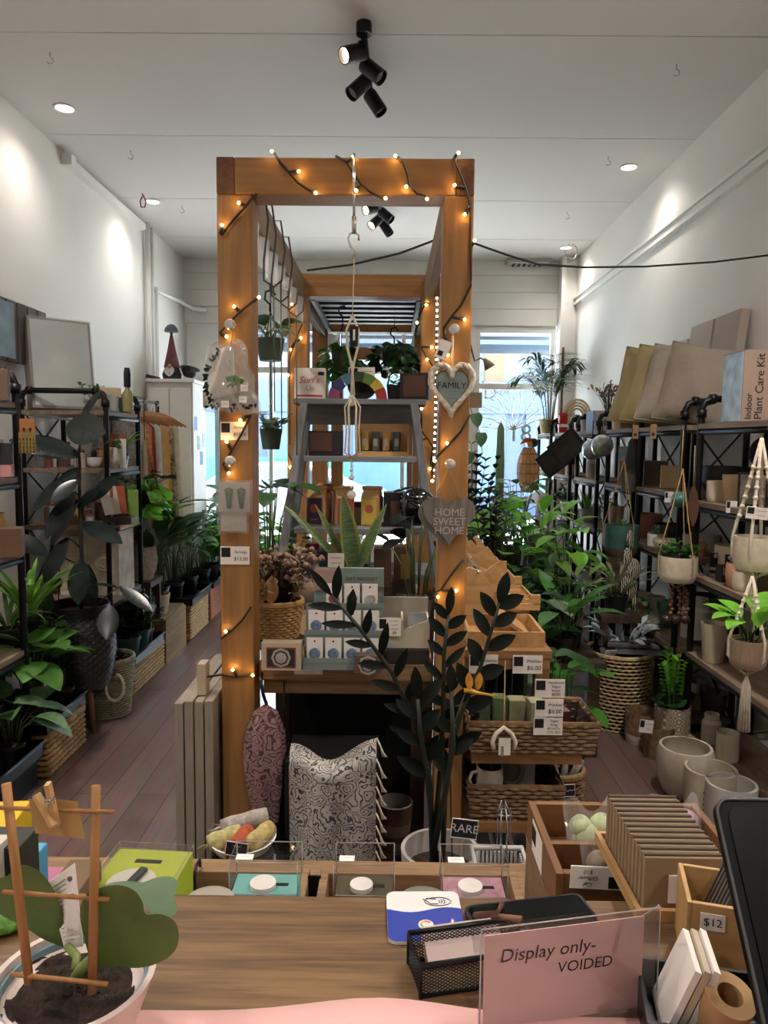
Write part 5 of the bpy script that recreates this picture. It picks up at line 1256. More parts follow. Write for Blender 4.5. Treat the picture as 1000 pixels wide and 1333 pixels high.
part('cactus_body', B().lathe([(.03, .1), (.055, .3), (.058, ch * .7), (.045, ch * .95), (0, ch)], n=28, fn=lambda r, a, z: r * .62 * (1 + .13 * math.cos(a * 7))), mat('cactus', '6f8a5c', .6, var=.15), o)
q = bp(700, 4.1)
for i, (dx, dy, r, h, m, lab) in enumerate(((0, 0, .05, .16, cream, 'rounded cream vase amid plants on bench'), (.09, .06, .045, .1, greyc, 'grey cup pot beside the cream vase'), (.14, -.06, .04, .12, cream, 'slim cream pot right of the cream vase'))):
    solo('ceramic_vase', lab, 'vase', B().lathe([(0, 0), (r * .8, 0), (r, h * .3), (r * .95, h * .6), (r * .6, h * .9), (r * .65, h), (r * .5, h), (r * .5, h * .7), (0, h * .3)], n=22), m, q + V((dx, dy, 0)))
# vine and pod right of the post, block sign
o = T('trailing_vine', 'thin trailing vine with heart leaves beside the right post', 'plant', P(628, 600, 2.9))
S, G = B(), B(); pts = [P(x, y, 2.9) for x, y in ((612, 530), (618, 548), (626, 565), (628, 590), (618, 610), (612, 600), (606, 580))]
S.tube(pts, .0018, 4)
for x, y, dx in ((619, 546, 1), (627, 571, -.3), (611, 596, -1)): G.leaf(P(x, y - 8, 2.89), (dx * .2, -.3, -1), (0, -1, .2), .06, .048, .2, .2, 'heart')
S.tube([P(612, 530, 2.9), V((rx1, 2.9, P(612, 470, 2.9).z)), V((rx1 + .01, 2.9, ZT_ - .1))], .0018, 4)
part('stems', S, stemg, o, w=1); part('foliage', G, L1, o, w=1)
o = T('dried_pod', 'dried grey seed pod hanging on dark wire by right post', 'ornament', P(636, 480, 2.5))
part('wire', B().tube([P(608, 430, 2.5), P(614, 455, 2.5), P(618, 470, 2.5), P(626, 466, 2.5), P(632, 470, 2.5)], .003, 5), wirem, o, w=1)
part('pod', B().tube([P(630, 467, 2.5), P(634, 472, 2.5), P(638, 479, 2.5)], [.004, .012, .02], 10), mat('pod', '5c5648', .9, var=.2), o, w=1)
card('printed_block', 'small wooden block with leaf print on frame behind the heart', 'plaque', 606, 511, 627, 531, 2.3, [], sq=False, th=.02, mats=[mat('block_tan', '8a795f', .8), ink])
# ================================================================ black pipe racks
def rack(lab, x0, x1, d0, d1, zs, ztop, group=None, sgn=1, brace=True):
    """x0 aisle side, x1 wall side"""
    o = T('pipe_rack', lab, 'shelf rack', V(((x0 + x1) / 2, (d0 + d1) / 2, 0)), 0, group)
    r = .0165
    for d in (d0, d1):
        b = B(); k = .05 * (1 if x1 > x0 else -1)
        b.tube([(x0, d, 0), (x0, d, ztop - .05), (x0 + k * .3, d, ztop - .014), (x0 + k, d, ztop), (x1 - k, d, ztop), (x1 - k * .3, d, ztop - .014), (x1, d, ztop - .05), (x1, d, 0)], r, 9)
        for x in (x0, x1): b.tube([(x, d, ztop - .09), (x, d, ztop - .05)], r * 1.45, 9); b.tube([(x, d, 0), (x, d, .012)], r * 2.2, 10)
        for x in (x0 + k, x1 - k): b.tube([(x - .015, d, ztop), (x + .015, d, ztop)], r * 1.45, 9)
        part('pipe_frame', b, black, o, w=1)
    for z in zs:
        part('shelf_board', B().span((min(x0, x1) - .015, d0 - .015, z - .026), (max(x0, x1) + .005, d1 + .015, z)), rackwood, o, .002, w=1)
        part('support_pipe', B().tube([(x0, d0, z - .04), (x0, d1, z - .04)], r * .8, 7), black, o, w=1)
    if brace:
        for za, zb in zip(zs, zs[1:]):
            part('cross_brace', B().bar((x1, d0, za), (x1, d1, zb), .012, .004), black, o, w=1); part('cross_brace', B().bar((x1 + .003, d1, za), (x1 + .003, d0, zb), .012, .004), black, o, w=1)
    return o
RX0, RX1 = 1.5, 1.82
RL = [(2.62, 3.56, [.12, .54, .93, 1.29, 1.66]), (3.76, 4.4, [.12, .5, .98, 1.31, 1.66]), (4.5, 5.05, [.12, .54, .95, 1.3, 1.66]), (5.29, 5.87, [.12, .54, .95, 1.3, 1.66]), (6.1, 6.63, [.12, .54, .95, 1.3, 1.66]), (6.85, 7.4, [.12, .54, .95, 1.3, 1.66])]
rn = ['black pipe rack nearest the counter on the right wall', 'second black pipe rack along right wall, cushions on top', 'third black pipe rack along right wall behind hanging planter', 'fourth black pipe rack along right wall under the dried hydrangea', 'fifth black pipe rack along right wall near lantern', 'last black pipe rack beside the shop window']
for (a, c, z), n in zip(RL, rn): rack(n, RX0, RX1, a, c, z, 1.78)
def rk(px, fr, z):                                    # a place on the racks: fr 0 aisle edge .. 1 wall
    x = RX0 + (RX1 - RX0) * fr; d = PX(px, 600, x).y
    a, c, _ = min(RL, key=lambda r: max(r[0] + .07 - d, d - r[1] + .07, 0)); e = min(max(d, a + .07), c - .07)
    if e != d: d = e; x = min(max(P(px, 600, d).x, RX0 + .04), RX1 - .06)
    return V((x, d, z + .001)), d / F
def pot(lab, loc, shape, r, h, m, name='plant_pot', cat='pot', group=None, fn=None, mi=0, mats=None, t=None, inner=1):
    pb, ri = potmesh(shape, r, h, 30, mi, fn, t, True)
    return solo(name, lab, cat, pb, mats or m, loc, 0, group)
Z1 = RL[0][2]; Z2 = RL[1][2]
# ---- top of racks
p, s = rk(966, .35, Z1[4]); 
o = T('plant_kit_box', 'tall card box lettered Indoor Plant Care Kit on the rack top', 'box', p, .0)
w, d, h = .125, .2, .315
kb = mat('kit_card', '9a8577', .8, var=.03)
part('carton', B().box((0, 0, h / 2), (w, d, h), 0), kb, o, .001)
X = M.Rotation(-PI / 2, 4, 'Y')
part('lettering', B().text('Indoor', .042, tr(-.032, -d / 2 - .001, .012) @ X, 0, 'LEFT').text('Plant Care Kit', .05, tr(.012, -d / 2 - .001, .012) @ X, 0, 'LEFT'), ink, o)
part('picture', B().box((-w / 2 - .001, 0, h / 2), (.002, d * .94, h * .96)), mat('kit_photo', '7f97a4', .4, var=.5, sc=14, col2='c2d0d8'), o)
p, s = rk(992, .6, Z1[4])
o = T('glass_terrarium', 'clear glass terrarium with pink flower at right end of rack top', 'terrarium', p)
part('glass_body', B().lathe([(0, 0), (.08, 0), (.085, .08), (.075, .16), (.03, .22), (.0, .225)], n=8, sm=False), glassy, o)
part('metal_edges', B().tube([(.085 * math.cos(a * PI / 4), .085 * math.sin(a * PI / 4), .08) for a in range(8)], .003, 4, closed=True), chrome, o)
G = B()
for k in range(12): G.leaf((0, 0, .02), (rnd(-1, 1), rnd(-1, 1), rnd(.4, 1.5)), (0, 0, 1), .08, .03, .4)
part('flower', G, mat('pinkish', 'c08f8a', .7, var=.3), o)
def cushion(lab, loc, w, h, t, m, r, ti, tagit=False):
    o = T('cushion', lab, 'cushion', loc, r)
    def fn(sg):
        def f(u, v):
            a, c = 2 * u - 1, 2 * v - 1; e = max(0, (1 - abs(a) ** 2.4) * (1 - abs(c) ** 2.4)) ** .5
            pin = 1 - .07 * (1 - abs(c)) * abs(a) ** 3; pin2 = 1 - .07 * (1 - abs(a)) * abs(c) ** 3
            return (a * w / 2 * pin, sg * t / 2 * e + .004 * math.sin(a * 9 + c * 4) * e, h / 2 + c * h / 2 * pin2)
        return f
    b = B().grid(fn(-1), 22, 22); n0 = len(b.v); b.grid(fn(1), 22, 22)
    X = M.Rotation(.2, 4, 'Y') @ M.Rotation(ti, 4, 'X'); b.move(X)
    part('cover', b, m, o)
    part('piping', B().tube([X @ V(fn(0)(*q)) for q in [(i / 12, 0) for i in range(12)] + [(1, i / 12) for i in range(12)] + [(1 - i / 12, 1) for i in range(12)] + [(0, 1 - i / 12) for i in range(12)]], .004, 5, closed=True), m, o)
    if tagit: part('swing_tag', B().box((-w / 2 + .03, -t / 2 - .01, -.035), (.03, .002, .075), 0).box((-w / 2 + .03, -t / 2 - .012, -.05), (.014, .001, .015), 1), [kraft, ink], o)
vel = mat('velvet_straw', 'b9a97e', .9, var=.12, sc=4, bump=.4, bs=18); gcl = mat('linen_grey', 'b1a698', .95, var=.08, bump=.3, bs=40); gcd = mat('linen_taupe', '978a7e', .95, var=.08, bump=.3, bs=40)
cushion('straw coloured velvet cushion at back of the rack top row', V((1.52, 4.42, Z2[4] + .003)), .44, .46, .13, vel, -.5, -.12)
cushion('second straw velvet cushion standing before the back one', V((1.53, 4.22, Z2[4] + .003)), .44, .45, .13, vel, -.5, -.14)
cushion('pale grey linen cushion in the middle of the rack top row', V((1.54, 4.02, Z2[4] + .003)), .42, .43, .13, gcl, -.5, -.16, True)
cushion('taupe linen cushion nearest the plant care kit box', V((1.56, 3.83, Z2[4] + .003)), .40, .42, .13, gcd, -.5, -.18, True)
for i in range(3):
    solo('picture_canvas', ['white framed print leaning behind cushions against the right wall', 'white canvas edge on above the cushions at right wall', 'second white canvas leaning beside first above the cushions'][i], 'picture', B().box((0, 0, .27), (.045, [.5, .3, .3][i], .54), 0, eul(0, .1, 0)), mat('canvas_side', 'a89c92', .8, var=.03) if i else mat('print_grey', '9aa1a8', .5, var=.3, sc=6), V((1.77 - .0 * i, [4.78, 4.33, 4.0][i], Z2[4] + .004 + (.0 if i == 0 else .06))))
p, s = rk(838, .35, 1.66)
o = T('spice_tin', 'red and white tall tin standing on the third rack top', 'tin', p)
part('tin', B().box((0, 0, .09), (.06, .06, .18)), mat('tin_scarlet', 'a02a24', .4), o, .004); part('band', B().box((0, 0, .105), (.062, .062, .012)), paper, o)
p, s = rk(816, .3, 1.66)
carton('picture_box', 'brown box with colourful toy picture on the third rack top', 'box', p, .14, .08, .17, kraft, face=(.05, .1, .6, .6), fm=mat('toy_print', '5b6a55', .6, var=.6, sc=30, col2='9b5a48'))
p, s = rk(806, .2, 1.66)
o = T('rope_handle_basket', 'small pale rope basket with looped handles on third rack', 'basket', p)
part('basket_body', B().lathe([(0, 0), (.05, 0), (.06, .06), (.056, .06), (.04, .01), (0, .01)], n=20), rope, o); part('handle', B().tube([(-.05, 0, .06), (-.03, 0, .12), (.03, 0, .12), (.05, 0, .06)], .007, 6), rope, o)
p, s = rk(781, .3, 1.66)
o = T('tissue_box', 'white box with black end and black mark on fourth rack top', 'box', p, .0)
part('carton', B().box((0, 0, .075), (.17, .2, .15)), mat('box_pale', 'b9b0a8', .7), o, .003); part('black_end', B().box((-.086, 0, .075), (.003, .2, .15)), blackp, o)
part('mark', B().lathe([(0, 0), (.03, .001), (.02, .002), (.034, .003), (0, .004)], n=5, X=tr(.02, -.101, .06) @ M.Rotation(PI / 2, 4, 'X')), ink, o)
dried('dried copper hydrangea heads above the white box', p + V((.05, .0, .152)), 30, .2, .16, [mat('hyd_copper', '8a6148', .9, var=.3), mat('hyd_tan', 'a5876a', .9, var=.3)], 41)
o = T('wicker_arch', 'pale wicker rainbow arch on fifth rack top', 'ornament', rk(749, .5, 1.66)[0])
for k in range(4): rr = .055 + .022 * k; part('arch_strand', B().tube([(rr * math.cos(PI * t / 10), 0, .15 + rr * 1.2 * math.sin(PI * t / 10)) for t in range(11)], .011, 6).tube([(rr, 0, 0), (rr, 0, .15)], .011, 6).tube([(-rr, 0, 0), (-rr, 0, .15)], .011, 6), wickl, o)
o = T('red_jar', 'glossy red two part jar on the fifth rack top', 'jar', rk(731, .1, 1.66)[0])
part('jar', B().lathe([(0, 0), (.04, 0), (.044, .07), (.036, .085), (.04, .095), (.042, .16), (.03, .175), (0, .175)], n=20), mat('jar_scarlet', 'b3282a', .25), o); part('band', B().lathe([(.0445, .05), (.045, .07), (.044, .075)], n=20), paper, o)
for i, (px, c) in enumerate(((762, '9d9284'), (772, '8b8a6c'), (757, 'b5a893'))): pot(['small stone pot on the rack top below wicker arch', 'small olive pot on rack top beside stone pot', 'small cream pot before the wicker arch'][i], rk(px, .15 + .2 * i, 1.66)[0], 'taper', .05, .09, mat('sp' + c, c, .7))
p, s = rk(722, .5, 1.66)
plant('tall airy kentia palm on the last rack by shop window', V((1.5, 6.95, 1.661)), 'palm', 1.3, .36, 10, .36, .018, L1, ('taper', .1, .13, mat('pot_yellow', '9c8a4a', .6)), seed=52, droop=1.3)
solo('moss_pole', 'brown moss pole standing in the kentia palm pot', 'pole', B().tube([(0, 0, 0), (0, 0, P(732, 452, 7.0).z - 1.79)], .012, 8), mat('moss_pole', '7d5c42', .95, var=.3, sc=40), V((P(732, 500, 7.0).x, 7.0, 1.79)))
# ---- hanging and perched things near the window
p = P(687, 640, 7.1); hh = P(687, 583, 7.1).z - p.z
o = T('rattan_lantern', 'tall rattan lantern hanging near the shop window', 'lantern', p)
b = B(); R = .11
for k in range(16):
    a = k * PI / 8; b.tube([(R * math.sin(PI * (t / 10 * .84 + .08)) ** .6 * math.cos(a), R * math.sin(PI * (t / 10 * .84 + .08)) ** .6 * math.sin(a), hh * t / 10) for t in range(11)], .004, 4)
part('rattan_ribs', b, wick, o)
for t in (.0, .2, .42, .64, .86, 1): rr = R * math.sin(PI * (t * .84 + .08)) ** .6; part('hoop', B().tube([(rr * math.cos(k * .42), rr * math.sin(k * .42), hh * t) for k in range(15)], .006, 5, closed=True), wickd, o)
part('shade_lining', B().lathe([(R * .93 * math.sin(PI * (t / 8 * .84 + .08)) ** .6, hh * t / 8) for t in range(9)], n=18), mat('rattan_fill', 'b4926a', .8, var=.3, sc=30, trans=.4), o)
o = T('toucan_ornament', 'orange and black toucan ornament perched on the rattan lantern', 'ornament', p + V((.01, -.01, hh + .005)))
part('bird_body', B().ball((.03, 0, .045), .045, 0, 12, 8, (1.1, .8, 1)), blackp, o); part('beak', B().tube([(.0, -.02, .06), (-.05, -.03, .07), (-.1, -.035, .03)], [.03, .026, .006], 8), mat('beak_orange', 'd9631e', .5), o)
part('breast', B().ball((-.01, -.03, .03), .03, 0, 10, 7), mat('breast_yellow', 'd6a02a', .5), o)
p = V((1.27, 6.2, 0)); zl = P(700, 690, 6.2).z
solo('white_pedestal', 'plain pale pedestal under the white lantern', 'pedestal', B().box((0, 0, (zl - .003) / 2), (.2, .2, zl - .003)), mat('pedestal_grey', '6f6f6b', .7), p)
o = T('white_lantern', 'white house shaped candle lantern near window', 'lantern', p + V((0, 0, zl)), .5)
b = B(); lh = .25
for x in (-.08, .08):
    for y in (-.08, .08): b.box((x, y, lh / 2), (.018, .018, lh))
for z in (.01, lh - .01):
    for sgn in (-.08, .08): b.box((sgn, 0, z), (.018, .16, .018)); b.box((0, sgn, z), (.16, .018, .018))
part('lantern_frame', b, white, o)
for x, y, w_, d_ in ((0, -.08, .15, .003), (0, .08, .15, .003), (-.08, 0, .003, .15), (.08, 0, .003, .15)): part('glass_pane', B().box((x, y, lh / 2), (w_, d_, lh - .03)), glassy, o)
part('roof', B().add([(-.1, -.1, lh), (.1, -.1, lh), (.1, .1, lh), (-.1, .1, lh), (0, 0, lh + .1)], [(0, 1, 4), (1, 2, 4), (2, 3, 4), (3, 0, 4), (3, 2, 1, 0)]), white, o)
part('base', B().box((0, 0, .004), (.18, .18, .01)), white, o)
for i, (px, py, d, lab) in enumerate(((738, 582, 5.75, 'black photo frame turned on its corner hanging on fourth rack'), (722, 598, 5.95, 'second black photo frame turned on its corner below first'))):
    q = P(px, py, d); q.x -= .0; o = T('photo_frame', lab, 'picture frame', q, -.5)
    X = M.Rotation(PI / 4 + .1, 4, 'Y')
    part('frame', B().box((0, 0, 0), (.2, .018, .26), 0, X), blackp, o, .002); part('photo', B().box((0, -.01, 0), (.15, .002, .2), 0, X), mat('photo_dark', '2b2522', .4, var=.6, sc=14), o)
for i, (px, py) in enumerate(((771, 585), (784, 580))):
    q = P(px, py, 5.2 - .3 * i); o = T('glass_bauble', ['round clear glass hanging bauble left of fourth rack post', 'round clear glass hanging bauble right of fourth rack post'][i], 'ornament', q + V((0, 0, -.08)))
    part('bauble', B().ball((0, 0, .08), .075, 0, 14, 9), mat('bauble_glass', 'a9b4b6', .05, .5, var=.4, sc=30), o); part('hanging_cord', B().tube([(0, 0, .155), (0, 0, P(px, 548, 5.2 - .3 * i).z - q.z + .08)], .003, 4), black, o)
# ---- goods on the shelves (px on the photograph, fraction from the aisle edge, level)
tc = lambda c, r=.7: mat('gd' + c, ''.join('%02x' % min(236, int(int(c[i:i+2], 16) * 1.18 + 6)) for i in (0, 2, 4)), r, var=.12, sc=14)
G_ = [  # kind, label, px, fr, z, (dims), colour
 ('pot', 'plain cream cup pot on the nearest rack second shelf', 934, .3, Z1[3], ('round', .042, .1), 'b5aa9a'),
 ('pot', 'larger cream pot with brown sprig on the nearest rack', 960, .4, Z1[3], ('cyl', .06, .13), 'b09c7e'),
 ('pot', 'black bowl planter behind the cream pots on nearest rack', 950, .8, Z1[3], ('bowl', .13, .16), '121514'),
 ('pot', 'copper orange candle pot on third shelf of the nearest rack', 916, .3, Z1[2], ('cyl', .038, .12), 'a06a48'),
 ('pot', 'wide grey ribbed bowl at back of nearest rack third shelf', 918, .8, Z1[2], ('bowl', .1, .13), '8f8d89'),
 ('pot', 'stone pot with black face lines on nearest rack third shelf', 962, .6, Z1[2], ('cyl', .085, .15), 'a39783'),
 ('pot', 'copper mesh vase at front of nearest rack third shelf', 965, .1, Z1[2], ('belly', .04, .11), '9a6f55'),
 ('pot', 'plain cream rounded pot at right of third shelf', 978, .15, Z1[2], ('round', .05, .085), 'b3a894'),
 ('pot', 'grey square shouldered vase on fourth shelf', 917, .25, Z1[1], ('jar', .075, .21), '8b8a84'),
 ('pot', 'dark green glazed bowl on fourth shelf of nearest rack', 926, .8, Z1[1], ('bowl', .09, .19), '223029'),
 ('pot', 'mustard rimmed bowl behind the knitted pot on fourth shelf', 940, .75, Z1[1], ('bowl', .075, .15), '8b7a4c'),
 ('pot', 'white jar at floor level of the nearest rack', 945, .25, Z1[0], ('jar', .045, .14), 'a9a59b'),
 ('pot', 'cream planter with flower print at floor level', 968, .2, Z1[0], ('cyl', .05, .13), 'b0a895'),
 ('pot', 'dark pot behind white jar at floor level', 948, .75, Z1[0], ('taper', .07, .12), '38302a'),
 ('pot', 'grey mug shaped pot at left of floor level', 920, .6, Z1[0], ('cyl', .06, .15), '6f6a60'),
 ('pot', 'teal striped pot on second rack fourth shelf', 862, .3, Z2[1], ('cyl', .055, .16), '8a8471'),
 ('pot', 'green glazed pot beside the teal striped pot', 876, .4, Z2[1], ('cyl', .05, .15), '3c5a4c'),
 ('pot', 'large terracotta pot on second rack', 848, .35, Z2[2], ('cyl', .085, .15), '8f5f50'),
 ('pot', 'black glazed wide bowl on second rack', 880, .6, Z2[2], ('bowl', .11, .11), '1a1817'),
 ('pot', 'cream footed bowl below black bowl on second rack', 872, .1, Z2[2], ('bowl', .07, .06), 'a39a88'),
 ('box', 'cream box with copper blots on second rack', 876, .35, Z2[3], (.12, .1, .13), 'a08c6c'),
 ('box', 'plain brown block box on the second rack', 854, .5, Z2[3], (.14, .12, .15), '5a4c3c'),
 ('box', 'tan printed tin box on the third rack second shelf', 815, .2, RL[2][2][3], (.08, .08, .15), '9a6e46'),
 ('box', 'grey glossy picture tile on the third rack', 816, .7, RL[2][2][3], (.12, .02, .25), '9fb0b5'),
 ('pot', 'pink clay cup on the third rack third shelf', 805, .4, RL[2][2][2], ('taper', .06, .16), '8d6a5e'),
 ('pot', 'tan beaker on third rack lower shelf', 802, .3, RL[2][2][1], ('cyl', .06, .24), '94816a'),
 ('pot', 'banded brown pot on the third rack lower shelf', 812, .2, RL[2][2][1], ('taper', .065, .2), '8a6d50'),
 ('pot', 'small terracotta square pot on fourth rack', 744, .05, RL[3][2][3], ('cyl', .06, .09), '9c5e48'),
 ('pot', 'pale pot on the fourth rack below white box', 772, .4, RL[3][2][3], ('jar', .05, .16), '9f978a'),
 ('pot', 'grey pot on fourth rack third shelf', 776, .5, RL[3][2][2], ('taper', .06, .12), '77736c'),
 ('box', 'dark framed print standing on fifth rack', 742, .4, RL[4][2][3], (.16, .02, .24), '25282c'),
 ('box', 'kraft gift box on the fifth rack', 735, .2, RL[4][2][3], (.1, .1, .14), '8d7458'),
 ('pot', 'pink tumbler pot on the last rack', 722, .2, RL[4][2][2], ('cyl', .05, .18), 'a07564'),
 ('pot', 'white jar on the fifth rack third shelf', 730, .4, RL[4][2][2], ('jar', .05, .16), 'a9a8a3'),
 ('box', 'tall brown bottle box on last rack', 716, .3, RL[5][2][2], (.07, .07, .26), '7d6048'),
 ('pot', 'pale green pot on last rack upper shelf', 716, .4, RL[5][2][3], ('taper', .06, .14), '8a9385'),
 ('box', 'small grey print block on last rack upper shelf', 711, .2, RL[5][2][3], (.1, .05, .16), '8b8f94'),
 ('pot', 'white bowl low on the fourth rack', 766, .4, RL[3][2][1], ('bowl', .09, .1), 'a5a199'),
 ('box', 'dark storage box low on the third rack', 800, .6, RL[2][2][0], (.2, .2, .22), '2c2723'),
 ('box', 'brown storage box at floor level of second rack', 860, .6, Z2[0], (.2, .24, .2), '3d3128'),
]
for k, lab, px, fr_, z, dm, c in G_:
    p, s = rk(px, fr_, z)
    if k == 'pot': pot(lab, p, dm[0], dm[1], dm[2], tc(c, .5), 'ceramic_pot')
    else: carton('display_box', lab, 'box', p, dm[0], dm[1], dm[2], tc(c, .6), r=-.3)
p, s = rk(937, .25, Z1[2])
o = T('striped_mug', 'tall black and white striped zebra mug on third shelf', 'mug', p)
part('cup', B().lathe([(0, 0), (.02, 0), (.02, .015), (.0205, .015), (.0205, .03), (.02, .03), (.02, .045), (.0205, .045), (.0205, .06), (.02, .06), (.02, .115), (.016, .115), (.016, .03), (0, .03)], n=18, mi=[0, 0, 1, 1, 1, 0, 0, 1, 1, 1, 0]), [mat('mug_white', 'b5aea2', .4), ink], o)
part('ear', B().ball((.0, -.016, .1), .012, 0, 8, 6), mat('mug_white', 'b5aea2', .4), o)
dup(o, p + V((.045, -.05, 0)), 0, 'second striped zebra mug standing right beside the first')
p, s = rk(954, .2, Z1[2]); carton('gift_box', 'small navy lidded box with tan window front on third shelf', 'box', p, .075, .06, .075, mat('navy2', '1c1f28', .6), face=(.08, .45, .92, .95), fm=mat('tan_print', 'a08a66', .7, var=.5, sc=50))
p, s = rk(982, .3, Z1[3])
o = T('photo_frame', 'silver photo frame on nearest rack second shelf', 'picture frame', p + V((0, 0, 0)), -.4)
part('frame', B().box((0, 0, .075), (.12, .015, .15)), mat('frame_dark', '3a3733', .5), o, .002); part('photo', B().box((0, -.008, .075), (.1, .002, .13)), mat('photo_pale', 'a5a09a', .4, var=.6, sc=20), o)
p, s = rk(948, .35, Z1[3]); solo('oval_dish', 'round black dish standing on edge above the cream pots', 'dish', B().lathe([(0, 0), (.07, .006), (.075, .02), (.07, .024), (0, .012)], n=24, X=tr(0, 0, .07) @ M.Rotation(PI / 2, 4, 'X')), blackp, V((1.7, 3.35, Z1[3] + .165)))
p, s = rk(942, .12, Z1[1])
pot('cream knitted texture pot on the fourth shelf of nearest rack', p, 'taper', .06, .185, mat('knit_cream', 'b0a48f', .85), 'knitted_pot', fn=lambda r, a, z: r * (1 + .035 * math.sin(a * 16 + (z * 60)) * math.sin(z * 190)))
card('shelf_tag', 'white price tag below second shelf of the nearest rack', 'price tag', 946, 652, 959, 668, 3.18, ['~~'], tilt=.05)
card('shelf_tag', 'white price tag under second shelf of second rack', 'price tag', 866, 640, 876, 654, 3.72, ['~~'])
card('shelf_tag', 'long cream price tag above the macrame pot', 'price tag', 972, 660, 1000, 676, 2.62, ['~~~~~', '~~~~'], tilt=.1)
# ---- hanging planters
def hanger(lab, px, ytop, ypot, D, r, h, shape, m, kind, lm, cordm=rope, knots=True, tassel=0, n=9, L=.07, Wd=.04, hl=.1, mi=0, mats=None, sp=None, fn=None, th=.003, seed=1, strands=3):
    random.seed(seed); q = P(px, ypot, D); o = T('hanging_planter', lab, 'planter', q)
    pb, ri = potmesh(shape, r, h, 28, mi, fn); part('pot', pb, mats or m, o); part('soil', soilmesh(ri, h * .88), soil, o)
    zt = P(px, ytop, D).z - q.z
    for k in range(strands):
        a = k * 2 * PI / strands + .9; c, s = math.cos(a), math.sin(a)
        b = B().tube([(0, 0, zt), (r * .5 * c, r * .5 * s, (zt + h) / 2), (r * 1.06 * c, r * 1.06 * s, h), (r * 1.06 * c, r * 1.06 * s, h * .4), (r * .55 * c, r * .55 * s, -.005), (0, 0, -.03)], th, 6)
        if knots:
            for t in range(6): b.ball((r * .3 * c + r * .1 * t * c, r * .3 * s + r * .1 * t * s, zt - (zt - h) * (.3 + .1 * t)), th * 1.7, 0, 6, 5)
        part('cord', b, cordm, o)
    if tassel:
        b = B()
        for k in range(12): a = k * .52; b.tube([(0, 0, -.03), (.012 * math.cos(a), .012 * math.sin(a), -.07), (.018 * math.cos(a), .018 * math.sin(a), -.03 - tassel)], .0035, 4)
        part('tassel', b, cordm, o)
    if kind:
        S, G = greens(kind, hl, sp or r * 1.2, n, L, Wd, h * .86); 
        if S.v: part('stems', S, stemg, o)
        part('foliage', G, lm, o)
    return o
hanger('hanging pot glazed teal above brown by the third rack', 808, 600, 724, 4.35, .1, .19, 'round', teal, 'rosette', L6, twine, False, mats=[mat('raw_clay', '5d4a3c', .8), teal], mi=[0, 0, 0, 1, 1, 1, 1], n=8, L=.08)
hanger('hanging cream embossed pot with succulents before second rack', 882, 610, 790 - 33, 3.5, .088, .125, 'round', creamm, 'bush', L2, twine, False, n=12, L=.05, Wd=.03, hl=.09, sp=.12, seed=3, fn=lambda r, a, z: r * (1 + .012 * math.sin(a * 24) * (z > .03)))
hanger('large cream pot in white macrame at the right edge', 982, 570, 742, 2.68, .075, .125, 'round', creamm, None, None, rope, True, .12, th=.006, seed=4, strands=4)
hanger('striped brown pot with bright pothos in macrame at right edge', 973, 750, 868, 2.5, .062, .1, 'round', mat('pot_taupe', '937c69', .8, var=.2, stretch=(30, 30, 1)), 'lance', L3, rope, True, .2, n=14, L=.12, Wd=.06, hl=.09, sp=.1, th=.005, seed=5)
o = T('hanging_leaf', 'dried brown palm leaf hanging on the rack between pipes', 'ornament', P(905, 690, 3.5)); part('leaf_blade', B().leaf(P(903, 632, 3.5), (.03, 0, -1), (0, -1, 0), .2, .05, 0, .3, 'oval'), mat('leaf_brown', '5c4030', .8, var=.2), o, w=1); part('hanging_cord', B().tube([P(903, 632, 3.5), P(905, 580, 3.52)], .003, 4), twine, o, w=1)
o = T('glass_float', 'blue green glass ball hanging between first and second racks', 'ornament', P(885, 662, 3.66)); part('ball', B().ball(P(885, 650, 3.66), .042, 0, 14, 10), mat('float_teal', '4d8580', .08, .2, var=.4, sc=30, coat=.5), o, w=1); part('hanging_cord', B().tube([P(885, 640, 3.66), P(890, 560, 3.66)], .003, 4), twine, o, w=1)
o = T('hanging_scarf', 'grey cloth bag hanging folded from the third rack pipe', 'cloth bag', P(822, 640, 4.45)); b = B(); c0 = P(823, 600, 4.45); zt, zb = P(823, 570, 4.45).z, P(823, 640, 4.45).z
b.lathe([(.008, zt), (.025, zt - .03), (.045, (zt + zb) / 2), (.05, zb)], (c0.x, c0.y, 0), 24, fn=lambda r, a, z: r * (1 + .25 * math.sin(a * 5 + z * 10)), sy=.5); part('cloth_folds', b, mat('cloth_slate', '5b5b5d', .95, var=.15), o, w=1); part('hanging_cord', B().tube([P(823, 570, 4.45), P(825, 545, 4.47)], .003, 4), wirem, o, w=1)
# carved zebra striped ornament
o = T('carved_ornament', 'black and white carved ornament hanging before third rack', 'ornament', P(822, 790, 4.2))
zebra = mat('zebra', 'b9ac98', .6, var=0)
nt = zebra.node_tree; N = nt.nodes; Lk = nt.links
w1 = N.new('ShaderNodeTexWave'); w1.inputs['Scale'].default_value = 26; w1.inputs['Distortion'].default_value = 5; w1.inputs['Detail'].default_value = 1; w1.inputs['Detail Scale'].default_value = 1.5
tcn = N.new('ShaderNodeTexCoord'); Lk.new(tcn.outputs['Object'], w1.inputs['Vector']); rr = N.new('ShaderNodeValToRGB'); rr.color_ramp.interpolation = 'CONSTANT'; rr.color_ramp.elements[0].color = lin('1c1814'); rr.color_ramp.elements[1].position = .45; rr.color_ramp.elements[1].color = lin('bfb29e'); Lk.new(w1.outputs['Color'], rr.inputs[0]); Lk.new(rr.outputs[0], N['Principled BSDF'].inputs['Base Color'])
b = B()
for px, py, rx, rz_ in ((820, 702, .018, .055), (817, 726, .03, .06), (824, 742, .045, .07), (818, 765, .055, .075)):
    b.ball(P(px, py, 4.2), 1, 0, 14, 10, (rx, .02, rz_))
part('carved_body', b, zebra, o, w=1)
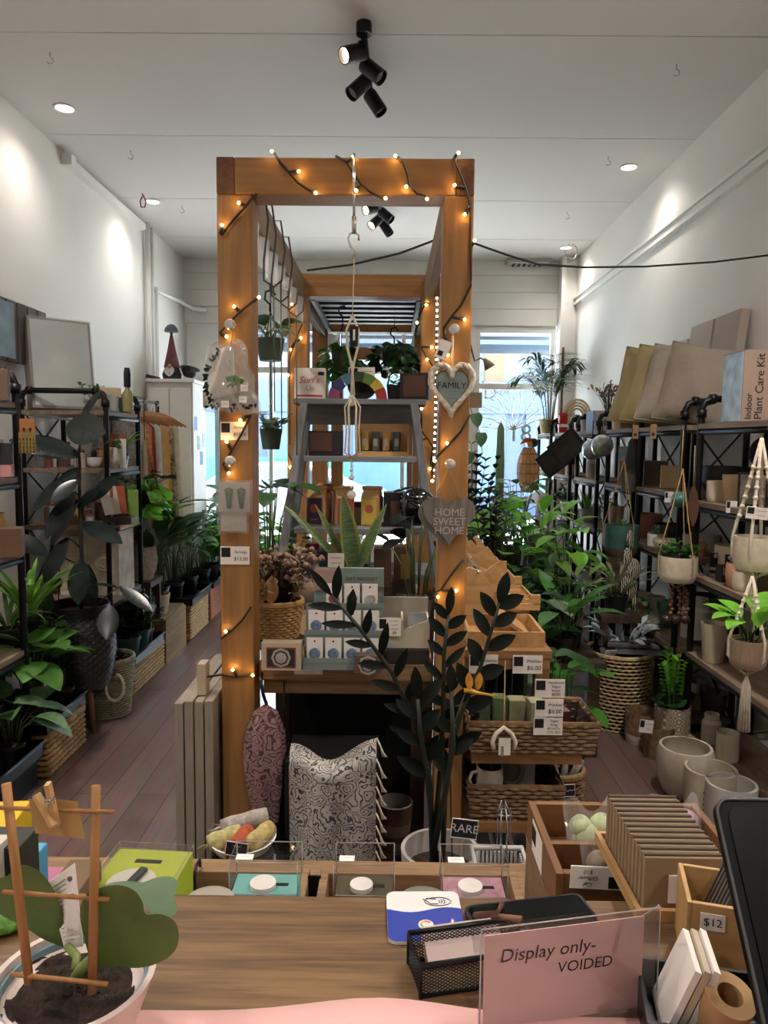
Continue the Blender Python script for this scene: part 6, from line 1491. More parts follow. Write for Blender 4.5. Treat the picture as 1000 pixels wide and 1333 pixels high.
part('leg', B().tube([P(812, 775, 4.2), P(812, 800, 4.2)], .012, 7), zebra, o, w=1); part('leg', B().tube([P(826, 775, 4.2), P(826, 800, 4.2)], .012, 7), zebra, o, w=1)
solo('black_stand', 'dark wooden stand under the carved ornament', 'stand', B().box((0, 0, (P(818, 800, 4.2).z) / 2), (.12, .1, P(818, 800, 4.2).z)), darkwood, V((P(819, 800, 4.2).x, 4.2, 0)))
o = T('bead_garland', 'wooden bead garland hanging before the second rack', 'ornament', P(880, 810, 3.5)); bb = B()
for k in range(7):
    for px in (873, 884, 893): bb.ball(P(px + (k % 2) * 2, 768 + k * 5, 3.5), .011, 0, 8, 6)
part('beads', bb, mat('bead_brown', '6b4a30', .4, var=.4, sc=30), o, w=1); part('hanging_cord', B().tube([P(884, 768, 3.5), P(884, 700, 3.52)], .002, 4), wirem, o, w=1)
for k in range(3): part('large_bead', B().ball(P(868 + 12 * k, 806, 3.49), .024, 0, 10, 8), mat('bead_dark', '3d2a1e', .35), o, w=1)
plant('small succulent in white pot on second rack third shelf', rk(858, .1, Z2[2])[0], 'rosette', .05, .05, 14, .07, .025, L7, ('cyl', .045, .07, white), seed=61)
plant('aloe in grey pot on the fourth rack', rk(766, .2, RL[3][2][2])[0], 'sword', .18, .1, 10, .2, .025, L6, ('taper', .06, .1, greyc), seed=62)
plant('leafy plant in a pale pot on third rack shelf', rk(795, .5, RL[2][2][2])[0], 'bush', .14, .08, 10, .06, .035, L2, ('taper', .055, .1, greyc), seed=63)
plant('small fern like plant on the fifth rack', rk(740, .3, RL[4][2][2])[0], 'bush', .16, .1, 12, .07, .03, L1, ('taper', .06, .1, greyc), seed=64)
plant('trailing plant on second rack lower shelf', rk(850, .2, Z2[1])[0], 'vine', .1, .1, 8, .05, .03, L6, ('cyl', .06, .12, terra), seed=65)
plant('pale spidery fishbone plant beside the second rack', V((1.28, 4.05, .62)), 'lance', .12, .15, 18, .18, .022, mat('leaf_pale', '8a8f74', .6, var=.2, trans=.2), ('taper', .07, .1, dkm), seed=66)
solo('small_stool', 'low dark stool under the pale fishbone plant', 'stool', B().box((0, 0, .6), (.22, .22, .035)).box((-.08, -.08, .29), (.03, .03, .58)).box((.08, -.08, .29), (.03, .03, .58)).box((-.08, .08, .29), (.03, .03, .58)).box((.08, .08, .29), (.03, .03, .58)), darkwood, V((1.28, 4.05, 0)))
# ---- floor pots and baskets on the right
fz = lambda px, py: PZ(px, py, 0)
q = fz(815, 955); q.y += .16; s = q.y / F
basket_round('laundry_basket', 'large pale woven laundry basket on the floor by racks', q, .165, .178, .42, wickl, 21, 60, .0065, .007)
basket_lid = q + V((0, 0, .425))
o = T('slatted_board', 'grey slatted wooden boards lying on the laundry basket', 'board', basket_lid + V((.06, -.02, .008)), -.15)
for k in range(3): part('slat', B().box((0, -.07 + .07 * k, .0 + .018 * k), (.36, .055, .016)), grey_wood, o)
o = T('paper_wreath', 'crumpled silvery blue paper wreath resting on the laundry basket', 'wreath', basket_lid + V((0, .0, .075))); b = B(); random.seed(70)
for k in range(46):
    a = k * 2 * PI / 46 * 1.0; c = V((.11 * math.cos(a), .09 * math.sin(a), .02 + .03 * math.sin(a))); b.leaf(c, (math.cos(a) + rnd(-.7, .7), math.sin(a) + rnd(-.7, .7), rnd(0, 1.2)), (rnd(-1, 1), 0, 1), .11, .035, .3, .5, 'mid', n=3)
part('paper_petals', b, mat('paper_silver', 'c6d2d8', .5, var=.2), o)
part('swing_tag', B().box((-.12, -.11, -.02), (.07, .003, .05), 0, eul(.5, 0, .3)), paper, o)
o = T('twig_bundle', 'bundle of pale paper wrapped twigs lying on the laundry basket', 'bundle', basket_lid + V((.13, .05, .075)))
for k in range(6): part('twig', B().tube([(-.06, -.02 + .012 * k, .0), (.12, .03 + .012 * k, .06 + .01 * k)], .008, 6), mat('twig', '8d8676', .8, var=.2), o)
q = fz(840, 972); q.y += .07
solo('rope_pot', 'two tone brown and white rope pot on the floor', 'pot', B().lathe([(0, 0), (.075, 0), (.083, .05), (.083, .051), (.083, .17), (.078, .17), (.07, .02), (0, .02)], n=30, mi=[0, 0, 0, 1, 1, 1], fn=lambda r, a, z: r * (1 + .015 * math.sin(z * 300))), [mat('rope_white', 'b5aa98', .9, bump=.4), wickd], q)
q = fz(862, 990); q.y += .06
solo('rope_pot', 'small brown rope pot with a white card on the floor', 'pot', B().lathe([(0, 0), (.07, 0), (.08, .16), (.074, .16), (.062, .02), (0, .02)], n=30, fn=lambda r, a, z: r * (1 + .015 * math.sin(z * 300))), wickd, q)
card('price_card', 'white price card on the small brown rope pot', 'price tag', 833, 937, 850, 954, q.y - .084, ['~~~~', '~~'], tilt=.1)
q = fz(878, 985); q.y += .05; s = q.y / F; zp = P(880, 958, q.y).z
o = T('planter_stand', 'white patterned planter on pale wooden legs with zz plant', 'plant', V((q.x, q.y, 0)))
medal = mat('medallion', 'b1a592', .6, var=0); nt = medal.node_tree; N = nt.nodes; Lk = nt.links
vv = N.new('ShaderNodeTexVoronoi'); vv.inputs['Scale'].default_value = 26; vv.inputs['Randomness'].default_value = 0; tcn = N.new('ShaderNodeTexCoord'); Lk.new(tcn.outputs['Object'], vv.inputs['Vector']); mm = N.new('ShaderNodeMath'); mm.operation = 'MULTIPLY'; mm.inputs[1].default_value = 26; Lk.new(vv.outputs['Distance'], mm.inputs[0]); m3 = N.new('ShaderNodeMath'); m3.operation = 'SINE'; Lk.new(mm.outputs[0], m3.inputs[0])
rr = N.new('ShaderNodeValToRGB'); rr.color_ramp.elements[0].position = .4; rr.color_ramp.elements[1].position = .6; rr.color_ramp.elements[0].color = lin('8d7e66'); rr.color_ramp.elements[1].color = lin('d8ccb8'); Lk.new(m3.outputs[0], rr.inputs[0]); Lk.new(rr.outputs[0], N['Principled BSDF'].inputs['Base Color'])
pb, ri = potmesh('round', .088, .165); part('pot', pb.move(tr(0, 0, zp)), medal, o); part('soil', soilmesh(ri, zp + .145), soil, o)
for a in (-2.3, -.6, .9): part('leg', B().tube([(.06 * math.cos(a), .06 * math.sin(a), zp + .02), (.12 * math.cos(a), .12 * math.sin(a), 0)], [.012, .008], 8), rawwood, o)
random.seed(71); S, G = greens('zz', .28, .09, 6, .055, .03, zp + .14); part('stems', S, stemg, o); part('foliage', G, L3, o)
S, G = greens('bush', .06, .1, 10, .05, .035, zp + .15); part('undergrowth', G, L1, o)
for i, (px, py, r, h, sh_, c, lab) in enumerate(((899, 1043, .125, .22, 'belly', 'a39a8b', 'largest empty stone grey pot on the floor by nearest rack'), (931, 1068, .105, .2, 'round', 'a79c89', 'cream empty pot with leaf print before the large pot'), (958, 1090, .098, .2, 'cyl', 'a5a19c', 'white empty pot nearest the counter at right'))):
    q = fz(px, py); q.y += r * .6
    o = T('floor_pot', lab, 'pot', q); pb, ri = potmesh(sh_, r, h, 36, t=.012, deep=True); part('pot', pb, mat('fp' + c, ''.join('%02x' % min(235, int(int(c[i:i+2], 16) * 1.2)) for i in (0, 2, 4)), .6, var=.1, sc=12, bump=.1, bs=60), o)
    if i == 1:
        b = B()
        for k in range(7): b.leaf((-.012 * (k % 2) - .05, -r * .9 - .004, .05 + .012 * k), (1 if k % 2 else -1, -.2, .8), (0, -1, 0), .03, .012, .1, 0, 'oval', n=3)
        part('leaf_print', b, mat('print_green', '4f5340', .7), o)
    if i == 2: part('drain_cup', B().lathe([(.0, .07), (.012, .07), (.012, .06)], n=10), white, o)
# ================================================================ left side racks
LX0, LX1 = -1.62, -2.1
rack('black pipe rack nearest the counter on the left wall', LX0, LX1, 2.15, 3.17, [.62, 1.06, 1.39, 1.71], 1.84)
rack('second black pipe rack on left wall behind the rubber plant', LX0, LX1, 4.17, 4.7, [.62, 1.06, 1.39, 1.72], 1.83)
def lk(px, fr, z):
    if px == 28: return V((-1.82, 3.66, z + .001))
    if px > 26: d = 4.25 + fr * .35; return V((P(px, 600, d).x, d, z + .001))
    return V((P(px - 8, 600, 3.09 - fr * .1).x, 3.09 - fr * .1, z + .001))
# art high on the left
q0 = PX(2, 430, XL + .03)
o = T('pallet_art', 'grey slatted pallet art hung high on the left wall', 'wall art', V((XL + .03, 4.25, P(20, 475, 4.3).z)))
pw = wood('pallet_grey', '6c635e', '443e3c', 'z', 6, .8); hz_ = P(20, 398, 4.3).z - P(20, 475, 4.3).z
for k in range(5): part('slat', B().box((.0, -.24 + .12 * k, hz_ / 2), (.03, .1, hz_)), pw, o)
for z in (.08, hz_ - .08): part('batten', B().box((-.016, 0, z), (.008, .56, .05)), darkwood, o)
part('painted_panel', B().box((.017, -.2, hz_ / 2), (.004, .2, hz_ * .9)), mat('art_blue', '7f93a0', .6, var=.3, sc=8), o)
o = T('photo_frame', 'white framed beach photo standing on the nearest left rack', 'picture frame', V((-1.9, 3.06, 1.712)), .35)
w, h = .15, .2
part('frame', B().box((0, 0, h / 2), (w, .02, h)), white, o, .002); part('photo', B().box((0, -.011, h * .56), (w * .66, .002, h * .62), 0).box((0, -.0125, h * .72), (w * .66, .001, h * .3), 1).box((0, -.0125, h * .42), (w * .66, .001, h * .1), 2), [mat('photo_sand', '8f8f8a', .4, var=.3, sc=40), mat('photo_sky', '9fc0d0', .4, var=.1), mat('photo_sea', '4f5e66', .4, var=.3, sc=40)], o)
o = T('wrapped_canvas', 'large pale deep canvas wrapped in clear plastic leaning on left wall', 'picture', P(85, 530, 4.2).xyz * 1.0)
o.location = V((-1.95, 4.36, 1.724)); o.rotation_euler = (-.13, 0, .75)
part('canvas_box', B().box((0, 0, .27), (.36, .1, .53)), mat('canvas_grey', '9a8f8c', .8, var=.03), o, .003)
part('picture_face', B().box((0, -.051, .27), (.33, .002, .5)), mat('canvas_print', 'd5dee3', .12, var=.2, sc=5, col2='eef3f5'), o)
part('plastic_wrap', B().grid(lambda u, v: ((u - .5) * .37, -.056 - .004 * math.sin(u * 14 + v * 9), v * .54), 16, 16), bagp, o)
# ---- rack goods
LG = [
 ('box', 'dark brown box upright on top of nearest left rack', 8, .3, 1.71, (.09, .07, .13), '4c3a2c'), ('box', 'small white packet on the nearest left rack upper shelf', 6, .1, 1.39, (.05, .03, .16), 'b5a8a4'),
 ('box', 'pink folded cloth pile on the nearest left rack shelf', 9, .05, 1.392, (.09, .1, .05), '9b6a68'), ('box', 'black printed box on nearest left rack', 14, .2, 1.445, (.06, .05, .09), '1d1c1d'),
 ('box', 'yellow green box on the nearest left rack middle shelf', 8, .05, 1.06, (.1, .14, .05), '8a8450'), ('pot', 'amber bottle standing on nearest left rack middle shelf', 4, .2, 1.11, ('jar', .03, .13), '8a6a3a'),
 ('box', 'brown wooden box on nearest left rack middle shelf', 14, .5, 1.06, (.12, .1, .12), '4f3826'),
 ('box', 'orange labelled tin on lower left rack shelf', 28, .02, .56, (.09, .1, .12), '6d4a30'),
 ('box', 'grey glossy card box on left rack behind rubber plant', 60, .3, 1.39, (.1, .08, .13), '55565a'), ('box', 'white leaning card on left rack behind rubber plant', 70, .2, 1.39, (.02, .06, .16), 'a9a49f'),
 ('box', 'dark red book on the left rack behind rubber plant', 80, .4, 1.39, (.1, .05, .15), '4a2a2a'), ('pot', 'black lidded jar on left rack behind rubber plant', 64, .7, 1.39, ('jar', .05, .14), '17181a'),
 ('pot', 'white shell dish on left rack behind rubber plant shelf end', 122, .1, 1.39, ('bowl', .05, .06), 'b5b0aa'), ('pot', 'copper pot on left rack behind rubber plant lower shelf', 84, .6, 1.06, ('round', .06, .12), '6b3f30'),
 ('pot', 'brown jar with white label on left rack behind rubber plant', 66, .2, 1.06, ('jar', .045, .13), '4d3325'), ('box', 'colourful card box behind rubber plant leaves', 78, .2, 1.06, (.12, .1, .1), '5f6a6c'),
 ('box', 'yellow card box behind rubber plant leaves', 92, .3, 1.06, (.07, .06, .15), '8f7f3a'), ('pot', 'pale jug on the left rack behind rubber plant lower shelf', 72, .5, 1.06, ('belly', .05, .15), 'a09a90'),
 ('box', 'cream box with heart print on left rack by the clothes rail top', 146, .3, 1.72, (.12, .05, .14), 'b5a183'), ('pot', 'small dark candle jar on left rack by the clothes rail top', 160, .2, 1.72, ('cyl', .035, .08), '252a26'),
 ('pot', 'clear tumbler on the left rack by the clothes rail top', 150, .1, 1.72, ('cyl', .03, .09), '8d938f'), ('box', 'white card packet on the left rack by the clothes rail', 160, .1, 1.39, (.04, .03, .17), 'b5b2ad'),
 ('pot', 'white jug on the left rack by the clothes rail shelf', 147, .1, 1.39, ('belly', .045, .12), 'aaa6a0'), ('box', 'wide rust coloured box on the left rack by the clothes rail', 150, .4, 1.39, (.14, .12, .2), '74492f'),
 ('box', 'red and green gift packet on the left rack by the clothes rail', 172, .1, 1.06, (.06, .06, .2), '5f7a35'), ('box', 'dark wooden dish box on left rack by the clothes rail', 158, .05, 1.06, (.09, .1, .06), '3d2620'),
 ('box', 'grey lettered wooden sign leaning on the third rack', 150, .5, 1.391, (.16, .02, .12), '6f665c'),
]
for k, lab, px, fr_, z, dm, c in LG:
    p = lk(px, fr_, z)
    if k == 'pot': pot(lab, p, dm[0], dm[1], dm[2], tc(c, .45), 'ceramic_pot')
    else: carton('display_box', lab, 'box', p, dm[0], dm[1], dm[2], tc(c, .6), r=.35)
# small jewellery cards on the left racks (dense, alike)
random.seed(80); proto = None
jm = [tc(c, .5) for c in ('8d8076', '5d2f24', '2f3134', 'a8a39c', '6a5236')]
for zsh, n in ((1.3901, 14), (1.0601, 14), (1.39, 6), (1.06, 6)):
    for k in range(n):
        near = zsh in (1.39, 1.06); d = 2.98 + rnd(0, .14) if near else 4.21 + .03 * k; x = -1.7 - rnd(0, .3)
        o = T('trinket', 'small trinket jar with metal lid among the crowded left rack goods', 'trinket', V((x, d, zsh + .001)), group='trinkets crowded on the left racks')
        r = rnd(.018, .03); h = rnd(.05, .12)
        part('jar', B().lathe([(0, 0), (r, 0), (r, h * .8), (r * .7, h * .9)], n=12), jm[k % 5], o); part('lid', B().lathe([(r * .8, h * .88), (r * .8, h), (0, h)], n=12), jm[(k + 2) % 5], o)
def earcard(lab, px0, py0, px1, py1, D, m, dots):
    a, c = P(px0, py0, D), P(px1, py1, D); w, h = c.x - a.x, a.z - c.z
    o = T('hanging_card', lab, 'earrings', V(((a.x + c.x) / 2, D, c.z)))
    part('card', B().box((0, 0, h / 2), (w, .003, h)), m, o)
    for x, z, r in dots: part('stud', B().ball((x * w, -.004, z * h), r, 0, 8, 6), mat('stud_dark', '2a1a14', .4), o)
    part('string_loop', B().tube([(-.01, 0, h), (0, .005, h + .03), (.01, 0, h)], .0015, 4), twine, o)
earcard('orange earring card with two dark studs on the left rack post', 25, 545, 46, 564, 3.13, mat('card_orange', '9a6238', .7, var=.1), [(-.2, .3, .006), (.2, .3, .006)])
earcard('mustard dotted card below the orange earring card', 24, 563, 47, 590, 3.12, mat('card_mustard', '7d6a34', .7, var=.1), [(x * .2 - .4, y * .2 + .1, .003) for x in range(5) for y in range(4)])
earcard('rust earring card on the second left rack post', 131, 630, 147, 647, 4.13, mat('card_rust', '8d4a24', .7), [(0, .5, .006)])
card('shelf_tag', 'white price tag hanging on the third left rack top', 'price tag', 164, 541, 171, 552, 4.62, ['~~'], sq=False)
card('shelf_tag', 'white price tag on third left rack lower shelf', 'price tag', 162, 612, 169, 623, 4.62, ['~~'], sq=False)
card('shelf_tag', 'white price tag below the dark wooden dish box', 'price tag', 160, 684, 166, 696, 4.62, ['~~'], sq=False)
for i, (x0, c) in enumerate(((150, 'b5aea6'), (157, 'a3998f'), (163, '8a3f2a'))):
    q = P(x0, 668, 4.2); solo('leaning_card', ['white greeting card fanned out at right of rust card', 'pale greeting card fanned out beside the white card', 'red edged greeting card fanned out at the back'][i], 'card', B().box((0, 0, .08), (.05, .003, .16), 0, eul(0, -.25 + .08 * i, .3)), tc(c), V((q.x, 4.12 + .02 * i, q.z)))
carton('card_tray', 'dark wooden tray holding the fanned greeting cards', 'tray', V((P(156, 675, 4.13).x, 4.14, P(156, 680, 4.13).z)), .16, .1, .03, darkwood)
# whitewashed carved chest behind the rubber plant
o = T('carved_chest', 'whitewashed carved cabinet behind the rubber plant', 'cabinet', V((-1.80, 4.45, .62)), .0)
ww = mat('whitewash', 'd6cab6', .8, var=.2, sc=12)
part('cabinet_body', B().box((0, 0, .2), (.36, .26, .4)), ww, o, .004); part('cabinet_top', B().box((0, 0, .41), (.4, .3, .025)), bamboo, o, .003)
for sx in (-.09, .09): part('carved_door', B().box((sx, -.133, .2), (.15, .008, .32)).lathe([(.02, 0), (.03, .004), (.04, 0), (.05, .005), (.055, 0)], X=tr(sx, -.138, .2) @ M.Rotation(PI / 2, 4, 'X'), n=8), ww, o)
solo('fur_basket', 'shaggy beige basket beside the white carved cabinet', 'basket', B().lathe([(0, 0), (.1, 0), (.13, .12), (.12, .22), (.1, .22), (.09, .05), (0, .05)], n=30, fn=lambda r, a, z: r * (1 + .05 * math.sin(a * 23 + z * 60))), mat('fur', '9a8c7a', .95, var=.35, sc=60, bump=.8, bs=200), V((-1.7, 4.88, .621)))
solo('low_stool', 'slim dark stool carrying the shaggy beige basket', 'stool', B().box((0, 0, .6), (.25, .25, .04)).box((-.1, -.1, .29), (.03, .03, .58)).box((.1, -.1, .29), (.03, .03, .58)).box((-.1, .1, .29), (.03, .03, .58)).box((.1, .1, .29), (.03, .03, .58)), darkwood, V((-1.7, 4.88, 0)))
# ---- clothes rail
CX_, CD0, CD1, CZ = -1.93, 5.04, 6.08, P(190, 520, 5.5).z
o = T('clothes_rail', 'steel clothes rail with black posts along left wall', 'clothes rail', V((CX_, (CD0 + CD1) / 2, 0)))
part('rail', B().tube([(CX_, CD0, CZ), (CX_, CD1, CZ)], .014, 8), chrome, o, w=1)
for d in (CD0, CD1): part('post', B().tube([(CX_, d, 0), (CX_, d, CZ + .02)], .016, 8).tube([(CX_ - .18, d, .02), (CX_ + .2, d, .02)], .016, 8), black, o, w=1)
gar = [('grey white marbled', 'a8a09c', 1), ('beige', 'a89a84', 0), ('orange red paisley', 'b8573c', 1), ('rust brown', '7c4630', 0), ('pale blue white', 'b9c0c6', 0), ('tan', 'a3845a', 0), ('ochre', 'b08a52', 0), ('black and white striped', '5c5450', 1), ('cream', 'b5a88f', 0)]
hw_ = wood('hanger_wood', 'a0703c', '85572a', 'x', 4, .5)
for i, (nm, c, pt) in enumerate(gar):
    d = CD0 + .1 + i * .115; zc = CZ - .06
    o = T('wooden_hanger', 'curved wooden clothes hanger holding the %s garment' % nm, 'hanger', V((CX_, d, zc - .12)))
    part('hanger_body', B().tube([(-.23, 0, -.01), (-.13, 0, .055), (-.04, 0, .09), (0, 0, .095), (.04, 0, .09), (.13, 0, .055), (.24, 0, -.01)], [.008, .011, .012, .012, .012, .011, .008], 8), hw_, o)
    part('hook', B().tube([(0, 0, .1), (0, 0, .15), (.018, 0, .168), (.0, 0, .19), (-.018, 0, .172)], .003, 5), chrome, o)
    L_ = .75 + .08 * (i % 3); w_ = .38 + .02 * (i % 3)
    g = T('garment', '%s garment hanging on the clothes rail' % nm, 'clothing', V((CX_, d, zc - .12 - L_)))
    def sheet(sg, L_=L_, w_=w_, i=i):
        def f(u, v): a = 2 * u - 1; wd = w_ / 2 * (.84 + .16 * v); return (a * wd, sg * (.012 + .014 * math.sin(a * 7 + i) * v), L_ - .0 - v * L_ + .085 * (1 - a * a) * (1 - v) ** 6 - .03)
        return f
    b = B().grid(sheet(-1), 16, 12).grid(sheet(1), 16, 12)
    mm_ = tc(c, .95) if not pt else mat('pat' + c, c, .95, var=0, sc=34, col2={'a8a09c': '6a6664', 'b8573c': 'd0a084', '5c5450': 'c9c2b8'}[c])
    part('cloth_panel', b, mm_, g)
# ---- white cabinet with gnome
wx0, wx1 = XL + .03, P(249, 560, 6.35).x; wz = P(215, 497, 6.35).z
o = T('white_cabinet', 'tall white cabinet near the shop window with stickers', 'cabinet', V(((wx0 + wx1) / 2, 6.6, 0)))
part('carcass', B().span((wx0, 6.42, 0), (wx1, 6.85, wz)), white, o, .004, w=1)
part('door', B().span((wx0 + .02, 6.4, .1), ((wx0 + wx1) / 2 - .005, 6.418, wz - .05)), white, o, .003, w=1); part('door', B().span(((wx0 + wx1) / 2 + .005, 6.4, .1), (wx1 - .02, 6.418, wz - .05)), white, o, .003, w=1)
part('cornice', B().span((wx0, 6.39, wz), (wx1 + .02, 6.87, wz + .03)), white, o, .003, w=1)
for i, (dz, c) in enumerate(((.35, '6fa3c9'), (.52, '8fb8a8'), (.66, '5c93b8'), (.5, 'a8c8d8'))): part('sticker', B().box((wx1 + .002, 6.5 + .09 * i, wz - dz), (.002, .09, .12)), mat('stk' + c, c, .5, var=.3, sc=30), o, w=1)
g0 = V((P(222, 495, 6.5).x, 6.55, wz + .031))
o = T('gnome', 'small gnome ornament with tall dark red hat on white cabinet', 'ornament', g0)
part('gnome_body', B().lathe([(0, 0), (.075, 0), (.085, .05), (.06, .11), (0, .14)], n=18), mat('gnome_dark', '2a2a30', .8), o)
part('beard', B().leaf((0, -.06, .12), (0, -.35, -1), (0, -1, 0), .1, .09, .1, .2, 'oval'), mat('beard', 'b9b5ae', .9), o); part('nose', B().ball((0, -.075, .115), .018, 0, 8, 6), mat('nose', 'b08468', .6), o)
part('hat', B().lathe([(.07, .11), (.066, .13), (.035, .27), (.015, .38), (0, .4)], n=18), mat('hat_red', '5a2f30', .9, var=.3, sc=30), o)
part('hat_finial', B().tube([(0, 0, .37), (0, 0, .43)], .012, 7).lathe([(0, .42), (.06, .42), (.055, .45), (.03, .48), (0, .49)], n=16), mat('finial', '3d4650', .7), o)
solo('dark_bowl', 'dark bowl tilted beside the gnome on white cabinet', 'bowl', B().lathe([(0, 0), (.05, .01), (.09, .08), (.085, .08), (.045, .02), (0, .02)], n=20, X=eul(.3, .3, 0)), blackp, g0 + V((.14, .02, .03)))
o = T('desk_gadget', 'black cable and adapter lying left of the gnome', 'cable', g0 + V((-.17, -.02, 0))); part('adapter', B().box((0, 0, .02), (.12, .06, .03), 0, eul(0, .2, .4)), blackp, o, .004); part('cable', B().tube([(-.05, 0, .03), (-.12, -.05, .06), (-.17, -.1, -.0), (-.16, -.14, -.1), (-.1, -.16, -.13)], .004, 5), wirem, o)
# ---- rubber plant on stand
RP = V((P(103, 850, 3.85).x, 3.85, 0))
o = T('rubber_plant', 'large dark rubber plant in black scaled pot on wooden legs', 'plant', RP)
z0_, z1_ = P(103, 890, 3.85).z, P(103, 797, 3.85).z; R = .19
scale_m = mat('black_scale', '2a2b2c', .3, .1, var=.1)
nz = 22; na = 46
def scl(r, a, z):
    k = int(round((z - z0_) / (z1_ - z0_) * 44)); return r * (1 + .02 * max(0, math.sin(a * na / 2 * 1.0 + (PI if (k // 2) % 2 else 0))) * (k % 2))
pr = [(0, z0_), (R * .55, z0_)]
for k in range(45):
    t = k / 44; pr.append((R * (.62 + .38 * math.sin(PI * min(1, t * .72 + .14)) ** .8) if t < .95 else R * .86, z0_ + (z1_ - z0_) * t))
b = B(); N_ = 92; vs = []; fs = []
for r, z in pr:
    for q in range(N_): a = 2 * PI * q / N_; vs.append((scl(r, a, z) * math.cos(a), scl(r, a, z) * math.sin(a), z))
for i in range(len(pr) - 1):
    for q in range(N_): fs.append((i * N_ + q, i * N_ + (q + 1) % N_, (i + 1) * N_ + (q + 1) % N_, (i + 1) * N_ + q))
part('pot', b.add(vs, fs, 0, False), scale_m, o)
part('pot_rim', B().lathe([(R * .87, z1_ - .01), (R * .87, z1_ + .05), (R * .82, z1_ + .05), (R * .8, z1_ - .03)], n=36), blackp, o); part('soil', soilmesh(R * .81, z1_ - .0), soil, o)
for a in (-2.1, -.75, 1.3): part('leg', B().tube([(.11 * math.cos(a), .11 * math.sin(a), z0_ + .03), (.15 * math.cos(a), .15 * math.sin(a), 0)], [.018, .012], 10), wood('leg_wood', '8a5f3a', '6e4626', 'z', 5, .5), o)
def pp(x, y, d=0): return P(x, y, 3.85 + d) - RP
S, G = B(), B()
S.tube([pp(106, 800), pp(107, 740), pp(104, 660), pp(103, 590), pp(108, 545)], [.012, .011, .009, .007, .005], 7)
S.tube([pp(112, 800), pp(122, 790), pp(140, 775), pp(156, 763)], [.007, .006, .004, .003], 5)
for bx, by, tx, ty, w_, d0, d1, up in ((97, 548, 32, 538, .07, 0, -.1, (0, -.4, 1)), (104, 594, 12, 570, .15, 0, -.1, (.1, -.7, .7)), (86, 556, 136, 562, .18, -.1, -.14, (.1, -1, .35)), (106, 545, 131, 506, .06, 0, .05, (-.6, -1, 0)), (104, 598, 152, 566, .05, 0, -.05, (0, -.3, 1)), (101, 612, 40, 664, .11, 0, -.15, (-.3, -.8, .5)), (98, 640, 58, 700, .12, 0, -.2, (-.3, -1, .3)), (103, 650, 62, 712, .1, -.02, -.1, (-.5, -.8, .4)), (108, 680, 158, 705, .11, 0, -.15, (.4, -.8, .6)), (105, 728, 101, 786, .12, -.08, -.22, (0, -1, .15)), (62, 722, 14, 696, .1, -.05, -.1, (0, -.7, .7)), (88, 700, 56, 760, .12, -.08, -.2, (-.4, -1, .2)), (114, 735, 120, 792, .09, .05, .02, (.1, -1, .1)), (118, 760, 154, 763, .05, -.05, -.1, (0, -.1, 1)), (155, 763, 199, 795, .07, -.05, -.12, (.3, -.8, .7)), (143, 788, 139, 832, .11, -.1, -.2, (.2, -1, .1)), (66, 772, 42, 820, .13, -.12, -.25, (-.2, -1, .2)), (118, 652, 152, 618, .08, 0, -.05, (-.3, -1, .2)), (100, 625, 66, 655, .08, -.05, -.15, (0, -1, .4)), (101, 660, 128, 636, .06, -.02, -.1, (-.4, -1, 0)), (104, 610, 78, 640, .1, .05, .1, (0, -1, .3))):
    a, c = pp(bx, by, d0), pp(tx, ty, d1); st = pp(105, min(800, by + 14)) if bx < 140 and by < 770 else a
    if st is not a: S.tube([st, st.lerp(a, .5) + V((0, 0, .01)), a], .004, 5)
    G.leaf(a, c - a, up, (c - a).length, w_, .12, .15, 'oval', n=8)
part('stem', S, mat('stem_dark', '2c221c', .6, var=.2), o); part('foliage', G, L5, o)
# ---- floor baskets, trays, crate along the left
def flat(px0, py0, px1, py1): return PZ(px0, py0, 0), PZ(px1, py1, 0)
def tray_obj(lab, x0, x1, d0, d1, z):
    o = T('seed_tray', lab, 'tray', V(((x0 + x1) / 2, (d0 + d1) / 2, z))); w, d = x1 - x0, d1 - d0; b = B()
    b.span((-w / 2, -d / 2, 0), (w / 2, d / 2, .006)); part('tray_base', b, dkm, o)
    for a, c in (((-w / 2, -d / 2, .006), (-w / 2 + .008, d / 2, .06)), ((w / 2 - .008, -d / 2, .006), (w / 2, d / 2, .06)), ((-w / 2, -d / 2, .006), (w / 2, -d / 2 + .008, .06)), ((-w / 2, d / 2 - .008, .006), (w / 2, d / 2, .06))): part('tray_side', B().span(a, c), dkm, o)
    part('rim', B().tube([(-w / 2 - .006, -d / 2 - .006, .06), (w / 2 + .006, -d / 2 - .006, .06), (w / 2 + .006, d / 2 + .006, .06), (-w / 2 - .006, d / 2 + .006, .06)], .008, 4, closed=True), mat('rim_black', '1c1f24', .3), o)
    return o
BX = -1.56
basket_box('seagrass_box', 'woven seagrass box on floor under the nearest plant tray', V((BX - .17, 3.42, 0)), .34, .4, .19, m=wick, tap=0, th=.014)
solo('dark_plinth', 'dark plinth beside seagrass box under the nearest plants', 'plinth', B().box((0, 0, .0625), (.34, .6, .125)), mat('black_panel', '0c0c0d', .8), V((BX - .19, 2.86, 0)))
tray_obj('black plant tray nearest the counter on left floor', BX - .38, BX - .0, 2.55, 3.19, .127)
tray_obj('second black plant tray on the seagrass box', BX - .36, BX + .0, 3.22, 3.66, .198)
q = PZ(132, 948, 0); rbk = basket_round('rope_basket', 'pale green woven basket with rope handle behind plant stand', V((q.x - .04, q.y + .22, 0)), .11, .14, .33, mat('basket_sage', '8d8a72', .85, var=.25, sc=30), 22, 40, .0075, .004)
part('handle', B().tube([(.09 + .05 * math.sin(t * .45), -.125 - .03 * math.sin(t * .22), .2 + .07 * math.cos(t * .45)) for t in range(14)], .008, 6), rope, rbk)
basket_box('seagrass_box', 'woven seagrass box below the teal pot tray', V((BX - .16, 4.62, 0)), .33, .6, .175, m=wick, tap=0, th=.014)
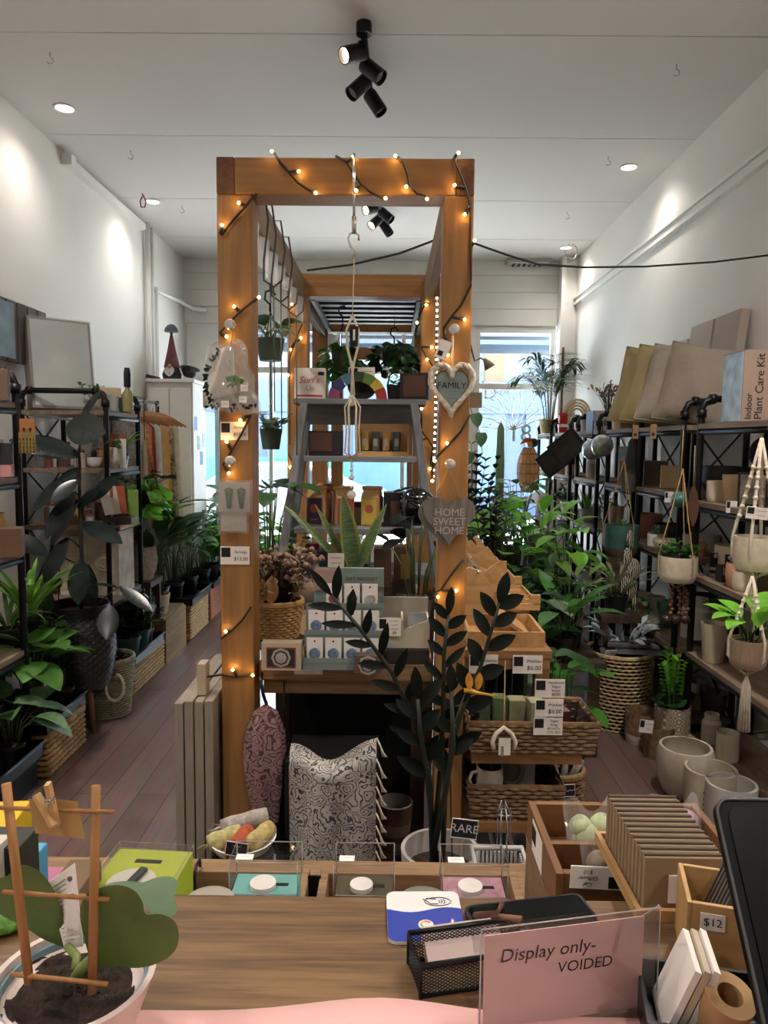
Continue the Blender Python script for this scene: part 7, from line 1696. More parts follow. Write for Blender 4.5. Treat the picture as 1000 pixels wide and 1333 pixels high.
tray_obj('black tray carrying two teal pots on left floor', BX - .33, BX + .02, 4.34, 4.9, .183)
crw = wood('crate_raw', '9a7c52', '7b5f3b', 'y', 5, .7)
o = T('wooden_crate', 'raw timber crate standing on floor between seagrass boxes', 'crate', V((BX - .14, 5.2, 0)))
for z in (.078, .238): part('side_board', B().box((.15, 0, z), (.018, .5, .155)), crw, o, .002); part('side_board', B().box((-.15, 0, z), (.018, .5, .155)), crw, o, .002); part('end_board', B().box((0, -.25, z), (.28, .018, .155)), crw, o, .002); part('end_board', B().box((0, .25, z), (.28, .018, .155)), crw, o, .002)
part('crate_top', B().box((0, 0, .322), (.29, .49, .012)), crw, o)
basket_box('seagrass_box', 'woven seagrass box far along the left floor', V((BX - .14, 5.85, 0)), .3, .56, .27, m=wick, tap=0, th=.014)
tray_obj('far black plant tray on the left with ribbed sides', BX - .32, BX + .04, 5.56, 6.15, .28); tray_obj('farthest black plant tray on left near window', BX - .32, BX + .04, 6.24, 6.8, .28)
solo('brick_plinth', 'terracotta coloured plinth below the farthest tray', 'plinth', B().box((0, 0, .138), (.3, .5, .276)), terra, V((BX - .14, 6.5, 0)))
solo('low_stool', 'low dark stool behind the nearest left trays', 'stool', B().box((0, 0, .545), (.26, .5, .03)).box((-.1, -.2, .265), (.03, .03, .53)).box((.1, -.2, .265), (.03, .03, .53)).box((-.1, .2, .265), (.03, .03, .53)).box((.1, .2, .265), (.03, .03, .53)), darkwood, V((-1.92, 3.5, 0)))
# ---- plants on the left
ZL = .33
def lp_(px, x): return V((x, PX(px, 700, x).y, 0))
plant('calathea with broad striped leaves in nearest left tray', V((-1.66, 3.3, .205)), 'heart', .36, .14, 16, .22, .15, mat('calathea', '5d8f3c', .4, var=.45, sc=18, col2='2a4f22', trans=.15), nur(.065, .11), seed=90)
plant('second calathea hanging over the nearest left tray edge', V((-1.64, 3.06, .134)), 'heart', .26, .14, 14, .18, .12, mat('calathea2', '3f6a30', .4, var=.5, sc=26, col2='7f9a78', trans=.15), nur(.06, .1), seed=91)
plant('dark leafy pot at back of the nearest left tray', V((-1.82, 3.12, .134)), 'broad', .5, .14, 12, .18, .1, L1, nur(.065, .11), seed=92)
plant('fan palm with fresh spiky leaves on nearest left rack', V((-1.8, 3.56, .561)), 'strap', .2, .16, 20, .36, .03, L3, nur(.07, .12), seed=93, droop=.9)
plant('spider plant spilling pale leaves below fan palm', V((-1.8, 3.38, .561)), 'strap', .1, .15, 14, .3, .022, L6, nur(.06, .1), seed=94, droop=1.6)
plant('dark zz cutting in second left tray', V((-1.64, 3.56, .205)), 'zz', .34, .1, 7, .07, .035, L1, nur(.06, .11), seed=95)
plant('round leaved dark plant in second left tray', V((-1.74, 3.44, .205)), 'broad', .34, .12, 12, .13, .1, L2, nur(.06, .1), seed=96)
plant('small dark plant in the front teal pot', V((-1.64, 4.5, .19)), 'bush', .18, .12, 12, .08, .06, L4, ('nursery', .075, .13, teal), seed=97)
plant('bright zz plant in the back teal pot', V((-1.64, 4.7, .19)), 'zz', .24, .12, 7, .07, .035, L2, ('nursery', .075, .13, teal), seed=98)
plant('dark pot of leafy zz at right of teal pots', V((-1.64, 4.84, .19)), 'zz', .2, .12, 6, .07, .035, L1, nur(.05, .1), seed=99)
plant('big peace lily with long dark leaves on wooden crate', V((-1.64, 5.1, .33)), 'lance', .42, .14, 22, .36, .11, L1, ('taper', .085, .14, creamm), seed=100)
plant('tall cast iron plant behind the peace lily', V((-1.72, 5.34, .33)), 'lance', .6, .12, 16, .36, .1, L2, nur(.09, .15), seed=101)
plant('peace lily crowded in the far black tray', V((-1.72, 5.72, .287)), 'lance', .42, .22, 26, .3, .08, L1, nur(.09, .15), seed=102)
plant('glossy green leafy plant in the far black tray', V((-1.68, 6.0, .287)), 'broad', .42, .2, 24, .16, .08, L2, nur(.09, .15), seed=103)
plant('bright leafy plant in the farthest left tray', V((-1.66, 6.35, .287)), 'broad', .5, .2, 22, .15, .08, L3, nur(.09, .15), seed=104)
plant('mixed leafy plant at the window end of farthest tray', V((-1.64, 6.62, .287)), 'bush', .5, .26, 30, .11, .05, L2, nur(.09, .15), seed=105)
plant('parlour palm with long fronds near left shop window', V((-1.6, 7.05, 0)), 'palm', 1.4, .4, 12, .36, .035, L2, ('taper', .14, .26, dkm), seed=106)
plant('bushy bamboo palm below the parlour palm', V((-1.42, 7.1, 0)), 'palm', .95, .4, 16, .26, .04, L3, ('taper', .13, .24, dkm), seed=107)
plant('leafy monstera by the left window behind trays', V((-1.5, 6.98, 0)), 'broad', 1.0, .22, 22, .22, .13, L2, ('taper', .13, .24, dkm), seed=108)
random.seed(109)
hp = P(190, 660, 4.85)
o = T('hanging_plant', 'dark hanging plant with round leaves by third left rack', 'plant', hp)
pb, ri = potmesh('bowl', .085, .12); part('pot', pb, blackp, o); part('soil', soilmesh(ri, .1), soil, o)
S, G = greens('broad', .14, .16, 16, .1, .08, .1); S2, G2 = greens('vine', .2, .12, 5, .09, .07, .1); part('stems', S, stemg, o); part('foliage', G, L1, o); part('trailing_stems', S2, stemg, o); part('trailing_foliage', G2, L3, o)
part('hanging_cord', B().tube([(.08, 0, .12), (0, 0, .45), (-.08, 0, .12)], .003, 4).tube([(0, 0, .45), (0, 0, 1.84 - hp.z - .01), (-.03, -.17, 1.84 - hp.z)], .003, 4), wirem, o)
plant('yellow green fern on the third left rack shelf', lk(158, .2, 1.39), 'strap', .1, .1, 10, .22, .025, L6, nur(.045, .08), seed=110, droop=1.0)
plant('small succulent in pot on third left rack top', lk(126, .2, 1.72), 'bush', .1, .06, 8, .05, .03, L2, ('cyl', .04, .07, greyc), seed=111)
p = lk(168, .05, 1.72); o = T('dark_bottle', 'tall black capped bottle on the third left rack top', 'bottle', p); part('bottle', B().lathe([(0, 0), (.03, 0), (.03, .1), (.012, .13), (.012, .15)], n=16), mat('bottle_straw', '8f8a5a', .2, var=.1), o); part('cap', B().lathe([(.02, .14), (.02, .22), (.014, .25), (0, .25)], n=14), blackp, o)
solo('dried_rose', 'single dusky red flower bud above the rubber plant pot', 'flower', B().ball((0, 0, .16), .022, 0, 10, 8, (1, 1, 1.3)).tube([(0, 0, 0), (0, 0, .15)], .003, 5), mat('rose_dusky', '5c2f34', .8, var=.2), RP + pp(77, 800, -.05) + V((0, .0, .01)))
# ================================================================ counter
CZT = 1.0
cfar = PZ(460, 1166, CZT).y
o = T('counter', 'rustic timber shop counter top in the foreground', 'counter', V((.1, .7, 0)))
part('worktop', B().span((-1.0, .45, CZT - .035), (1.1, cfar, CZT)), oak, o, .004, w=1)
part('front_panel', B().span((-1.0, cfar - .04, .02), (1.1, cfar - .02, CZT - .037)), darkwood, o, w=1)
part('lower_shelf', B().span((-1.0, cfar - .018, .68), (.6, 1.42, .7)), oakt, o, .003, w=1)
for x in (-.95, .55): part('shelf_leg', B().span((x, 1.36, 0), (x + .05, 1.41, .68)), darkwood, o, w=1)
LS = .701
pk = mat('pink_cloth', 'dbaaa5', .85, var=.03)
o = solo('pink_cloth', 'pale pink cloth along the near edge of the counter', 'cloth', B().grid(lambda u, v: (-1.0 + 2.1 * u, .42 + (PZ(400, 1322, CZT).y - .42 + .006 * math.exp(-((u - .475) * 22) ** 2)) * v, CZT + .002 + .004 * (1 - v) + .012 * math.exp(-((u - .475) * 22) ** 2) * v), 80, 6), pk)
solid(o, .002)
# ---- low drawers / trays on the lower shelf
def opentray(lab, px0, px1, d0, d1, z0, zt, m=oakt, name='wooden_tray', t=.016):
    x0, x1 = P(px0, 1130, d1).x, P(px1, 1130, d1).x
    o = T(name, lab, 'tray', V(((x0 + x1) / 2, (d0 + d1) / 2, z0))); w, d, h = x1 - x0, d1 - d0, zt - z0
    part('base', B().span((-w / 2, -d / 2, 0), (w / 2, d / 2, .01)), m, o)
    for a, c in (((-w / 2, d / 2 - t, .01), (w / 2, d / 2, h)), ((-w / 2, -d / 2, .01), (w / 2, -d / 2 + t, h)), ((-w / 2, -d / 2 + t, .01), (-w / 2 + t, d / 2 - t, h)), ((w / 2 - t, -d / 2 + t, .01), (w / 2, d / 2 - t, h))): part('tray_side', B().span(a, c), m, o, .002)
    return o, (x0, x1)
dT = 1.3; zT = P(400, 1130, dT).z
opentray('left weathered wooden tray of candles below the counter edge', 243, 404, 1.0, dT, LS, zT)
opentray('right weathered wooden tray of candles below the counter edge', 418, 672, 1.0, dT, LS, zT)
edgem = mat('acrylic_edge', 'b9b4b0', .2, var=0, trans=.5)  # pale colour standing in for bright glints along clear plastic edges
def lidedge(o, w, d, z0, z1):
    x, y = w / 2, d / 2; b = B()
    for z in (z0, z1): b.tube([(-x, -y, z), (x, -y, z), (x, y, z), (-x, y, z)], .0009, 4, closed=True)
    for sx in (-x, x):
        for sy in (-y, y): b.tube([(sx, sy, z0), (sx, sy, z1)], .0009, 4)
    part('lid_edge_glints', b, edgem, o)
def lidbox(lab, px0, px1, ytop, d0, d1, zt, c, cb, extra=True):
    """clear lidded gift box: coloured card carton with a slot, tall clear lid"""
    x0, x1 = P(px0, ytop, d0).x, P(px1, ytop, d0).x; w = x1 - x0; d = d1 - d0
    z0 = LS + .011; zt = P(340, 1122, d0).z
    o = T('candle_box', lab, 'box', V(((x0 + x1) / 2, (d0 + d1) / 2, z0))); h = zt - z0
    part('carton', B().box((0, 0, (h - .058) / 2), (w, d, h - .058), 0).box((.01, .0, h - .0576), (w * .5, .008, .001), 1), [c, ink], o, .001)
    part('candle', B().lathe([(0, h - .0578), (w * .2, h - .0578), (w * .2, h - .05), (w * .15, h - .05), (0, h - .052)], n=22, X=tr(-.005, -d * .1, 0)), white, o)
    part('clear_lid', B().span((-w / 2 - .002, -d / 2 - .002, h - .055), (w / 2 + .002, d / 2 + .002, h)), acryl, o)
    lidedge(o, w + .004, d + .004, h - .055, h)
    part('price_sticker', B().box((-w * .3, -d / 2 + .012, h + .001), (w * .26, .016, .001), 0).text('~~~~', .008, tr(-w * .3, -d / 2 + .012, h + .002) @ M.Rotation(-PI / 2, 4, 'X'), 1), [paper, ink], o)
zl1 = PZ(340, 1112, .9).z
lidbox('turquoise gift box with clear lid in the left tray', 300, 386, 1140, 1.14, 1.2, 0, mat('turquoise', '6fb5ae', .6, var=.04), None)
lidbox('olive gift box with clear lid in the right tray', 436, 512, 1140, 1.14, 1.2, 0, mat('olive_card', '4a4a36', .6, var=.1), None)
lidbox('pink floral gift box with clear lid in the right tray', 578, 660, 1140, 1.14, 1.2, 0, mat('pink_floral', 'b58a96', .6, var=.3, sc=60), None)
for px, lab, m in ((272, 'round ribbed glass candle lid in the left tray', mat('ribbed_glass', '9a9288', .2, var=.1)), (552, 'round glass candle jar lid in the right tray', mat('jar_glass', '87857c', .1, .2, var=.1))):
    q = P(px, 1158, 1.08); q.z -= .022; solo('candle_jar', lab, 'jar', B().lathe([(0, 0), (.04, 0), (.043, .01), (.043, q.z - LS - .03), (.045, q.z - LS - .025), (.04, q.z - LS - .008), (.02, q.z - LS), (0, q.z - LS)], n=30, fn=lambda r, a, z: r * (1 + .01 * math.sin(a * 30))), m, V((q.x, q.y, LS + .011)))
q0 = P(411, 1110, 1.29); solo('gap_shade_strip', 'black strip standing in for the shaded gap between wooden trays', 'shade_strip', B().span((-.012, -.002, 0), (.012, .002, zT - LS + .004)), black, V((P(411, 1130, 1.29).x, 1.27, LS)))  # black strip put in for the dark gap between the trays
solo('bag_hook', 'black hook hung over the back of left wooden tray', 'hook', B().tube([(0, .012, -.03), (0, .012, .008), (0, -.012, .012), (0, -.026, 0), (0, -.024, -.04)], .003, 6), black, V((P(260, 1132, dT).x, dT - .01, zT + .004)))
# lime box
x0, x1 = P(150, 1100, 1.2).x, P(247, 1100, 1.2).x; zt = P(200, 1100, 1.2).z; h = zt - LS
lime = mat('lime_card', 'a3b52c', .6, var=.04)
o = T('lime_box', 'lime green gift box with clear lid and black pen window', 'box', V(((x0 + x1) / 2, 1.12, LS)), -.06); w = x1 - x0
part('carton', B().box((0, 0, (h - .012) / 2), (w, .17, h - .012), 0).box((.0, .05, h - .0115), (w * .35, .01, .001), 1), [lime, ink], o, .001)
part('window', B().lathe([(0, 0), (w * .3, 0), (w * .3, .001), (0, .001)], n=26, X=tr(-.005, -.01, h - .0118)), mat('window_white', 'b5b2a4', .5), o)
part('black_clasp', B().bar((-.005, -.03, h - .008), (.005, .02, h - .006), .012, .006), blackp, o)
part('clear_lid', B().span((-w / 2 - .001, -.086, h - .0115), (w / 2 + .001, .086, h)), acryl, o); lidedge(o, w + .002, .172, h - .0115, h)
# packets at far left
def lb(lab, px0, px1, ytop, d0, d1, m, r=0, mm=None):
    a, c = P(px0, ytop, d1), P(px1, ytop, d1); return carton('packet_box', lab, 'box', V(((a.x + c.x) / 2, (d0 + d1) / 2, LS)), c.x - a.x, d1 - d0, a.z - LS, m, r)
lb('bright yellow packet box at far left beyond the trellis', 4, 46, 1042, 1.05, 1.2, mat('packet_yellow', 'c9a51e', .6, var=.03), .1)
lb('sky blue packet box beside the yellow box at left', 22, 62, 1096, 1.0, 1.1, mat('packet_blue', '4f97bd', .6, var=.03))
lb('black patterned packet box between yellow and blue boxes', -30, 50, 1075, .98, 1.04, mat('packet_black', '23221f', .6, var=.2))
lb('white packet box standing at left edge of the counter', -60, 14, 1085, .95, 1.0, mat('packet_white', 'b9b0a6', .6, var=.03))
lb('pink packet box behind the plant leaflet', 62, 92, 1128, 1.0, 1.15, mat('packet_pink', 'b06a86', .6, var=.03))
lb('brown card box behind the trellis right stick', 92, 132, 1118, 1.02, 1.12, mat('packet_brown', '6a543c', .7, var=.05))
# ---- things on the counter
q = PZ(553, 1196, CZT)
def rrect(w, d, r, n=5):
    o = []
    for cx, cy, a0 in ((w/2-r, d/2-r, 0), (-w/2+r, d/2-r, PI/2), (-w/2+r, -d/2+r, PI), (w/2-r, -d/2+r, 1.5*PI)):
        o += [(cx + r * math.cos(a0 + PI/2*k/n), cy + r * math.sin(a0 + PI/2*k/n)) for k in range(n + 1)]
    return o
def slab(b, o, z0, z1, mi=0, side=None):
    n = len(o); return b.add([(x, y, z0) for x, y in o] + [(x, y, z1) for x, y in o], [tuple(range(n-1, -1, -1)), tuple(range(n, 2*n))] + [(i, (i+1) % n, n+(i+1) % n, n+i) for i in range(n)], [mi, mi] + [mi if side is None else side] * n)
w = PZ(605, 1228, CZT).x - PZ(502, 1228, CZT).x; d = PZ(553, 1164, CZT).y - PZ(553, 1229, CZT).y
o = T('review_plaque', 'white and blue tap plaque lying flat on the counter', 'plaque', V((q.x, q.y - .0, CZT + .0006)), .03)
part('plaque_body', slab(B(), rrect(w, d, .01), 0, .004), mat('plaque_white', 'd6d4d2', .25, var=0, coat=.4), o)
pts = rrect(w * .998, d * .998, .01); low = [p for p in pts if p[1] < .0]; wave = [(w * .499 - w * .998 * k / 16, .1 * d - .05 * d * math.sin(PI * k / 8 + .4) * -1) for k in range(17)]
part('blue_half', slab(B(), [(x, y) for x, y in low] + wave, .0041, .0046), mat('plaque_blue', '2b3f9c', .25, var=.03, coat=.4), o)
b = B(); ec = ['c23a2f', 'd9a02c', '3d9150', '3f6bc0']
em = T('x', None, None); bpy.data.objects.remove(em)
ec_ = B().lathe([(0, .0048), (w * .1, .0048)], n=24, c=(0, -d * .2, 0)); part('emblem_disc', ec_, mat('plaque_white', 'd6d4d2', .25, var=0), o)
for i, c in enumerate(ec):
    a0 = .5 + i * 1.25; b = B(); r0, r1 = w * .05, w * .075
    vs = [(r * math.cos(a0 + 1.3 * k / 6), -d * .2 + r * math.sin(a0 + 1.3 * k / 6), .0051) for k in range(7) for r in (r0, r1)]
    part('emblem_arc', b.add(vs, [(2*k, 2*k+1, 2*k+3, 2*k+2) for k in range(6)]), mat('em' + c, c, .4, var=0), o)
b = B()
pe = [(w * .2 + .016 * math.cos(t * .5), d * .27 + .008 * math.sin(t * .5), .0046) for t in range(13)]
b.tube(pe, .0005, 4); b.tube([(w * .0, d * .32, .0046), (w * .06, d * .27, .0046), (w * .1, d * .22, .0046), (w * .2, d * .22, .0046)], .0005, 4); b.tube([(w * .04, d * .34, .0046), (w * .1, d * .33, .0046), (w * .18, d * .32, .0046)], .0005, 4)
for k in range(3): b.tube([(w * .19 + .003 * k + .003 * math.cos(t), d * .27 + (.003 + .001 * k) * math.sin(t), .0046) for t in (-.9, -.4, 0, .4, .9)], .0005, 4)
part('tap_icon', b, ink, o)
# phone
a, c = PZ(612, 1212, CZT), PZ(770, 1186, CZT)
o = T('phone', 'black phone lying face up on the counter with reflections', 'phone', V(((a.x + c.x) / 2, (a.y + c.y) / 2 - .006, CZT + .0006)), .2)
L_ = .148; part('phone_body', slab(B(), rrect(L_, .07, .01), 0, .008), blackp, o, .001)
part('screen', slab(B(), rrect(L_ - .008, .062, .008), .0081, .0086), mat('phone_glass', '040505', .04, var=0, spec=.25), o)
# mesh tray with business cards
q = PZ(612, 1300, CZT)
meshm = mat('wire_mesh', '17181a', .45, .4, var=.1)
o = T('mesh_tray', 'black wire mesh card tray on the counter beside the sign', 'tray', V((.092, .716, CZT + .001)), .22)
def meshpanel(a, bb, c, dd, n=22, m=10):
    b = B(); a, bb, c, dd = map(V, (a, bb, c, dd))
    for i in range(-m, n):
        p0 = max(0, -i / m); x0 = max(0, i) / n
        def at(u, v): return (a.lerp(bb, u)).lerp(dd.lerp(c, u), v)
        for sg in (1, -1):
            pts = []
            for k in range(m + 1):
                u = (i + k) / n; u = u if sg == 1 else 1 - u
                if 0 <= u <= 1: pts.append(at(u, k / m))
            if len(pts) > 1: b.tube([pts[0], pts[-1]], .0006, 3)
    return b
tw_, td_, th_ = .125, .05, .034
part('mesh_front', meshpanel((-tw_/2, -td_/2, 0), (tw_/2, -td_/2, 0), (tw_/2, -td_/2, th_), (-tw_/2, -td_/2, th_)), meshm, o)
part('mesh_back', meshpanel((-tw_/2, td_/2, 0), (tw_/2, td_/2, 0), (tw_/2, td_/2, th_), (-tw_/2, td_/2, th_)), meshm, o)
part('mesh_side', meshpanel((-tw_/2, -td_/2, 0), (-tw_/2, td_/2, 0), (-tw_/2, td_/2, th_), (-tw_/2, -td_/2, th_), 10), meshm, o)
part('mesh_side', meshpanel((tw_/2, -td_/2, 0), (tw_/2, td_/2, 0), (tw_/2, td_/2, th_), (tw_/2, -td_/2, th_), 10), meshm, o)
part('rim', B().tube([(-tw_/2, -td_/2, th_), (tw_/2, -td_/2, th_), (tw_/2, td_/2, th_), (-tw_/2, td_/2, th_)], .0028, 6, closed=True).tube([(-tw_/2, -td_/2, .002), (tw_/2, -td_/2, .002), (tw_/2, td_/2, .002), (-tw_/2, td_/2, .002)], .0022, 6, closed=True), meshm, o)
for x in (-tw_/2, tw_/2):
    for y in (-td_/2, td_/2): part('corner_wire', B().tube([(x, y, 0), (x, y, th_)], .0022, 5), meshm, o)
cm = rz(.22)
o = T('business_cards', 'stack of pink white cards with brown ribbon in the mesh tray', 'cards', V((.088, .722, CZT + .002)), .22)
part('card_stack', B().box((0, .002, .024), (.085, .014, .036), 0, eul(-.9, 0, 0)), mat('card_blush', 'c9b3ac', .7, var=.04), o); part('printed_band', B().box((.005, -.0035, .0295), (.045, .001, .015), 0, eul(-.9, 0, 0)), mat('band_tan', '8a6a50', .7, var=.3), o)
part('ribbon', B().tube([(.018, .03, .035), (.03, .0, .055), (.045, .02, .05), (.03, .01, .046), (.055, -.01, .052)], .0035, 6), mat('ribbon_brown', '6b4632', .6), o)
# acrylic sign with the pink paper
A_, B_ = PZ(628, 1345, CZT), PZ(838, 1313, CZT); A_.z = B_.z = CZT + .002
dv = (B_ - A_); sw = dv.length; ang = math.atan2(dv.y, dv.x); sh_ = P(845, 1184, B_.y).z - CZT
o = T('display_sign', 'clear acrylic holder with pink paper reading Display only VOIDED', 'sign', (A_ + B_) / 2, ang)
zp = sh_ - .008
part('acrylic_front', B().span((-sw / 2 - .004, -.0032, 0), (sw / 2 + .012, -.001, sh_)), acryl, o); part('acrylic_back', B().span((-sw / 2 - .004, .0022, 0), (sw / 2 + .012, .0044, sh_)), acryl, o)
part('acrylic_foot', B().span((-sw / 2 - .004, .0046, 0), (sw / 2 + .012, .06, .0025)), acryl, o)
part('acrylic_wing', B().add([(sw / 2 + .012, .0, 0), (sw / 2 + .012, .0, sh_), (sw / 2 + .022, .05, sh_ * .55), (sw / 2 + .022, .055, 0), (sw / 2 + .014, .0, 0), (sw / 2 + .014, .0, sh_), (sw / 2 + .024, .05, sh_ * .55), (sw / 2 + .024, .055, 0)], [(0, 1, 2, 3), (7, 6, 5, 4), (0, 4, 5, 1), (1, 5, 6, 2), (2, 6, 7, 3)]), acryl, o)
b = B()
for ps in ([(-sw / 2 - .004, -.002, 0), (-sw / 2 - .004, -.002, sh_), (sw / 2 + .012, -.002, sh_), (sw / 2 + .012, -.002, 0)], [(sw / 2 + .012, .001, sh_), (sw / 2 + .023, .05, sh_ * .55), (sw / 2 + .023, .055, 0)]): b.tube(ps, .0009, 4)
part('sign_edge_glints', b, edgem, o)  # bright edge lines of the holder drawn as pale tubes
hand = mat('pen_ink', '2e2226', .7, var=0)
part('pink_paper', B().span((-sw / 2, -.0006, .001), (sw / 2 - .004, .0006, zp), 0).text('Display only-', .0185, tr(-.02, -.0008, zp - .022), 1, sh=.15).text('VOIDED', .0155, tr(.018, -.0008, zp - .041), 1, sh=.1), [mat('pink_sheet', 'cdb2ae', .85, var=.02), hand], o)
# car diffuser box on tray
dpi = wood('box_pine', '7d5531', '623f21', 'y', 4, .5); dpx = wood('box_pine_x', '7d5531', '623f21', 'x', 4, .5)
bn, bf = .93, 1.13; zbx = P(730, 1137, bn).z; xb0 = P(730, 1137, bn).x - .006; xb1 = xb0 + .27; hb_ = .062
solo('riser_block', 'rough timber riser under the car diffuser box', 'riser', B().box((0, 0, (zbx - hb_ - .002 - LS) / 2), (.25, bf - bn - .03, zbx - hb_ - .002 - LS)), oakt, V(((xb0 + xb1) / 2 - .01, (bn + bf) / 2 + .02, LS)))
o = T('diffuser_box', 'open pine box with divider holding bagged car diffusers', 'box', V(((xb0 + xb1) / 2, (bn + bf) / 2, zbx - hb_))); w, d, t = xb1 - xb0, bf - bn, .011
part('base', B().span((-w/2, -d/2, 0), (w/2, d/2, .008)), dpx, o)
for a, c in (((-w/2, -d/2, .008), (-w/2 + t, d/2, hb_)), ((w/2 - t, -d/2, .008), (w/2, d/2, hb_))): part('side_board', B().span(a, c), dpi, o, .001)
for y in (-d/2, -d*.03, d/2 - t): part('cross_board', B().span((-w/2 + t, y, .008), (w/2 - t, y + t, hb_ - (.012 if abs(y) < .02 else 0))), dpx, o, .001)
part('side_label', B().box((-w/2 - .0006, .02, hb_ * .5), (.001, .07, hb_ * .8), 0).box((-w/2 - .0014, .04, hb_ * .6), (.001, .025, hb_ * .4), 1), [paper, ink], o)
zi = zbx - hb_ + .009
for i, (dx, dy, c, lab) in enumerate(((-.05, .04, 'a9b08a', 'clear bag of pale green wax melts in pine box'), (.02, .05, '8d7f96', 'clear bag of lilac wax melts in pine box'), (.085, .055, 'a87f8d', 'clear bag of pink wax melts at right of pine box'), (-.05, -.06, '8a7a6a', 'clear bag of brown diffuser in front half of pine box'), (.02, -.055, '96908a', 'second clear bag of diffuser in front half'))):
    o = T('clear_bag', lab, 'bag', V(((xb0 + xb1) / 2 + dx, (bn + bf) / 2 + dy, zi)))
    part('contents', B().ball((0, 0, .026), .026, 0, 10, 7, (1.1, .8, .9)).ball((.018, .004, .042), .02, 0, 9, 6).ball((-.014, .006, .04), .018, 0, 9, 6), mat('melt' + c, c, .6, var=.2, sc=60), o)
    part('plastic', B().grid(lambda u, v: ((u - .5) * .08, -.026 - .006 * math.sin(u * 13 + v * 5) + .04 * v, .006 + .066 * v * (1 + .2 * math.sin(u * 9))), 12, 8), bagp, o)
a, c = P(743, 1128, .915), P(818, 1158, .915)
card('price_card', 'white card lettered Car Diffuser $10 upside down before pine box', 'price tag', 743, 1128, 818, 1158, .918, ['Car', 'Diffuser', '$10'], upside=True, tilt=.04, th=.0015)
# kraft packet row in wooden tray
tx0, tx1, ty0, ty1 = .292, .40, .80, .975
o = T('packet_tray', 'pine tray holding the row of kraft seed packets', 'tray', V(((tx0 + tx1) / 2, (ty0 + ty1) / 2, CZT + .001)))
W2, D2 = (tx1 - tx0) / 2, (ty1 - ty0) / 2
part('base', B().span((-W2, -D2, 0), (W2, D2, .005)), bambooy, o)
for a, c in (((-W2, -D2, .005), (-W2 + .006, D2, .014)), ((W2 - .006, -D2, .005), (W2, D2, .014)), ((-W2 + .006, -D2, .005), (W2 - .006, -D2 + .006, .014)), ((-W2 + .006, D2 - .006, .005), (W2 - .006, D2, .014))): part('tray_side', B().span(a, c), bambooy, o)
kp = mat('packet_kraft', '8a7357', .8, var=.08); kd = mat('packet_side', '54483a', .8, var=.1)
for i in range(12):
    loc = V(((tx0 + tx1) / 2 + .002, ty0 + .014 + i * .0128, CZT + .0065))
    if i == 0:
        o = T('seed_packet', 'front kraft seed packet with round pale emblem and label', 'packet', loc)
        part('packet', B().box((0, 0, .034), (.092, .010, .068), 0).box((0, 0, .069), (.092, .004, .004), 1), [kp, kd], o, .001)
        part('label', B().box((.012, -.0056, .03), (.06, .001, .034), 0).text('~~~~~', .008, tr(.012, -.0064, .02), 1), [paper, ink], o)
        part('emblem', B().lathe([(0, 0), (.011, .0005), (.011, 0)], n=20, X=tr(.012, -.0064, .048) @ M.Rotation(PI / 2, 4, 'X')).tube([(.012, -.007, .042), (.012, -.0072, .052), (.016, -.007, .056)], .0006, 4), [mat('emblem_pale', 'b0a698', .7)], o)
    elif i == 1:
        o = T('seed_packet', 'plain kraft seed packet edge on in the pine tray row', 'packet', loc, group='kraft seed packets in the pine tray')
        part('packet', B().box((0, 0, .034), (.092, .010, .068), 0).box((0, 0, .069), (.092, .004, .004), 1), [kp, kd], o, .001)
    else: dup(o, loc)
# $12 box with dark cards
q = V((.382, .742, CZT + .001))
o = T('card_box', 'bamboo box with $12 label holding dark cards by the monitor', 'box', q, -.25); w, d, h, t = .12, .075, .078, .005
part('base', B().span((-w/2, -d/2, 0), (w/2, d/2, .005)), bamboo, o)
for a, c in (((-w/2, -d/2, .005), (-w/2 + t, d/2, h)), ((w/2 - t, -d/2, .005), (w/2, d/2, h)), ((-w/2 + t, -d/2, .005), (w/2 - t, -d/2 + t, h)), ((-w/2 + t, d/2 - t, .005), (w/2 - t, d/2, h))): part('box_side', B().span(a, c), bamboo, o, .001)
part('price_label', B().box((-.035, -d/2 - .0006, h - .018), (.024, .001, .018), 0).text('$12', .012, tr(-.035, -d/2 - .0012, h - .018), 1), [paper, ink], o)
for k in range(7): 
    loc = q + rz(-.25) @ V((.005, -.02 + .009 * k, .007))
    if k == 0: cdp = solo('dark_card', 'dark grey card packet leaning in the bamboo $12 box', 'card', B().box((0, 0, .043), (.09, .004, .086), 0, eul(0, .35, 0)), mat('card_slate', '57514a', .7, var=.1), loc, -.25, group='dark card packets in the $12 box')
    else: dup(cdp, loc)
# monitor
R_ = P(918, 1048, .62); d0_ = V((.0, -.64, -.77)); 
o = T('monitor', 'black slanted point of sale screen at right edge of counter', 'monitor', V((R_.x + .15, .46, CZT + .001)))
up_ = V((0, .62, .785)); base_ = V((R_.x + .13, .42, CZT + .012)); ht = (R_ - base_).dot(up_)
X = M(((1, 0, 0, base_.x), (0, -up_.z * -1, up_.y, base_.y), (0, -up_.y, up_.z, base_.z), (0, 0, 0, 1)))
ol = [(x, z + ht / 2) for x, z in rrect(.262, ht, .012)]
part('screen_body', B().prism(ol[::1][::-1] if False else ol, .012, X=X), mat('monitor_black', '08090a', .5, var=.05, spec=.15), o, .002, w=1)
part('screen_glass', B().prism([(x * .94, (z - ht / 2) * .96 + ht / 2) for x, z in ol], .001, X=X @ tr(0, -.0068, 0)), mat('screen_dark', '050607', .35, var=0, spec=.12), o, w=1)
part('edge_trim', B().tube([X @ V((x * 1.0, -.006, z)) for x, z in ol], .0016, 5, closed=True), mat('trim_grey', '3b3c3e', .4), o, w=1)
part('stand', B().box((0, .06, .04), (.1, .1, .08)), blackp, o, .01)
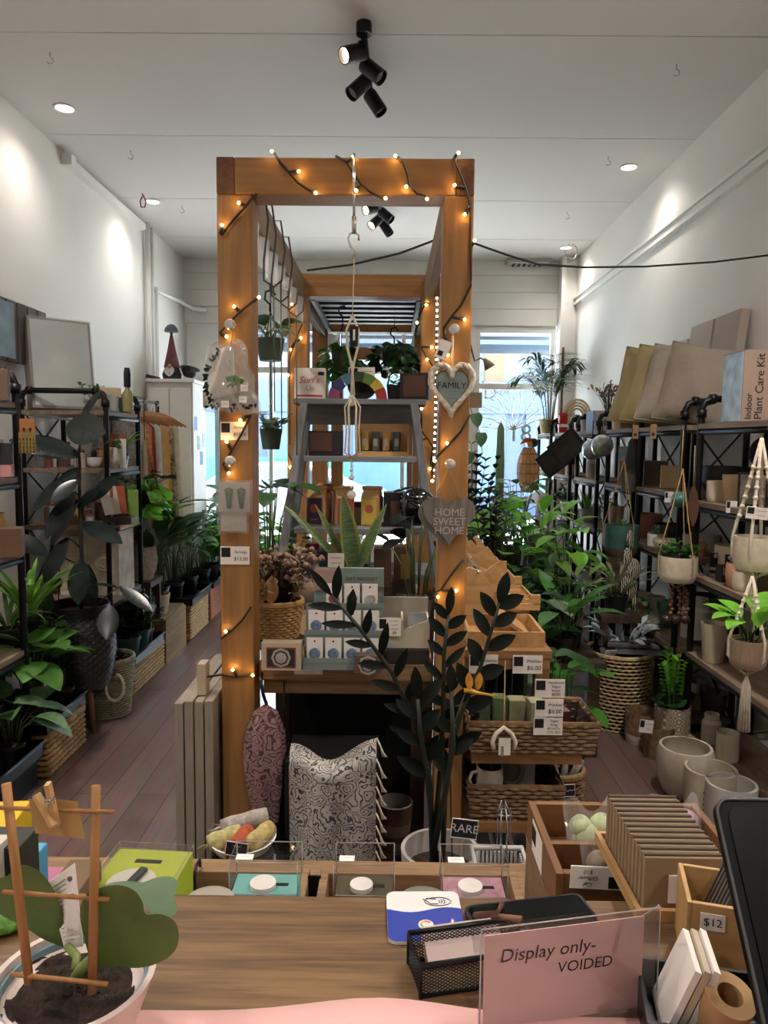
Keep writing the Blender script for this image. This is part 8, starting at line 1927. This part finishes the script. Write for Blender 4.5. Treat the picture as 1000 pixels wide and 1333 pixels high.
# books and kraft roll in black caddy
q = PZ(930, 1325, CZT)
o = T('card_caddy', 'dark caddy holding white booklets and a kraft roll', 'caddy', V((.304, .642, CZT + .001)), -.2); w, d, h, t = .12, .09, .035, .004
part('base', B().span((-w/2, -d/2, 0), (w/2, d/2, .004)), blackp, o)
for a, c in (((-w/2, -d/2, .004), (-w/2 + t, d/2, h)), ((w/2 - t, -d/2, .004), (w/2, d/2, h)), ((-w/2 + t, -d/2, .004), (w/2 - t, -d/2 + t, h)), ((-w/2 + t, d/2 - t, .004), (w/2 - t, d/2, h))): part('caddy_side', B().span(a, c), blackp, o)
for k in range(3): solo('booklet', ['white booklet leaning in the dark caddy, leftmost', 'cream edged booklet in middle of the dark caddy', 'white booklet nearest the kraft roll'][k], 'booklet', B().box((0, 0, .04), (.006, .06, .075), 0, eul(0, .35, 0)), [paper, mat('booklet_cream', 'b8ab94', .7), paper][k], V((.262 + .0085 * k, .65, CZT + .008)), -.2)
solo('kraft_roll', 'rolled kraft card standing in the dark caddy', 'roll', B().lathe([(.011, 0), (.022, 0), (.022, .055), (.011, .055), (.011, 0)], n=24, X=tr(0, 0, .0) @ eul(.35, .1, 0)), kraft, V((.304, .63, CZT + .012)))
# ---- hoya pot in the near left corner
HD = .63; hx = P(95, 1270, HD); rz_ = hx.z
HP = V((P(96, 1270, HD).x, HD, CZT + .001))
o = T('hoya_plant', 'sweetheart hoya with thick leaves in white pot, small trellis', 'plant', HP); ph = rz_ - CZT; pr_ = .0735
part('pot', potmesh('taper', pr_, ph, 40, t=.006)[0], mat('pot_blush', 'cbb8b0', .3, var=.02), o); part('inner_pot', B().lathe([(pr_ - .0075, ph - .006), (pr_ - .011, ph - .006), (pr_ - .014, ph - .03)], n=32), mat('inner_blue', '6f8a90', .5), o)
b = B(); random.seed(120)
b.grid(lambda u, v: ((pr_ - .012) * v * math.cos(u * 2 * PI), (pr_ - .012) * v * math.sin(u * 2 * PI), ph - .016 + .006 * math.sin(u * 31 + v * 17) * math.sin(v * 23) * (v > .01)), 48, 16); part('soil', b, soil, o)
thick = mat('hoya_green', '5c6f2c', .5, var=.2, sc=14, col2='4c6430', trans=.15); thick2 = mat('hoya_grey', '46633c', .5, var=.2, sc=14, trans=.1)
def hp_(px, py, d): return P(px, py, d) - HP
def fleshy(name, pts, d, m, th=.006, bow=.01, tilt=0):
    c = sum((V((x, y, 0)) for x, y in pts), V()) / len(pts); n = len(pts); K = 6; vs = []; fs = []
    for sg in (-1, 1):
        for k in range(K + 1):
            f = 1 - k / K
            for x, y in pts:
                px, py = c.x + (x - c.x) * f, c.y + (y - c.y) * f
                vs.append(hp_(px, py, d + tilt * (py - c.y) / 100) + V((0, sg * th * (1 - f ** 4) * .5 - bow * (1 - f * f) * -1, 0)))
    M_ = (K + 1) * n
    for s_ in (0, 1):
        for k in range(K):
            for i in range(n): q = (s_ * M_ + k * n + i, s_ * M_ + k * n + (i + 1) % n, s_ * M_ + (k + 1) * n + (i + 1) % n, s_ * M_ + (k + 1) * n + i); fs.append(q if s_ else q[::-1])
    ob_ = part(name, B().add(vs, fs, 0, True), m, o); return ob_
def smooth(p, k=4):
    r = []
    n = len(p)
    for i in range(n):
        p0, p1, p2, p3 = (V((*p[(i + j) % n], 0)) for j in (-1, 0, 1, 2))
        for t in range(k):
            t /= k; v = .5 * ((2 * p1) + (p2 - p0) * t + (2 * p0 - 5 * p1 + 4 * p2 - p3) * t * t + (3 * p1 - p0 - 3 * p2 + p3) * t ** 3); r.append((v.x, v.y))
    return r
fleshy('leaf', smooth([(108, 1215), (104, 1185), (112, 1165), (130, 1156), (155, 1152), (176, 1160), (186, 1175), (190, 1190), (210, 1190), (228, 1200), (233, 1220), (226, 1240), (205, 1254), (180, 1260), (150, 1258), (122, 1256)]), .615, thick, .007, .008, .02)
fleshy('leaf', smooth([(128, 1158), (150, 1148), (180, 1150), (205, 1142), (225, 1142), (232, 1152), (226, 1168), (232, 1182), (222, 1194), (200, 1190), (188, 1180), (160, 1165)]), .645, thick2, .008, .008, -.1)
fleshy('leaf', smooth([(10, 1140), (25, 1126), (45, 1130), (62, 1146), (75, 1170), (83, 1200), (90, 1235), (80, 1232), (55, 1222), (30, 1205), (8, 1195), (-10, 1180), (-15, 1150)]), .66, thick, .007, .006, 0)
part('leaf_stalk', B().tube([hp_(88, 1232, .655), hp_(100, 1245, .64), hp_(98, 1262, .63)], .004, 7).tube([hp_(118, 1250, .617), hp_(105, 1262, .625), hp_(98, 1272, .63)], .005, 7), mat('hoya_stalk', '7d8a4c', .5), o)
stick = wood('trellis_stick', 'a0703f', '835527', 'z', 6, .6)
tr_ = T('trellis', 'small bamboo stick trellis standing in the hoya pot', 'trellis', P(80, 1270, .6))
for a, c, r in (((8, 1020, .62), (38, 1280, .6), .0042), ((125, 1023, .61), (120, 1292, .6), .0042), ((-10, 1051, .612), (148, 1057, .604), .002), ((4, 1161, .612), (142, 1171, .604), .002), ((14, 1268, .6), (140, 1281, .594), .002)): part('stick', B().tube([P(*a), P(*c)], r, 8), stick, tr_, w=1)
o2 = T('clothes_peg', 'wooden clothes peg clipping the kraft card to the trellis', 'peg', P(66, 1070, .598))
part('peg_half', B().bar(P(47, 1034, .602), P(70, 1075, .596), .0065, .004), bamboo, o2, w=1); part('peg_half', B().bar(P(62, 1020, .596), P(74, 1074, .602), .0065, .004), bamboo, o2, w=1); part('spring', B().tube([P(66, 1044, .597) + V((.004 * math.cos(k), .004 * math.sin(k) - .002, .0004 * k)) for k in range(14)], .0007, 4), chrome, o2, w=1)
solo('kraft_card', 'small blank kraft card pegged to the trellis', 'card', B().add([P(x, y, .606 + e) for e in (0, .0012) for x, y in ((37, 1040), (101, 1043), (111, 1092), (46, 1085))], [(0, 1, 2, 3), (7, 6, 5, 4), (0, 4, 5, 1), (1, 5, 6, 2), (2, 6, 7, 3), (3, 7, 4, 0)]), mat('kraft_tag', 'a5814f', .8, var=.05))
c4 = [P(62, 1150, .672), P(97, 1124, .668), P(108, 1232, .655), P(84, 1236, .655)]
o3 = T('plant_leaflet', 'printed paper care leaflet standing behind the hoya leaves', 'leaflet', P(88, 1236, .655))
part('paper_sheet', B().add(c4 + [p + V((0, .0012, 0)) for p in c4], [(3, 2, 1, 0), (4, 5, 6, 7), (0, 1, 5, 4), (1, 2, 6, 5), (2, 3, 7, 6), (3, 0, 4, 7)]), paper, o3, w=1)
b = B()
for k in range(14):
    t = .1 + k * .06; l0 = c4[0].lerp(c4[3], t).lerp(c4[1].lerp(c4[2], t), .12); l1 = c4[0].lerp(c4[3], t).lerp(c4[1].lerp(c4[2], t), .62); b.tube([l0 + V((0, -.0006, 0)), l1 + V((0, -.0006, 0))], .0004, 3)
for k in (.14, .36): b.ball(c4[0].lerp(c4[3], k).lerp(c4[1].lerp(c4[2], k), .8) + V((0, -.0008, 0)), .003, 0, 8, 5, (1, .2, 1))
part('printed_lines', b, mat('print_grey2', '6a6866', .8, var=0), o3, w=1)
# low moss at the left edge
solo('moss_ball', 'green moss mound at the left edge behind the hoya pot', 'moss', B().ball((0, 0, .008), .02, 0, 14, 9, (1.2, .9, .4)), mat('moss', '4f7a2c', .95, var=.4, sc=120, bump=.6, bs=300), PZ(6, 1228, CZT) + V((-.012, .02, .001)))
# ---------------------------------------------------------------- picture settings
SC.view_settings.view_transform = 'Standard'; SC.view_settings.look = 'None'; SC.view_settings.gamma = 1; SC.view_settings.use_curve_mapping = False
SC.view_settings.exposure = 1.45
SC.cycles.use_denoising = True
SC.cycles.max_bounces = 8; SC.cycles.diffuse_bounces = 4; SC.cycles.glossy_bounces = 3; SC.cycles.transmission_bounces = 4; SC.cycles.transparent_max_bounces = 16
SC.cycles.sample_clamp_indirect = 4
